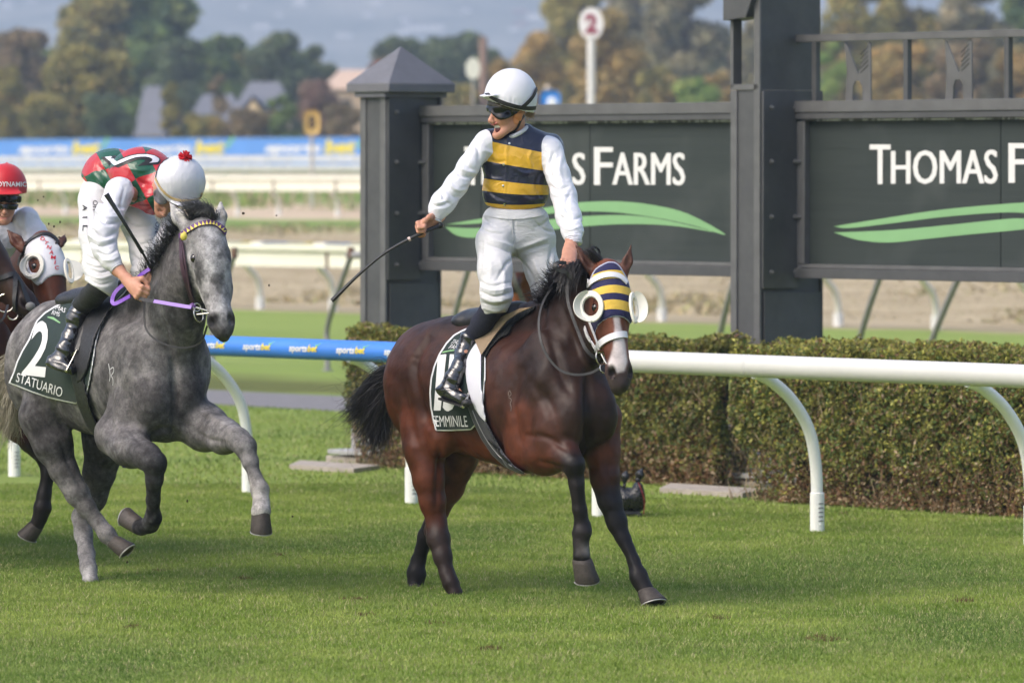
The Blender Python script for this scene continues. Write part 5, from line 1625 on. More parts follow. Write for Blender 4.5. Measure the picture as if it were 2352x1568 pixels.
    for (x, y, r, ax_) in ((1379, 820, .038, Vector((.75, -.6, .1))), (1388, 846, .026, Vector((.5, -.8, .3)))):
        b = MB(); c = P(x, y, 28.86); n_ = ax_.normalized(); u_ = n_.orthogonal().normalized(); w_ = n_.cross(u_)
        b.tube([c + (u_ * math.cos(k * .3307) + w_ * math.sin(k * .3307)) * r for k in range(20)], .0042, 8); b.build('bit_ring', M_METAL, root)
    b = MB(); b.tube([P(1381, 812, 28.86), P(1390, 830, 28.84), P(1399, 842, 28.83)], .006, 8); b.build('bit_cheek', M_METAL, root)
    # reins
    def rein(pts, r=.0075, nm='rein', m=M_BLACKR, n=40):
        b = MB(); q = bez([P(*p) for p in pts], n); b.strap(q, r * 2.0, r * .7, Vector((-.4, -.9, .1))); return b.build(nm, m, root)
    rein([(1308, 612, 29.05), (1304, 650, 29.0), (1305, 690, 28.97), (1316, 728, 28.93), (1330, 765, 28.9), (1345, 800, 28.86), (1362, 818, 28.85), (1378, 826, 28.86)], .0085)
    rein([(1300, 604, 29.0), (1282, 604, 28.98), (1276, 612, 28.97), (1284, 620, 28.97), (1302, 626, 28.97), (1312, 640, 28.98)], .010)
    rein([(1270, 660, 29.3), (1250, 690, 29.2), (1239, 730, 29.1), (1241, 775, 29.02), (1256, 815, 28.98), (1285, 848, 28.94), (1320, 860, 28.9), (1355, 857, 28.88), (1378, 845, 28.86)], .0065)
    rein([(1340, 590, 29.1), (1352, 574, 29.1), (1366, 568, 29.12), (1376, 575, 29.14), (1377, 590, 29.15), (1370, 604, 29.1)], .006)
    rein([(1330, 600, 29.1), (1345, 582, 29.14), (1358, 574, 29.15)], .005)
    # ---- mane flying up and forelock
    def hg(x, y, Y): return P(x, y, Y)
    G = [[hg(1262, 704, 29.72), hg(1245, 694, 29.6), hg(1228, 684, 29.5), hg(1216, 676, 29.45)],
         [hg(1280, 690, 29.6), hg(1258, 672, 29.45), hg(1240, 668, 29.4), hg(1222, 690, 29.35)],
         [hg(1298, 672, 29.5), hg(1272, 650, 29.32), hg(1262, 640, 29.25), hg(1250, 640, 29.2)],
         [hg(1316, 655, 29.42), hg(1288, 630, 29.2), hg(1274, 616, 29.15), hg(1268, 604, 29.1)],
         [hg(1332, 640, 29.34), hg(1304, 622, 29.1), hg(1290, 640, 29.05), hg(1284, 668, 29.02)],
         [hg(1348, 628, 29.26), hg(1322, 616, 29.08), hg(1306, 640, 29.02), hg(1296, 690, 29.0)],
         [hg(1360, 620, 29.2), hg(1340, 606, 29.04), hg(1322, 620, 28.98), hg(1312, 660, 28.97)]]
    strands('mane', M_HAIRB, root, G, 900, .0032, 3, .010, .014, 9, .5)
    G = [[hg(1376, 612, 29.05), hg(1360, 590, 29.02), hg(1350, 576, 29.0), hg(1342, 570, 29.02)], [hg(1392, 606, 29.0), hg(1376, 590, 29.0), hg(1362, 580, 29.0), hg(1348, 580, 29.0)]]
    strands('forelock', M_HAIRB, root, G, 130, .003, 4, .006, .008, 8, .4)
    # ---- tail
    T0 = (905, 850, 30.75)
    G = [[hg(905, 835, 30.72), hg(878, 852, 30.8), hg(858, 880, 30.85), hg(826, 925, 30.9), hg(806, 975, 30.95)],
         [hg(900, 850, 30.72), hg(870, 872, 30.8), hg(840, 915, 30.85), hg(812, 945, 30.9), hg(795, 950, 30.95)],
         [hg(898, 870, 30.72), hg(880, 900, 30.78), hg(862, 950, 30.8), hg(850, 990, 30.85), hg(838, 1024, 30.85)],
         [hg(898, 890, 30.72), hg(884, 930, 30.76), hg(872, 970, 30.8), hg(864, 1000, 30.8), hg(858, 1034, 30.8)],
         [hg(900, 905, 30.72), hg(893, 945, 30.76), hg(886, 975, 30.8), hg(878, 1005, 30.8), hg(872, 1020, 30.8)]]
    strands('tail', M_HAIRB, root, G, 1500, .0032, 5, .011, .02, 12, .45, 2.6)
    G = [[hg(892, 850, 30.75), hg(860, 835, 30.8), hg(820, 848, 30.9), hg(770, 880, 31.0)], [hg(885, 880, 30.75), hg(850, 925, 30.8), hg(800, 940, 30.9), hg(770, 920, 30.95)],
         [hg(880, 900, 30.75), hg(850, 960, 30.8), hg(820, 1020, 30.85), hg(775, 1050, 30.9)], [hg(895, 950, 30.75), hg(890, 990, 30.8), hg(872, 1040, 30.8), hg(900, 1060, 30.8)]]
    strands('tail_wisps', M_HAIRB, root, G, 150, .0018, 6, .02, .06, 14, .5, 3.)
    return root, bvh, fld, H, A
bay, bay_bvh, bay_fld, bay_H, bay_A = build_bay()
# ------------------------------------------------------------------ tack on the bay
M_GCLOTH = None
def number_cloth(root, fld, poly, name, off, crop, edge=3.4, col=(.010, .022, .018)):
    t = cloth_mat(name + ' weave', rough=.6, spec=.25, wr=.14, wscale=5, bands=('edge', [(0, (.64, .64, .67)), (edge / 40., col)]))
    at = lambda V, N: {'edge': -polysd(topx(V), poly) / 40.}
    return shell(fld, off, polyreg(poly), name, t.m, root, 2, at, crop)
def bay_tack():
    root, bvh, fld = bay, bay_bvh, bay_fld
    crop = ([-10, 29.0, .3], [10, 30.45, 2.2])
    pc = smoothpoly([(1090, 744), (1062, 757), (1042, 768), (1022, 790), (1005, 818), (992, 846), (986, 872), (986, 905)], 2)[:-6] + [(985, 900), (988, 935), (994, 965), (1000, 990), (1030, 990), (1082, 988), (1108, 960), (1112, 860), (1112, 780), (1112, 745)]
    pc = [(1112, 741), (1090, 746), (1062, 757), (1042, 768), (1024, 787), (1008, 812), (996, 840), (989, 868), (986, 900), (988, 935), (994, 965), (1000, 990), (1030, 990), (1082, 988), (1108, 960), (1116, 860), (1116, 780)]
    o, cb, V, Q = number_cloth(root, fld, pc, 'number_cloth', .013, crop)
    M_CLW = plain('cloth print white', (.66, .66, .68), .6, .04)
    decal('1', [(997, 942), (1013, 942), (1026, 814), (1007, 814)], cb, 'numeral', M_CLW, o, .03, 0, .003)
    decal('5', [(1017, 944), (1048, 944), (1060, 814), (1031, 814)], cb, 'numeral', M_CLW, o, .03, 0, .003)
    decal('FEMMINILE', [(995, 979), (1076, 979), (1072, 954), (993, 954)], cb, 'horse_name', M_CLW, o, .0, 0, .003)
    decal('THOMAS', [(1035, 790), (1072, 792), (1077, 782), (1043, 780)], cb, 'sponsor_lettering', M_CLW, o, .0, .2, .003)
    decal('FARMS', [(1030, 801), (1064, 803), (1067, 794), (1036, 792)], cb, 'sponsor_lettering', M_CLW, o, .0, .2, .003)
    polydecal([(1017, 808), (1035, 804), (1053, 803), (1053, 805.5), (1035, 807), (1016, 811)], cb, 'green_line', M_LEAF, o, .003)
    # white pad under the saddle
    tw = cloth_mat('satin pad', (.60, .60, .67), rough=.4, spec=.4, wr=.15, wscale=7)
    pw = smoothpoly([(1094, 786), (1080, 806), (1071, 828), (1069, 855), (1075, 896), (1090, 939), (1116, 970), (1112, 939), (1105, 869), (1106, 811)], 2)
    shell(fld, .024, polyreg(pw), 'satin_pad', tw.m, root, 2, None, crop)
    tb = cloth_mat('black pad', (.012, .013, .013), rough=.7, spec=.2)
    pb = [(1104, 812), (1120, 790), (1165, 732), (1232, 700), (1226, 712), (1180, 745), (1168, 768), (1146, 778), (1122, 806), (1112, 830), (1108, 880)]
    shell(fld, .016, polyreg(pb), 'under_pad', tb.m, root, 2, None, crop)
    pe = [(1160, 729), (1215, 702), (1236, 696), (1238, 700), (1218, 707), (1164, 734)]
    shell(fld, .026, polyreg(pe), 'pad_edge', tw.m, root, 2, None, crop)
    # suede saddle flap standing off the shoulder
    ts = NT('tan suede'); co = ts.coord(); ts.set(col=ts.mix(ts.noise(co, 25, 4, .7), (.17, .115, .065), (.27, .195, .12)), rough=.95, sheen=.3, normal=ts.bump(ts.noise(co, 300, 2), .2, .003))
    pts = [(1084, 764), (1095, 792), (1105, 815), (1122, 790), (1142, 762), (1165, 735), (1190, 718), (1221, 705), (1194, 708), (1150, 728), (1115, 748)]
    bm = bmesh.new(); vs = []
    for (x, y) in pts:
        l, nr = hit(bvh, x, min(max(y, 745 + (x > 1150) * 0), 830), 0); vs.append(bm.verts.new(P(x, y, min(l.y, 29.95) - .065 - .03 * ((x - 1084) / 137))))
    f = bm.faces.new(vs); r = bmesh.ops.triangulate(bm, faces=[f]); 
    r = bmesh.ops.extrude_face_region(bm, geom=bm.faces[:]); 
    for v in [g for g in r['geom'] if isinstance(g, bmesh.types.BMVert)]: v.co += Vector((.004, .014, -.003))
    bmesh.ops.recalc_face_normals(bm, faces=bm.faces[:]); me = bpy.data.meshes.new('saddle_flap'); bm.to_mesh(me); bm.free()
    link('saddle_flap', me, ts.m, root, smooth=False)
    S = Sdf(); S.cap(P(1098, 742, 30.18), P(1190, 722, 29.9), .085, .075, .03, None, (bay_A[1], 1.6)); S.ell(P(1085, 738, 30.2), (.1, .13, .06), bay_A)
    skin_up(S, .01, 'saddle', M_BLACKL, root, 2, cols=False)
    # girth and surcingle
    tg = cloth_mat('girth webbing', (.030, .031, .045), rough=.35, spec=.5, wr=.15, wscale=20)
    pg = [(1068, 905), (1074, 935), (1086, 968), (1104, 1006), (1130, 1045), (1160, 1072), (1196, 1089), (1208, 1088), (1180, 1068), (1157, 1040), (1138, 1008), (1119, 972), (1098, 940), (1088, 900)]
    o, gb, V, Q = shell(fld, .022, polyreg(pg), 'girth', tg.m, root, 2, None, crop)
    surf_strap(gb, [(1086, 942), (1100, 975), (1120, 1012), (1146, 1045), (1176, 1070)], .004, .004, 'stitching', plain('stitch grey', (.30, .30, .30), .6), o, .001)
    surf_strap(gb, [(1124, 1010), (1134, 1018), (1150, 1040), (1170, 1062)], .016, .007, 'girth_buckle_strap', M_BLACKL, o, .002)
    surf_strap(bvh, [(1172, 896), (1168, 902), (1170, 910), (1175, 905), (1172, 898)], .004, .001, 'brand_mark', plain('freeze brand', (.13, .10, .09), .8), root, .002, 14)
    surf_strap(bvh, [(1169, 912), (1176, 918), (1172, 926), (1175, 934), (1174, 944)], .004, .001, 'brand_mark', plain('freeze brand', (.13, .10, .09), .8), root, .002, 14)
bay_tack()
# ================================================================== the grey horse
def build_grey():
    root = empty('horse', P(240, 1330, 30.8), label='dapple grey racehorse numbered 2 galloping on the left', cat='horse')
    a = Vector((.54, -.84, 0)); b_ = Vector((.84, .54, 0)); A = (a, b_, UP); K = .07
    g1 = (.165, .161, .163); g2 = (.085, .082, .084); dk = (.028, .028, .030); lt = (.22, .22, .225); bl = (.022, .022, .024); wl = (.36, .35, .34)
    S = Sdf()
    S.ell(P(130, 822, 31.25), (.34, .26, .31), A, K, g1); S.ell(P(150, 765, 31.2), (.32, .17, .18), A, K, g1)
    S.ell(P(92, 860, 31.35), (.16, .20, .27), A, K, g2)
    S.cap(P(170, 832, 31.1), P(315, 848, 30.5), .325, .34, K, g1, (b_, .86))
    S.cap(P(170, 760, 31.1), P(320, 735, 30.5), .17, .17, K, g1)
    S.ell(P(335, 862, 30.38), (.28, .26, .36), A, K, g2); S.ell(P(385, 850, 30.15), (.20, .25, .29), A, K, g1)
    S.ell(P(318, 715, 30.5), (.28, .10, .16), A, K, g2)
    S.ell(P(375, 945, 30.12), (.19, .19, .17), A, K, g2)
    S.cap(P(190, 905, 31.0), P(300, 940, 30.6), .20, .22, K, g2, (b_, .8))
    # neck
    S.chain([(P(385, 800, 30.22), .255), (P(408, 705, 30.02), .205), (P(432, 620, 29.85), .155), (P(450, 560, 29.75), .12)], .06, g2, (b_, .66))
    S.cap(P(330, 690, 30.3), P(425, 540, 29.85), .07, .05, .08, dk)
    # shoulders, chest
    S.ell(P(300, 850, 30.15), (.15, .075, .24), A, .09, g1); S.ell(P(345, 920, 29.97), (.10, .085, .14), A, .07, g2); S.ell(P(432, 905, 30.05), (.09, .085, .14), A, .07, g2)
    S.ell(P(280, 960, 30.12), (.14, .075, .15), A, .06, g2)
    # near fore, folded
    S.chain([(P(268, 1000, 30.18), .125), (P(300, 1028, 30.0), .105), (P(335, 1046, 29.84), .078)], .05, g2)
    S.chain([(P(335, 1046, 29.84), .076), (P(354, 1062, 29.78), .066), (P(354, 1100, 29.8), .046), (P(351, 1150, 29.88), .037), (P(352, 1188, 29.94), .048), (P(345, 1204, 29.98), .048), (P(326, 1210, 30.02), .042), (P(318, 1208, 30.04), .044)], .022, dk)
    # far fore, reaching forward
    S.chain([(P(428, 955, 30.22), .135), (P(470, 980, 30.08), .125), (P(515, 1000, 29.86), .090), (P(548, 1010, 29.7), .068)], .05, g1)
    S.chain([(P(548, 1010, 29.7), .066), (P(562, 1024, 29.66), .060), (P(575, 1062, 29.62), .042), (P(588, 1100, 29.58), .038)], .022, g1)
    S.chain([(P(588, 1100, 29.58), .040), (P(597, 1124, 29.56), .051), (P(600, 1150, 29.53), .040), (P(599, 1172, 29.5), .052)], .022, wl)
    # near hind
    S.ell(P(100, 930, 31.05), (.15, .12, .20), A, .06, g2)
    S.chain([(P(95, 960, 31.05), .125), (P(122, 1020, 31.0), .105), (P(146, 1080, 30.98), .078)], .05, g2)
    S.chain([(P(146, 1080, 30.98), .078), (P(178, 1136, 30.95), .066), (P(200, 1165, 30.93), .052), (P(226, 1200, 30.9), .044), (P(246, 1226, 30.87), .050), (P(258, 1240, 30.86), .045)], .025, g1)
    S.ell(P(162, 1130, 31.0), (.03, .03, .04), None, .02, g1)
    # far hind
    S.ell(P(240, 985, 31.2), (.16, .12, .20), A, .05, dk)
    S.chain([(P(245, 1010, 31.2), .14), (P(230, 1085, 31.25), .088), (P(215, 1140, 31.3), .072), (P(190, 1186, 31.32), .064)], .04, g2)
    S.chain([(P(190, 1186, 31.32), .064), (P(192, 1230, 31.25), .052), (P(198, 1270, 31.15), .044), (P(203, 1306, 31.05), .047), (P(209, 1334, 31.0), .045), (P(212, 1350, 31.0), .042)], .025, lt)
    H = Head(P(471, 518, 29.72), P(513, 766, 29.52), (.06, -.99, 0))
    H.add(S, (.30, .30, .31), (.10, .10, .105), sc=1.17)
    S.cap(H.p(.10, -.10, 0), P(440, 610, 29.9), .085, .11, .05, g2, (b_, .75))
    H.ear(S, P(424, 520, 29.76), P(390, 466, 29.8), (.30, .30, .30), .038); H.ear(S, P(506, 518, 29.70), P(507, 465, 29.74), (.30, .30, .30), .030)
    fN = np.array(H.N)
    def fix(V, C, N):
        t = topx(V); f = fbm(V, 4.5, 4); f2 = fbm(V + 9, 13, 3)
        C = C * np.clip(1 + (f - .5) * 1.7, .45, 2.0)[:, None] * np.clip(1 + (f2 - .5) * 1.5, .5, 1.8)[:, None]
        d, n, l = H.loc(V); hm = (d > .0) & (d < 1.05) & (np.abs(l) < .14) & (n > -.25)
        w = np.clip(1 - np.abs(l) / .055, 0, 1) * np.clip((n + .03) * 20, 0, 1) * hm * np.clip(1.15 - d, 0, 1) * 1.5
        w = np.clip(w + .3 * hm * (d < .3), 0, 1) * np.clip((f2 - .28) * 3.2, 0, 1)
        C = C * (1 - w[:, None]) + np.array([.50, .50, .52])[None] * w[:, None]
        for l_ in (-1, 1):
            q = np.exp(-(((d - .32) / .05) ** 2 + ((l - l_ * .085) / .03) ** 2)) * hm * .55
            C = C * (1 - q[:, None]) + np.array([.05, .05, .055]) * q[:, None]
        pt = hm * np.clip((fbm(V + 3, 17, 3) - .50) * 6, 0, 1) * np.clip(.9 - np.abs(d - .5) * 1.6, 0, 1)
        C = C * (1 - .75 * pt[:, None]); C = C * np.where(hm, 1.0, .76 + .5 * np.clip((fbm(V + 20, 2.2, 2) - .2) * 1.6, 0, 1))[:, None]
        C = spots(V, H.dark(V, C), N, ((494, 731, 9, 12), (537, 728, 5, 12)), 29.75)
        t_ = topx(V); mz = np.clip((t_[:, 1] - 738) / 22, 0, 1) * hm * .6
        return C * (1 - mz[:, None]) + np.array([.06, .055, .052]) * mz[:, None]
    GR = [([(398, 830), (402, 920), (398, 1000)], -0.0310, 9), ([(358, 690), (378, 760), (400, 840)], -0.0186, 10), ([(300, 760), (320, 850), (355, 910)], -0.0124, 12), ([(40, 830), (60, 900), (95, 960)], -0.0109, 12),
          ([(120, 905), (128, 945), (150, 985)], -0.0217, 9), ([(255, 905), (250, 960), (262, 1000)], -0.0155, 9), ([(285, 975), (310, 1000), (330, 1025)], -0.0109, 7), ([(345, 1000), (380, 985), (410, 1000)], -0.0139, 8),
          ([(440, 985), (480, 1010), (520, 1015)], -0.0093, 6), ([(462, 940), (490, 955), (530, 985)], 0.0078, 8), ([(170, 1000), (190, 1060), (196, 1120)], 0.0062, 6), ([(140, 1010), (165, 1080), (185, 1120)], -0.0093, 6), ([(430, 640), (440, 700), (450, 760)], -0.0186, 9), ([(470, 830), (462, 900)], -0.0093, 8)]
    gd_ = groove_disp(GR); dsp = lambda V, N: gd_(V, N) + (fbm(V + 4, 6.5, 2) - .5) * .020 + (fbm(V, 20, 2) - .5) * .006
    o, bvh, fld, V, Q, N = skin_up(S, .0085, 'body', M_GREYC, root, 2, colfix=fix, disp=dsp)
    for x, y in ((443, 593), (533, 591)):
        l_, n_ = hit(bvh, x, y, -.014); eye(root, l_, .027, None)
    hoof(root, P(318, 1208, 30.04), P(289, 1200, 30.12), (-.2, .3, 1), .050, .058)
    hoof(root, P(599, 1172, 29.5), P(597, 1218, 29.52), (.35, -.9, .25), .052, .064)
    hoof(root, P(262, 1244, 30.85), P(286, 1272, 30.82), (.8, -.5, .4), .046, .058)
    hoof(root, P(212, 1350, 31.0), P(214, 1364, 30.97), (.5, -.8, 0), .045, .055)
    # mane, forelock, tail
    G = [[P(x, y, Y) for x, y, Y in g] for g in (
        [(338, 668, 30.3), (328, 652, 30.2), (322, 642, 30.12)], [(352, 640, 30.2), (340, 622, 30.1), (336, 606, 30.0)], [(370, 612, 30.1), (356, 590, 29.98), (354, 572, 29.9)],
        [(388, 582, 30.0), (372, 560, 29.88), (368, 548, 29.82)], [(404, 552, 29.92), (386, 534, 29.82), (380, 516, 29.78)], [(422, 530, 29.85), (404, 510, 29.78), (392, 500, 29.76)])]
    strands('mane', M_HAIRG, root, G, 700, .0030, 13, .012, .012, 8, .5)
    G = [[P(x, y, Y) for x, y, Y in g] for g in (
        [(440, 512, 29.8), (430, 490, 29.75), (418, 478, 29.72), (398, 470, 29.7)], [(452, 506, 29.78), (446, 482, 29.72), (432, 470, 29.7), (415, 472, 29.7)],
        [(468, 504, 29.74), (462, 480, 29.70), (448, 468, 29.68), (430, 474, 29.66)], [(486, 508, 29.72), (482, 486, 29.68), (470, 474, 29.66), (458, 482, 29.65)], [(496, 514, 29.72), (492, 496, 29.66), (486, 486, 29.65), (480, 492, 29.64)])]
    strands('forelock', M_HAIRG, root, G, 520, .0028, 14, .008, .010, 9, .35)
    G = [[P(x, y, Y) for x, y, Y in g] for g in (
        [(60, 800, 31.5), (10, 830, 31.6), (-30, 880, 31.7), (-50, 950, 31.7)], [(50, 830, 31.5), (12, 880, 31.6), (0, 940, 31.65), (-10, 1000, 31.65)],
        [(50, 850, 31.5), (20, 910, 31.55), (22, 970, 31.6), (10, 1030, 31.6)], [(55, 860, 31.5), (34, 920, 31.5), (36, 960, 31.52), (18, 1010, 31.6)])]
    strands('tail', M_HAIRP, root, G, 900, .0030, 15, .012, .02, 12, .4, 2.5)
    # bridle
    mp = plain('purple bridle', (.10, .035, .16), .5, .1, 20); my = plain('yellow trim', (.62, .52, .09), .6, .08, 20); mpb = plain('purple brown strap', (.055, .025, .045), .35, .2, 20, spec=.6)
    bb = [(415, 543), (426, 535), (440, 526), (455, 518), (470, 514), (484, 513), (498, 517), (510, 526), (516, 534)]
    o = surf_strap(bvh, bb, .030, .008, 'browband', mp, root, .004, 30)
    q = bez([Vector((x, y, 0)) for x, y in bb], 60)
    for k in range(14):
        i = 3 + k * 4; v = q[min(i, 59)]; v2 = q[min(i + 3, 60)]; d = (v2 - v); nn = Vector((d.y, -d.x, 0)).normalized()
        polydecal([(v.x - nn.x * 5, v.y - nn.y * 5), (v2.x - nn.x * 5, v2.y - nn.y * 5), ((v.x + v2.x) / 2 + nn.x * 4, (v.y + v2.y) / 2 + nn.y * 4)], bvh, 'yellow_triangle', my, o, .0145, 20)
    b = MB(); b.ball(P(422, 543, 29.62), (.020, .014, .022), None, 10, 8); b.build('rosette', my, o)
    surf_strap(bvh, [(418, 550), (418, 580), (421, 612), (428, 645), (437, 672), (446, 696)], .026, .006, 'cheek_strap', mpb, root, .005)
    surf_strap(bvh, [(423, 555), (427, 585), (430, 615), (436, 650), (444, 680), (448, 698)], .012, .006, 'cheek_strap', mpb, root, .010)
    b = MB(); b.ball(P(442, 704, 29.50), (.020, .016, .020), None, 12, 8); b.build('purple_knot', mp, root)
    yb = 29.50
    for (c, r, n_) in ((P(456, 722, yb), .042, Vector((.8, -.5, .2))), (P(452, 706, yb), .022, Vector((.5, -.8, .1)))):
        n_.normalize(); u_ = n_.orthogonal().normalized(); w_ = n_.cross(u_); b = MB()
        b.tube([c + (u_ * math.cos(k * .3307) + w_ * math.sin(k * .3307)) * r for k in range(20)], .0038, 8); b.build('bit_ring', M_METAL, root)
    b = MB(); b.tube([P(450, 706, yb - .02), P(476, 714, yb - .03)], .006, 8); b.tube([P(452, 722, yb - .02), P(480, 719, yb - .03)], .0045, 8); b.build('bit_mouthpiece', M_METAL, root)
    def rein(pts, w, m, nm='rein', n=30, nr=Vector((-.2, -.9, .35))):
        b = MB(); b.strap(bez([P(*p) for p in pts], n), w, .005, nr); return b.build(nm, m, root)
    mpl = plain('light purple rein', (.28, .16, .52), .5, .1, 15)
    rein([(354, 692, 29.62), (395, 699, 29.55), (425, 704, 29.5), (440, 706, 29.48)], .020, mpl)
    rein([(318, 684, 29.72), (336, 690, 29.67), (355, 692, 29.62)], .022, M_BLACKR)
    rein([(344, 618, 29.9), (326, 630, 29.9), (310, 645, 29.85), (288, 652, 29.85), (266, 670, 29.85), (258, 690, 29.84), (264, 698, 29.82), (285, 688, 29.8), (300, 680, 29.76)], .022, plain('purple rein', (.16, .05, .40), .5, .1, 15))
    rein([(332, 690, 29.95), (332, 730, 29.9), (338, 760, 29.86), (365, 784, 29.8), (405, 797, 29.74), (440, 796, 29.7), (464, 782, 29.66), (476, 748, 29.6)], .010, M_BLACKR, nr=Vector((-.2, -1, 0)))
    # ---- saddle cloth
    crop = ([-10, 29.4, .3], [10, 31.5, 2.2])
    pc = [(170, 655), (150, 690), (125, 703), (102, 717), (84, 735), (74, 757), (66, 778), (50, 805), (38, 830), (30, 855), (19, 880), (45, 890), (75, 902), (110, 914), (145, 922), (174, 928), (198, 915), (206, 880), (215, 830), (222, 785), (233, 748), (247, 720), (263, 697), (285, 676), (300, 655), (300, 600), (200, 600)]
    o, cb, V, Q = number_cloth(root, fld, pc, 'number_cloth', .013, crop, 3.2)
    M_CLW = plain('cloth print white', (.66, .66, .68), .6, .04)
    decal('2', [(50, 860), (104, 866), (119, 740), (84, 736)], cb, 'numeral', M_CLW, o, .02, 0, .003)
    decal('STATUARIO', [(37, 876), (142, 912), (146, 890), (41, 855)], cb, 'horse_name', M_CLW, o, 0, 0, .003)
    decal('MAS', [(127, 711), (150, 719), (153, 709), (131, 701)], cb, 'sponsor_lettering', M_CLW, o, 0, .1, .003)
    decal('RMS', [(119, 722), (137, 728), (139, 718), (122, 712)], cb, 'sponsor_lettering', M_CLW, o, 0, .1, .003)
    polydecal([(110, 727), (124, 729), (140, 741), (138, 743), (122, 734), (110, 730)], cb, 'green_line', M_LEAF, o, .003)
    S = Sdf(); S.cap(P(190, 690, 31.0), P(285, 668, 30.6), .075, .065, .03, None, (b_, 1.6)); S.ell(P(175, 690, 31.05), (.1, .13, .06), A)
    skin_up(S, .012, 'saddle', M_BLACKL, root, 2, cols=False)
    pf = smoothpoly([(168, 700), (205, 672), (245, 668), (262, 690), (238, 735), (218, 775), (200, 850), (176, 880), (168, 800)], 2)
    shell(fld, .030, polyreg(pf), 'saddle_flap', M_BLACKR, root, 2, None, crop)
    pg = [(160, 850), (168, 890), (178, 930), (195, 970), (218, 1000), (245, 1018), (252, 1012), (228, 985), (210, 945), (198, 900), (188, 850)]
    shell(fld, .024, polyreg(pg), 'girth', M_BLACKR, root, 2, None, crop)
    b = MB(); b.strap([P(287, 1045, 29.95), P(286, 1060, 29.95), P(285, 1074, 29.95)], .02, .008, Vector((0, -1, 0))); b.build('strap_end', M_BLACKR, root)
    surf_strap(bvh, [(254, 848), (262, 842), (262, 856), (255, 862), (261, 870), (260, 885)], .006, .001, 'brand_mark', plain('grey brand', (.40, .40, .40), .8), root, .002, 14)
    surf_strap(bvh, [(250, 835), (254, 860), (252, 875)], .006, .001, 'brand_mark', plain('grey brand', (.40, .40, .40), .8), root, .002, 10)
    return root, bvh, fld, H, A
grey, grey_bvh, grey_fld, grey_H, grey_A = build_grey()
# ================================================================== people kit
def m_skin():
    t = NT('skin'); co = t.coord()
    n = t.noise(co, 18, 4)
    c = t.mix(t.ramp(n, [(.35, 0.), (.7, 1.)]), (.42, .20, .13), (.52, .27, .185))
    c = t.mix(t.ramp(t.noise(co, 60, 3), [(.5, 0.), (.8, .3)]), c, (.55, .22, .16))
    t.set(col=c, rough=.5, spec=.4, sss=.12, normal=t.bump(t.noise(co, 220, 3), .2, .002)); t.b.inputs['Subsurface Radius'].default_value = (.012, .005, .003)
    return t.m
M_SKIN = m_skin()
M_BOOT = plain('patent boot', (.010, .010, .012), .16, .2, 20, bump=.25, bscale=22, spec=.8, coat=.6)
M_NAVYS = plain('navy sock', (.012, .014, .03), .85, .2, 30, bump=.3, bscale=300)
M_BLKS = plain('black gaiter', (.010, .011, .012), .7, .2, 30, bump=.3, bscale=200)
M_GOG = plain('goggle lens', (.004, .004, .005), .12, .1, 20, spec=.5)
M_TEETH = plain('teeth', (.72, .68, .58), .3)
M_LIP = plain('lip', (.42, .13, .11), .4)
M_SATINW = cloth_mat('white satin', (.60, .60, .65), rough=.26, spec=.5, wr=.22, wscale=7, stretch=(1, .8, .6)).m
M_BREECH = cloth_mat('white breeches', (.60, .60, .62), rough=.55, spec=.35, wr=.20, wscale=9, stretch=(1, 1, 2.2)).m
class PHead:
    """person's head: O = centre between the ears, f = face direction, u = up"""
    def __init__(s, O, f, u, sc=1.0):
        s.O = Vector(O); s.f = Vector(f).normalized(); u = Vector(u); s.u = (u - s.f * u.dot(s.f)).normalized(); s.t = s.u.cross(s.f); s.s = sc; s.ax = (s.f, s.t, s.u)
    def p(s, f, t, u): return s.O + (s.f * f + s.t * t + s.u * u) * s.s
    def add(s, S, mouth=.016, k=.022):
        p, A, z = s.p, s.ax, s.s
        R3 = lambda *r: tuple(x * z for x in r)
        S.ell(p(-.012, 0, .035), R3(.105, .082, .105), A, k)
        S.ell(p(.030, 0, -.045), R3(.072, .060, .085), A, k)
        for t in (-1, 1):
            S.cap(p(-.020, t * .052, -.075), p(.070, t * .018, -.135), .024 * z, .022 * z, k)
            S.ell(p(.062, t * .038, -.058), R3(.026, .026, .024), A, .02)
            S.ell(p(.078, t * .030, -.002), R3(.018, .030, .012), A, .014)
            S.ell(p(-.012, t * .080, -.030), R3(.028, .010, .036), A, .008)
            S.ell(p(.110, t * .012, -.073), R3(.012, .008, .008), A, .008)
            S.ell(p(.088, t * .032, -.028), R3(.016, .018, .012), A, .012, None, op='sub')
        S.ell(p(.084, 0, -.143), R3(.022, .026, .022), A, .016)
        S.cap(p(.092, 0, -.020), p(.120, 0, -.064), .009 * z, .0125 * z, .012)
        S.ell(p(.098, 0, -.094), R3(.014, .026, .010), A, .008); S.ell(p(.090, 0, -.124 - mouth * .3), R3(.014, .022, .010), A, .008)
        if mouth: S.ell(p(.100, 0, -.109), R3(.034, .033, mouth), A, .006, None, op='sub')
def limb(S, pts, k=.03, **kw): S.chain(pts, k, None, **kw)
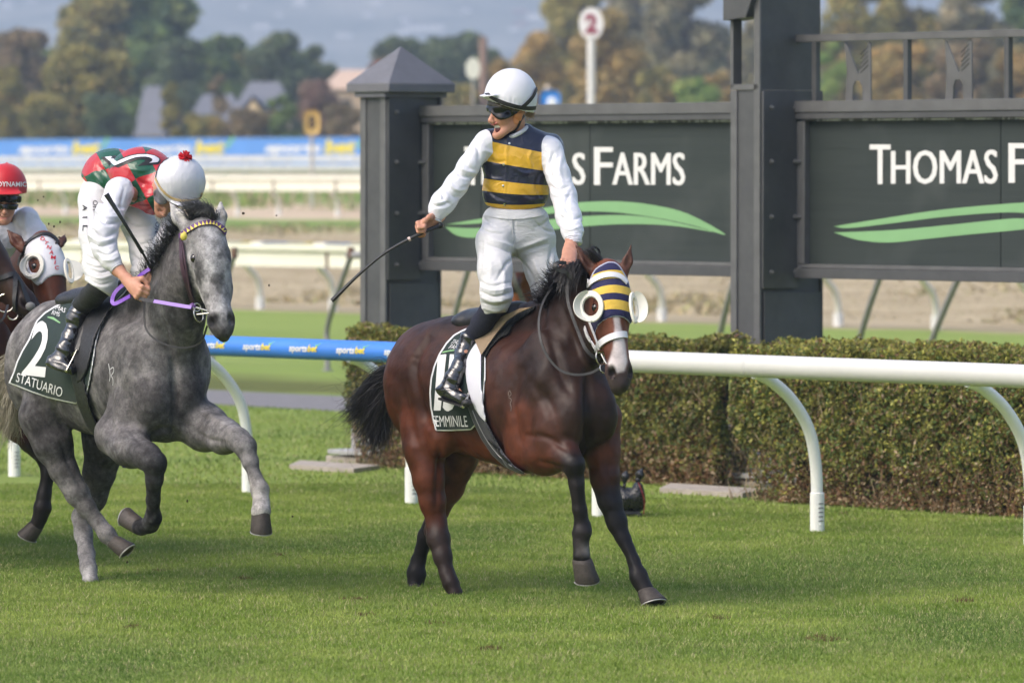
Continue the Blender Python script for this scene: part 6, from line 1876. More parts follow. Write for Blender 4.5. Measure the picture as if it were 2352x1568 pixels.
def hand(S, wrist, knuck, across, normal, curl=1.0, thumb=1, sc=1.0, k=.010, splay=.0, tdir=None):
    """grip hand: palm from wrist to knuckles; across = towards the little finger; normal = back of the hand outwards.
    four fingers of unequal length bend round and under, thumb leaves the side of the palm near its base"""
    w, kn = Vector(wrist), Vector(knuck); d = (kn - w); L_ = d.length; d.normalize()
    ac = Vector(across); ac = (ac - d * ac.dot(d)).normalized(); n = d.cross(ac)
    if n.dot(Vector(normal)) < 0: n = -n
    S.ell(w.lerp(kn, .48), (L_ * .62, .040 * sc, .019 * sc), (d, ac, n), k)
    S.cap(w - d * .03, w + d * .02, .029 * sc, .029 * sc, .02, None, (n, .75))
    lens = (.92, 1.0, .93, .74)
    for i in range(4):
        o = (-.030 + .0205 * i) * sc; b0 = kn + ac * o - d * (.004 + .004 * abs(i - 1)); q = lens[i] * sc
        r0 = (.0100 - .0007 * (i == 3)) * sc
        a1 = R(62) * curl; a2 = R(148) * curl; a3 = R(208) * curl
        dd = lambda an: d * math.cos(an) - n * math.sin(an)
        p1 = b0 + dd(a1) * .038 * q + ac * splay * (i - 1.5); p2 = p1 + dd(a2) * .026 * q; p3 = p2 + dd(a3) * .019 * q
        S.chain([(w.lerp(kn, .45) + ac * o * .8, r0 * .8), (b0, r0 * 1.12), (p1, r0 * 1.02), (p2, r0 * .9), (p3, r0 * .8)], .006)
        S.ell(b0 + n * .006, (r0 * 1.1, r0 * .8, r0 * .7), (d, ac, n), .006)
    t0 = w + d * (L_ * .22) - ac * .030 * sc; t1 = t0 + (d * .55 - ac * .55 - n * .45).normalized() * .036 * sc
    td = tdir or (d * .75 - n * .75 + ac * .25)
    t2 = t1 + Vector(td).normalized() * .030 * sc; t3 = t2 + (Vector(td).normalized() + ac * .5).normalized() * .024 * sc
    S.chain([(t0, .017 * sc), (t1, .0135 * sc), (t2, .0112 * sc), (t3, .0095 * sc)], .010)
def whip(name, label, pts, r0, r1, knob=True):
    q = bez(pts, 30)
    root = empty(name, q[0], label=label, cat='whip')
    n = len(q) - 1
    b = MB(); b.tube(q[:11], [r0 * (1.0 - .25 * i / 10) for i in range(11)], 10); b.build('grip', M_BLACKR, root)
    b = MB(); b.tube(q[10:], [r1 * (1.1 - .35 * math.sin(i / (n - 10) * math.pi) + .35 * i / (n - 10)) for i in range(n - 9)], 8); b.build('shaft', M_BLACKL, root)
    if knob:
        b = MB(); b.ball(q[0], r0 * 1.45, None, 12, 8); b.build('butt_cap', M_BLACKL, root)
        b = MB(); b.tube([q[10], q[10].lerp(q[11], .5)], r0 * 1.05, 10); b.build('collar_band', plain('whip band', (.6, .45, .42), .5), root)
    return root
def jockey1():
    root = empty('person', P(1185, 700, 29.95), label='cheering jockey in navy and gold banded silks and white cap standing in the stirrups', cat='person')
    Ys = lambda x, y: hit(bay_bvh, x, y)[0].y
    # ---------- body
    S = Sdf()
    H = PHead(P(1166, 246, 29.86), (-.80, -.60, -.06), (-.10, 0, 1), 1.06)
    H.add(S, .023)
    S.cap(H.p(-.035, 0, -.06), P(1188, 330, 29.93), .056, .064, .03)
    S.ell(P(1188, 385, 29.95), (.15, .075, .18)); S.cap(P(1186, 440, 29.96), P(1186, 535, 29.99), .09, .09, .04)
    S.cap(P(1130, 335, 29.90), P(1250, 347, 29.97), .045, .045)
    limb(S, [(P(1116, 330, 29.87), .042), (P(1048, 424, 29.78), .036), (P(1000, 506, 29.70), .026)])
    limb(S, [(P(1262, 345, 29.93), .042), (P(1294, 450, 29.79), .036), (P(1312, 560, 29.52), .028)])
    yk = Ys(1085, 770) - .06; ya = Ys(1045, 880) - .06
    limb(S, [(P(1138, 550, 29.90), .075), (P(1138, 684, 29.73), .052), (P(1084, 772, yk), .036), (P(1036, 885, ya), .026), (P(1062, 915, ya - .08), .026)])
    limb(S, [(P(1230, 550, 30.03), .075), (P(1264, 675, 30.02), .052), (P(1290, 770, 30.15), .045), (P(1255, 880, 30.42), .032), (P(1285, 915, 30.3), .026)])
    # right hand on the whip, left hand on the rein
    hand(S, P(1001, 503, 29.71), P(958, 524, 29.66), (.25, .75, -.6), (-.3, -.5, .8), 1.0, 1, 1.12, tdir=(-.75, -.25, -.62))
    hand(S, P(1312, 560, 29.50), P(1305, 604, 29.30), (-.80, -.25, .1), (-.25, -.9, .2), .85, 1, 1.10, tdir=(-.05, -.3, -.95))
    o, bv, fl, V, Q, N = skin_up(S, .0055, 'body', M_SKIN, root, 1, cols=False)
    # ---------- head gear
    hc = P(1173, 228, 29.86); A = H.ax
    S = Sdf(); S.ell(hc, (.142, .138, .158), (H.f, H.t, H.u), .02); S.ell(hc + H.u * .03 - H.f * .01, (.135, .132, .135), (H.f, H.t, H.u), .03)
    S.ell(H.p(.125, 0, .062), (.055, .080, .010), (H.f, H.t, H.u), .02)
    S.cap(P(1195, 168, 29.84), P(1195, 163, 29.84), .010, .007, .006)
    lx = lambda px: 222 + (px - 1105) * .30
    cl = lambda px, py, X, Y, Z: (py - lx(px) - 4 * np.sin(np.clip((px - 1105) / 125, 0, 1) * 3.14)) * 29.8 / F
    def hd(V, N):
        t = topx(V); lo_ = np.clip(1 - (lx(t[:, 0]) - t[:, 1]) / 45, 0, 1)
        return (1 - np.abs(2 * fbm(V * [1.6, 1, .5], 28, 2) - 1) - .6) * .009 * (.02 + lo_)
    msc = cloth_mat('silk cap white', (.66, .66, .71), rough=.28, spec=.5, wr=.08, wscale=7).m
    o, hb, f2, V, Q, N = skin_up(S, .0055, 'helmet_cover', msc, root, 2, cols=False, clip=cl, disp=hd)
    mb_ = plain('cap band', (.012, .012, .014), .5)
    surf_strap(hb, [(1118, 216), (1130, 224), (1148, 233), (1170, 241), (1195, 247), (1215, 249), (1229, 248)], .022, .004, 'cap_band', mb_, root, .002)
    surf_strap(hb, [(1230, 204), (1223, 220), (1212, 234), (1198, 246), (1184, 255)], .020, .004, 'goggle_strap', mb_, root, .006)
    decal('SAGO', [(1219, 224), (1226, 212), (1230, 214), (1223, 227)], hb, 'strap_lettering', M_TXTW, root, .0, 0, .011) if 0 else None
    # goggles
    gp = smoothpoly([(1113, 240), (1128, 238), (1150, 243), (1172, 250), (1190, 257), (1183, 263), (1168, 272), (1150, 276), (1138, 271), (1128, 260), (1119, 256)], 2)
    shell(fl, .012, polyreg(gp), 'goggles', M_GOG, root, 1, None, ([-10, 29.6, 2.4], [10, 29.9, 2.9]))
    gp2 = smoothpoly([(1110, 232), (1135, 232), (1165, 242), (1192, 250), (1190, 258), (1165, 252), (1140, 245), (1113, 242)], 2)
    shell(fl, .015, polyreg(gp2), 'goggle_frame', plain('helmet peak underside', (.06, .05, .035), .5), root, 1, None, ([-10, 29.6, 2.4], [10, 29.9, 2.9]))
    # harness strap by the ear, chin strap, teeth, lips, hair
    gp3 = smoothpoly([(1178, 262), (1192, 258), (1200, 262), (1196, 282), (1184, 286), (1178, 276)], 2)
    shell(fl, .006, polyreg(gp3), 'harness', plain('tan harness', (.50, .20, .08), .6), root, 1, None, ([-10, 29.6, 2.4], [10, 29.9, 2.9]))
    surf_strap(bv, [(1202, 266), (1194, 278), (1188, 292), (1178, 302), (1164, 311)], .014, .004, 'chin_strap', M_BLACKR, root, .003)
    b = MB(); b.strap([H.p(.083 - .012 * abs(k / 3) ** 2, k * .0066, -.0975) for k in range(-3, 4)], .012, .006, H.f); b.build('teeth', M_TEETH, root)
    b = MB(); b.strap([H.p(.074 - .010 * abs(k / 3) ** 2, k * .0060, -.131) for k in range(-3, 4)], .008, .006, H.f); b.build('teeth', M_TEETH, root)
    b = MB(); b.ball(H.p(.060, 0, -.113), (.030, .026, .026), H.ax); b.build('mouth', plain('mouth inside', (.10, .02, .02), .5), root)
    b = MB(); b.tube([H.p(.107 - .012 * abs(k / 4) ** 2, k * .0068, -.087 + .002 * abs(k)) for k in range(-4, 5)], .0042, 6); b.build('lip', M_LIP, root)
    b = MB(); b.tube([H.p(.099 - .012 * abs(k / 4) ** 2, k * .0060, -.137 - .0 * abs(k)) for k in range(-4, 5)], .0048, 6); b.build('lip', M_LIP, root)
    G = [[P(1206, 262, 29.86), P(1214, 268, 29.88), P(1220, 272, 29.9)], [P(1222, 252, 29.95), P(1226, 262, 29.96), P(1222, 270, 29.95)]]
    strands('hair', m_hair('sandy hair', (.25, .14, .07), (.42, .27, .15)), root, G, 90, .0018, 9, .006, .006, 6)
    # ---------- silks
    S = Sdf(); X3 = (Vector((1, .12, 0)).normalized(), Vector((-.12, 1, 0)).normalized(), UP)
    S.ell(P(1188, 365, 29.93), (.200, .125, .19), X3, .05, lab=1); S.ell(P(1184, 440, 29.94), (.185, .125, .145), X3, .06, lab=1)
    S.cap(P(1128, 326, 29.88), P(1252, 338, 29.97), .070, .075, .05, lab=1); S.cap(P(1190, 300, 29.93), P(1190, 340, 29.93), .070, .09, .03, lab=1)
    S.ell(P(1272, 350, 30.0), (.06, .08, .10), None, .03, lab=1)
    sl = [(P(1114, 326, 29.86), .062), (P(1074, 384, 29.80), .053), (P(1048, 424, 29.77), .056), (P(1020, 462, 29.74), .060), (P(1007, 480, 29.72), .050), (P(1001, 496, 29.71), .036)]
    S.chain(sl, .03, lab=2)
    sl = [(P(1264, 345, 29.90), .066), (P(1281, 400, 29.83), .060), (P(1295, 450, 29.77), .064), (P(1306, 500, 29.66), .064), (P(1314, 530, 29.58), .054), (P(1318, 550, 29.53), .042)]
    S.chain(sl, .03, lab=2)
    def cl(px, py, X, Y, Z):
        d1 = np.where((px < 1292) & (px > 1085), py - (482 - 16 * ((px - 1185) / 85.) ** 2), -50)
        d1 = np.where((px > 1262) & (py > 440), -20, d1)
        d2 = 282 + .12 * (px - 1185) - py
        w = ((px - 1001) * -.42 + (py - 498) * .9); d3 = np.where(px < 1060, w, -50)
        d4 = np.where((px > 1280) & (py > 520), py - 556, -50)
        return np.maximum(np.maximum(d1, d2), np.maximum(d3, d4)) * 29.8 / F
    def at(V, N):
        t = topx(V); x, y = t[:, 0] - 1165, t[:, 1]
        tilt = np.interp(y, [300, 340, 400, 440, 480], [.22, .22, .15, .10, .03])
        sag = np.interp(y, [300, 400, 440, 480], [0, 0, .0005, .0012])
        yy = y - tilt * x + sag * x * x
        slv = S.labdist(V, 2) - S.labdist(V, 1)
        # side panel of gold behind the left shoulder
        return {'band': (yy - 250) / 260., 'slv': np.clip(.5 + slv / .2, 0, 1)}
    nv, gd = (.016, .018, .042), (.70, .40, .035)
    bands = [(0, nv)]
    for y, c in ((333, gd), (378, nv), (417, gd), (444, nv), (470, gd), (482, nv)): bands.append(((y - 250) / 260., c))
    t = cloth_mat('banded satin', rough=.24, spec=.55, wr=.22, wscale=7, bands=('band', bands))
    base = t.b.inputs['Base Color'].links[0].from_socket
    t.set(col=t.mix(t.ramp(t.attr('slv', 'Fac'), [(0, 1.), (.5, 0.)], 'CONSTANT'), base, (.66, .66, .71)))
    fa = folds(3., .010, (-.5, .1, .8), 13, 5); fb = folds(9., .009, (.25, -.2, .95), 12, 5)
    def dp(V, N):
        sv = np.clip(.5 - (S.labdist(V, 2) - S.labdist(V, 1)) / .06, 0, 1); left = (V[:, 0] < (1185 - CX) * 29.8 / F)
        return np.where(left, fa(V, N), fb(V, N)) * (.35 + .65 * sv)
    ca = groove_disp([([(1047, 392), (1062, 405), (1090, 407)], -.013, 4), ([(1052, 380), (1068, 392), (1092, 396)], .009, 4), ([(1060, 345), (1072, 378), (1088, 392)], -.009, 5), ([(1012, 430), (1020, 458), (1034, 470)], -.008, 4),
        ([(1030, 418), (1048, 436), (1072, 434)], .010, 4), ([(1024, 436), (1042, 452), (1060, 452)], -.009, 4), ([(990, 470), (1005, 474), (1024, 470)], -.009, 3), ([(992, 462), (1008, 466), (1030, 460)], .007, 3), ([(1085, 320), (1098, 345), (1100, 372)], -.010, 5),
        ([(1272, 352), (1262, 385), (1270, 412)], -.011, 4), ([(1294, 345), (1284, 388), (1292, 424)], .009, 5), ([(1262, 425), (1280, 437), (1304, 430)], -.012, 4), ([(1266, 440), (1284, 450), (1308, 446)], .009, 4), ([(1310, 440), (1300, 472), (1312, 502)], -.009, 4),
        ([(1286, 496), (1306, 508), (1330, 500)], -.011, 4), ([(1292, 520), (1310, 528), (1332, 520)], .008, 3), ([(1298, 536), (1314, 541), (1330, 536)], -.008, 3), ([(1284, 470), (1292, 488), (1290, 505)], .007, 4),
        ([(1112, 345), (1130, 352), (1140, 368)], .009, 4), ([(1120, 362), (1140, 372), (1165, 370)], -.006, 4), ([(1110, 425), (1140, 452), (1180, 462)], -.009, 5), ([(1248, 385), (1232, 420), (1244, 452)], -.009, 4), ([(1180, 385), (1205, 398), (1238, 392)], .007, 5),
        ([(1225, 340), (1215, 362), (1222, 384)], .007, 4), ([(1115, 395), (1130, 410), (1150, 412)], .006, 4), ([(1165, 300), (1163, 380), (1158, 475)], .004, 3), ([(1200, 440), (1220, 452), (1250, 448)], -.006, 4)])
    dp0 = dp; dp = lambda V, N: dp0(V, N) + ca(V, N)
    o, jb, f3, V, Q, N = skin_up(S, .0055, 'silks', t.m, root, 1, cols=False, clip=cl, attrs=at, disp=dp)
    b = MB(); b.tube([P(1186 + 27 * math.cos(k * .3) - 3, 302 - 12 * math.cos(k * .3) + 9 * math.sin(k * .3), 29.9 - .075 * math.sin(k * .3)) for k in range(-1, 12)], .012, 8); b.build('collar', M_SATINW, root)
    surf_strap(jb, [(1163, 322), (1160, 370), (1157, 420), (1158, 470)], .03, .002, 'placket_fold', plain('placket', (.02, .02, .04), .5), root, .001) if 0 else None
    for (x, y) in ((1170, 330), (1157, 378), (1156, 427), (1159, 469)):
        l, nr = hit(jb, x, y, .001); b = MB(); b.lathe(l, [(.007, 0), (.007, .003), (.003, .004)], nr, 10); b.build('press_stud', M_METAL, o)
    for c, d, r_ in ((P(1001, 498, 29.71), Vector((-.35, -.1, -.9)), .037), (P(1318, 552, 29.53), Vector((.05, -.3, -.95)), .043)):
        d.normalize(); b = MB(); prof = [(r_ * (1 + .10 * (k % 2)), -.022 + .0055 * k) for k in range(9)]; b.lathe(c, [(r_ * .8, -.024)] + prof + [(r_ * .8, .026)], d, 22); b.build('elastic_cuff', M_SATINW, o)
    # ---------- breeches
    S = Sdf()
    S.ell(P(1184, 500, 29.95), (.180, .115, .09), X3, .05); S.ell(P(1186, 542, 29.98), (.205, .135, .11), X3, .06)
    S.chain([(P(1135, 556, 29.86), .104), (P(1137, 620, 29.75), .085), (P(1140, 676, 29.68), .077), (P(1136, 704, 29.72), .068)], .05)
    S.chain([(P(1230, 556, 30.0), .104), (P(1246, 620, 29.98), .087), (P(1263, 676, 29.98), .084), (P(1275, 730, 30.1), .07)], .05)
    S.cap(P(1186, 540, 29.80), P(1190, 640, 29.8), .008, .02, .05, None, op='sub')
    def cl(px, py, X, Y, Z):
        d1 = 470 - py + .0 * px
        d2 = np.where(px < 1200, (py - (722 - .12 * (px - 1105))), py - 745)
        return np.maximum(d1, d2) * 29.8 / F
    fc = folds(21., .013, (.35, 0, .95), 24, 5); fd = folds(30., .006, (.75, 0, .65), 12, 4)
    cb = groove_disp([([(1180, 500), (1182, 550), (1187, 600)], -.008, 3), ([(1186, 588), (1160, 574), (1120, 562)], -.013, 4), ([(1186, 592), (1164, 606), (1142, 642)], -.011, 4), ([(1188, 586), (1215, 574), (1256, 560)], -.013, 4), ([(1190, 592), (1212, 618), (1232, 656)], -.010, 4),
        ([(1184, 570), (1158, 560), (1124, 548)], .009, 4), ([(1190, 570), (1220, 560), (1254, 548)], .009, 4), ([(1094, 518), (1120, 532), (1152, 538)], -.009, 3), ([(1108, 498), (1130, 518), (1150, 524)], -.007, 3), ([(1228, 508), (1252, 528), (1280, 534)], -.009, 3), ([(1262, 500), (1248, 515), (1230, 522)], -.006, 3),
        ([(1100, 646), (1130, 656), (1172, 648)], -.010, 3), ([(1102, 658), (1136, 668), (1176, 660)], .008, 3), ([(1103, 670), (1138, 681), (1176, 671)], -.011, 3), ([(1103, 682), (1138, 692), (1174, 682)], .008, 3), ([(1104, 694), (1138, 703), (1170, 694)], -.010, 3), ([(1106, 706), (1136, 713), (1166, 706)], .007, 3),
        ([(1109, 555), (1104, 620), (1108, 690)], -.007, 3), ([(1150, 600), (1158, 640), (1152, 690)], .007, 5), ([(1272, 560), (1262, 604), (1274, 650)], -.010, 4), ([(1228, 600), (1240, 630), (1262, 650)], .008, 4), ([(1120, 585), (1128, 620), (1118, 655)], .006, 6), ([(1238, 640), (1256, 655), (1280, 650)], -.009, 3)])
    dpb = lambda V, N: cb(V, N) + fc(V, N) * np.clip((topx(V)[:, 1] - 600) / 90, .25, 1.0) * .5 + fd(V, N) * .6
    o, pb_, f4, V, Q, N = skin_up(S, .0055, 'breeches', M_BREECH, root, 1, cols=False, clip=cl, disp=dpb)
    surf_strap(pb_, [(1104, 482), (1130, 490), (1158, 494), (1200, 494), (1240, 488), (1262, 480)], .045, .003, 'waistband', M_BREECH, o, .003)
    surf_strap(pb_, [(1174, 498), (1177, 530), (1180, 560), (1188, 590)], .006, .003, 'fly_seam', M_BREECH, o, .001)
    # ---------- right sock and boot, stirrup
    S = Sdf(); S.chain([(P(1132, 706, 29.73), .066), (P(1108, 742, (29.73 + yk) / 2), .056), (P(1084, 774, yk), .050)], .03); 
    skin_up(S, .007, 'sock', M_NAVYS, root, 1, cols=False, disp=folds(2., .004, (.5, 0, .8), 20, 5))
    S = Sdf(); S.chain([(P(1080, 778, yk), .054), (P(1066, 815, yk - .01), .046), (P(1055, 845, ya + .01), .042), (P(1043, 868, ya), .046), (P(1030, 892, ya), .048)], .03)
    S.chain([(P(1018, 897, ya + .02), .036), (P(1040, 908, ya - .03), .040), (P(1062, 916, ya - .09), .034)], .03)
    cl = lambda px, py, X, Y, Z: np.maximum(((770 - py) + (px - 1080) * .35), (py - (914 + (px - 1005) * .32))) * 29.8 / F
    skin_up(S, .006, 'boot', M_BOOT, root, 1, cols=False, clip=cl, disp=folds(5., .016, (.35, 0, .93), 17, 5))
    b = MB(); b.prism([P(1006, 913, ya - .03), P(1020, 919, ya - .06), P(1045, 926, ya - .10), P(1064, 931, ya - .13), P(1064, 935, ya - .13), P(1043, 930, ya - .10), P(1006, 918, ya - .03)], Vector((.02, .075, 0))); b.build('boot_sole', M_BLACKR, root)
    # far boot
    S = Sdf(); S.chain([(P(1290, 765, 30.15), .054), (P(1270, 830, 30.3), .045), (P(1255, 885, 30.42), .046), (P(1285, 915, 30.32), .034)], .03)
    skin_up(S, .009, 'boot', M_BOOT, root, 1, cols=False)
    st = empty('stirrup', P(1068, 900, ya - .1), label='small dark stirrup iron under the cheering jockey right boot', cat='stirrup')
    b = MB(); b.tube([P(1080, 890, ya - .05), P(1072, 915, ya - .12), P(1064, 934, ya - .14)], .006, 8); b.tube([P(1080, 890, ya - .05), P(1066, 905, ya + .02), P(1046, 925, ya + .02)], .006, 8); b.tube([P(1064, 934, ya - .14), P(1046, 925, ya + .02)], .009, 8); b.build('iron', M_METAL, st)
    b = MB(); b.strap([P(1104, 800, yk - .02), P(1092, 850, ya - .04), P(1080, 890, ya - .05)], .022, .004, Vector((-.4, -.9, 0))); b.build('leather', M_BLACKL, st)
    b = MB(); b.ball(P(1072, 925, ya - .14), (.03, .03, .022)); b.build('tread_pad', M_BLACKR, st)
    whip('whip', 'black riding whip held out by the cheering jockey', [P(1011, 518, 29.68), P(965, 537, 29.63), P(893, 575, 29.62), P(830, 625, 29.62), P(762, 691, 29.62)], .0125, .0085)
    return root
jockey1()
def jockey2():
    root = empty('person', P(230, 690, 30.6), label='crouching jockey in red and green diamond silks, silver cap with red pompom', cat='person')
    Ys = lambda x, y: hit(grey_bvh, x, y)[0].y
    yk = Ys(190, 720) - .09; ya = Ys(150, 830) - .10
    S = Sdf(); H = PHead(P(392, 440, 30.12), (-.10, -.42, -.90), (.38, -.75, .50), 1.0)
    H.add(S, .008); S.cap(H.p(-.04, 0, -.05), P(345, 430, 30.35), .052, .06, .03)
    S.cap(P(250, 425, 30.75), P(335, 430, 30.42), .10, .12); S.cap(P(285, 445, 30.22), P(352, 445, 30.55), .045, .045)
    limb(S, [(P(275, 446, 30.20), .045), (P(238, 540, 30.0), .036), (P(270, 618, 29.86), .034), (P(300, 650, 29.78), .028)])
    limb(S, [(P(355, 450, 30.55), .045), (P(398, 520, 30.35), .036), (P(360, 620, 30.15), .030)])
    limb(S, [(P(225, 455, 30.68), .06), (P(231, 640, 30.38), .045), (P(186, 706, yk), .030), (P(162, 770, (yk + ya) / 2), .022), (P(146, 820, ya), .020), (P(150, 842, ya - .05), .020)])
    limb(S, [(P(315, 475, 30.78), .055), (P(334, 600, 30.58), .04), (P(360, 700, 30.75), .04), (P(340, 800, 30.95), .03)])
    hand(S, P(299, 650, 29.78), P(322, 672, 29.70), (-.45, .2, -.75), (.45, -.7, .45), 1.0, 1, 1.12)
    hand(S, P(360, 618, 30.15), P(352, 640, 30.05), (.7, .2, -.3), (.3, -.7, .2), 1.0, 1, 1.0)
    o, bv, fl, V, Q, N = skin_up(S, .0055, 'body', M_SKIN, root, 1, cols=False)
    # cap
    S = Sdf(); hc = P(413, 418, 30.06); e1 = Vector((.25, -.55, .78)).normalized(); e2 = Vector((.95, .2, -.15)); e2 = (e2 - e1 * e2.dot(e1)).normalized(); e3 = e1.cross(e2)
    S.ell(hc, (.150, .142, .145), (e1, e2, e3), .02)
    S.ell(P(428, 470, 29.95), (.095, .05, .012), (Vector((.97, .1, -.12)).normalized(), Vector((0, -.85, -.5)).normalized(), Vector((.1, -.5, .85)).normalized()), .02)
    line = lambda px, py: (px - 356) * .0 + py - np.interp(px, [350, 366, 385, 410, 440, 462, 475], [412, 440, 462, 474, 476, 466, 445])
    def hd(V, N): return (1 - np.abs(2 * fbm(V * [2, 1, .6], 26, 2) - 1) - .6) * .003
    cl = lambda px, py, X, Y, Z: line(px, py) * 30 / F
    mc = cloth_mat('silver satin', (.56, .56, .61), rough=.24, spec=.6, wr=.08, wscale=7).m
    o, hb, f2, V, Q, N = skin_up(S, .0055, 'helmet_cover', mc, root, 2, cols=False, clip=cl, disp=hd)
    surf_strap(hb, [(358, 410), (370, 432), (388, 450), (410, 460), (435, 462), (455, 456), (467, 446)], .014, .004, 'gold_cord', plain('gold cord', (.45, .33, .16), .5), root, .003)
    surf_strap(hb, [(358, 412), (362, 392), (372, 374), (388, 364)], .006, .003, 'piping', M_BLACKR, root, .002)
    b = MB(); r = random.Random(4)
    for k in range(70):
        d = Vector((r.gauss(0, 1), r.gauss(0, 1), r.gauss(0, 1))).normalized(); c = P(425, 362, 30.0); b.tube([c, c + d * .026, c + d * .040], [.004, .006, .0035], 5)
    b.build('pompom', plain('red pompom', (.50, .008, .02), .9), root)
    # goggle strap and cheek guard
    gp = smoothpoly([(352, 440), (362, 432), (370, 445), (384, 462), (378, 470), (362, 468), (353, 456)], 2)
    shell(fl, .010, polyreg(gp), 'goggle_frame', plain('goggle grey', (.12, .12, .14), .4), root, 1, None, ([-10, 29.6, 2.0], [10, 30.6, 2.6]))
    gp = smoothpoly([(372, 466), (384, 462), (392, 474), (386, 482), (374, 478)], 2)
    shell(fl, .010, polyreg(gp), 'goggles', M_GOG, root, 1, None, ([-10, 29.6, 2.0], [10, 30.6, 2.6]))
    # silks
    S = Sdf(); ta = (P(345, 400, 30.38) - P(235, 412, 30.8)).normalized(); tb = Vector((ta.y * -1, ta.x, 0)).normalized()
    if tb.y > 0: tb = -tb
    AT = (ta, tb, ta.cross(tb))
    S.ell(P(258, 408, 30.72), (.20, .165, .165), AT, .07, lab=1); S.ell(P(325, 405, 30.45), (.19, .185, .165), AT, .07, lab=1); S.cap(P(330, 440, 30.4), P(350, 465, 30.32), .09, .07, .06, lab=1)
    S.cap(P(368, 410, 30.3), P(352, 455, 30.25), .06, .06, .04, lab=1)
    S.chain([(P(274, 440, 30.20), .080), (P(252, 492, 30.08), .072), (P(236, 538, 29.99), .074), (P(240, 574, 29.93), .064), (P(255, 598, 29.88), .048), (P(266, 613, 29.86), .038)], .03, lab=2)
    S.chain([(P(356, 452, 30.55), .07), (P(396, 512, 30.36), .055), (P(378, 560, 30.25), .055), (P(362, 606, 30.16), .04)], .03, lab=2)
    def cl(px, py, X, Y, Z):
        d1 = np.where((px < 300) & (py < 470), (-(px - 200) * .75 + (py - 414) * .66 - 4), -50)
        d2 = np.where((px < 290) & (py > 560), (px - 266) * .6 + (py - 613) * .8, -50)
        return np.maximum(d1, d2) * 30.3 / F
    def at(V, N):
        t = topx(V); x, y = t[:, 0], t[:, 1]
        n = (fbm(V, 6, 2) - .5) * 26
        u = (x - 200) * .95 + (y - 340) * .35 + n; v = -(x - 200) * .30 + (y - 340) * .95 + n
        slv = S.labdist(V, 2) - S.labdist(V, 1)
        return {'u': u / 74.0 + .25, 'v': v / 66.0, 'slv': np.clip(.5 + slv / .2, 0, 1)}
    t = cloth_mat('diamond satin', (.5, .02, .03), rough=.26, spec=.5, wr=.22, wscale=7)
    ua, va = t.attr('u', 'Fac'), t.attr('v', 'Fac')
    tri = lambda s_: t.math('ABSOLUTE', t.math('SUBTRACT', t.math('FRACT', s_), .5))
    dm = t.math('GREATER_THAN', t.math('ADD', tri(ua), tri(va)), .5)
    c = t.mix(dm, (.42, .018, .026), (.004, .070, .038))
    t.set(col=t.mix(t.ramp(t.attr('slv', 'Fac'), [(0, 1.), (.5, 0.)], 'CONSTANT'), c, (.60, .60, .65)))
    fa = folds(3., .010, (-.4, .1, .85), 13, 5)
    dp = lambda V, N: fa(V, N) * (.30 + .7 * np.clip(.5 - (S.labdist(V, 2) - S.labdist(V, 1)) / .06, 0, 1))
    ca = groove_disp([([(250, 438), (264, 468), (290, 478)], -.013, 4), ([(225, 498), (246, 514), (280, 508)], -.013, 4), ([(222, 485), (246, 500), (286, 494)], .009, 4), ([(210, 526), (236, 545), (268, 534)], -.014, 4), ([(206, 540), (232, 556), (264, 548)], .010, 4), ([(207, 556), (230, 566), (264, 556)], -.011, 3),
        ([(225, 580), (245, 586), (270, 574)], -.010, 3), ([(240, 596), (256, 598), (272, 590)], .007, 3), ([(236, 440), (232, 470), (228, 500)], .009, 5), ([(285, 432), (280, 465), (284, 490)], -.009, 4),
        ([(225, 380), (245, 400), (262, 430)], -.009, 5), ([(215, 400), (232, 420), (246, 444)], .008, 5), ([(300, 400), (325, 420), (352, 426)], -.009, 5), ([(300, 440), (325, 452), (356, 450)], .008, 4), ([(290, 385), (320, 392), (350, 388)], .006, 5), ([(298, 462), (322, 474), (352, 474)], -.008, 4)])
    dp0 = dp; dp = lambda V, N: dp0(V, N) + ca(V, N)
    o, jb, f3, V, Q, N = skin_up(S, .0055, 'silks', t.m, root, 1, cols=False, clip=cl, attrs=at, disp=dp)
    decal('2', [(258, 386), (232, 362), (352, 346), (378, 378)], jb, 'back_numeral', plain('numeral black', (.01, .01, .012), .5), o, .07, 0, .002)
    decal('2', [(264, 381), (241, 362), (350, 350), (372, 374)], jb, 'back_numeral', plain('numeral white', (.62, .62, .68), .45), o, .0, 0, .005)
    b = MB(); c = P(266, 613, 29.86); d = (P(272, 620, 29.84) - P(258, 600, 29.87)).normalized(); b.lathe(c, [(.03, -.022)] + [(.039 * (1 + .1 * (k % 2)), -.02 + .0055 * k) for k in range(8)] + [(.03, .024)], d, 22); b.build('elastic_cuff', M_SATINW, o)
    # breeches
    S = Sdf()
    S.ell(P(235, 452, 30.72), (.13, .16, .14), None, .05)
    S.chain([(P(222, 462, 30.62), .105), (P(222, 540, 30.48), .092), (P(228, 610, 30.38), .084), (P(233, 648, 30.33), .082), (P(228, 664, 30.3), .070)], .04)
    S.chain([(P(300, 470, 30.80), .11), (P(325, 520, 30.72), .100), (P(335, 580, 30.6), .082), (P(334, 630, 30.5), .070), (P(340, 680, 30.6), .06)], .04)
    cl = lambda px, py, X, Y, Z: np.where(px < 275, (py - (655 + (px - 215) * .62)), -50) * 30.3 / F
    fc = folds(21., .012, (.25, 0, .95), 24, 5)
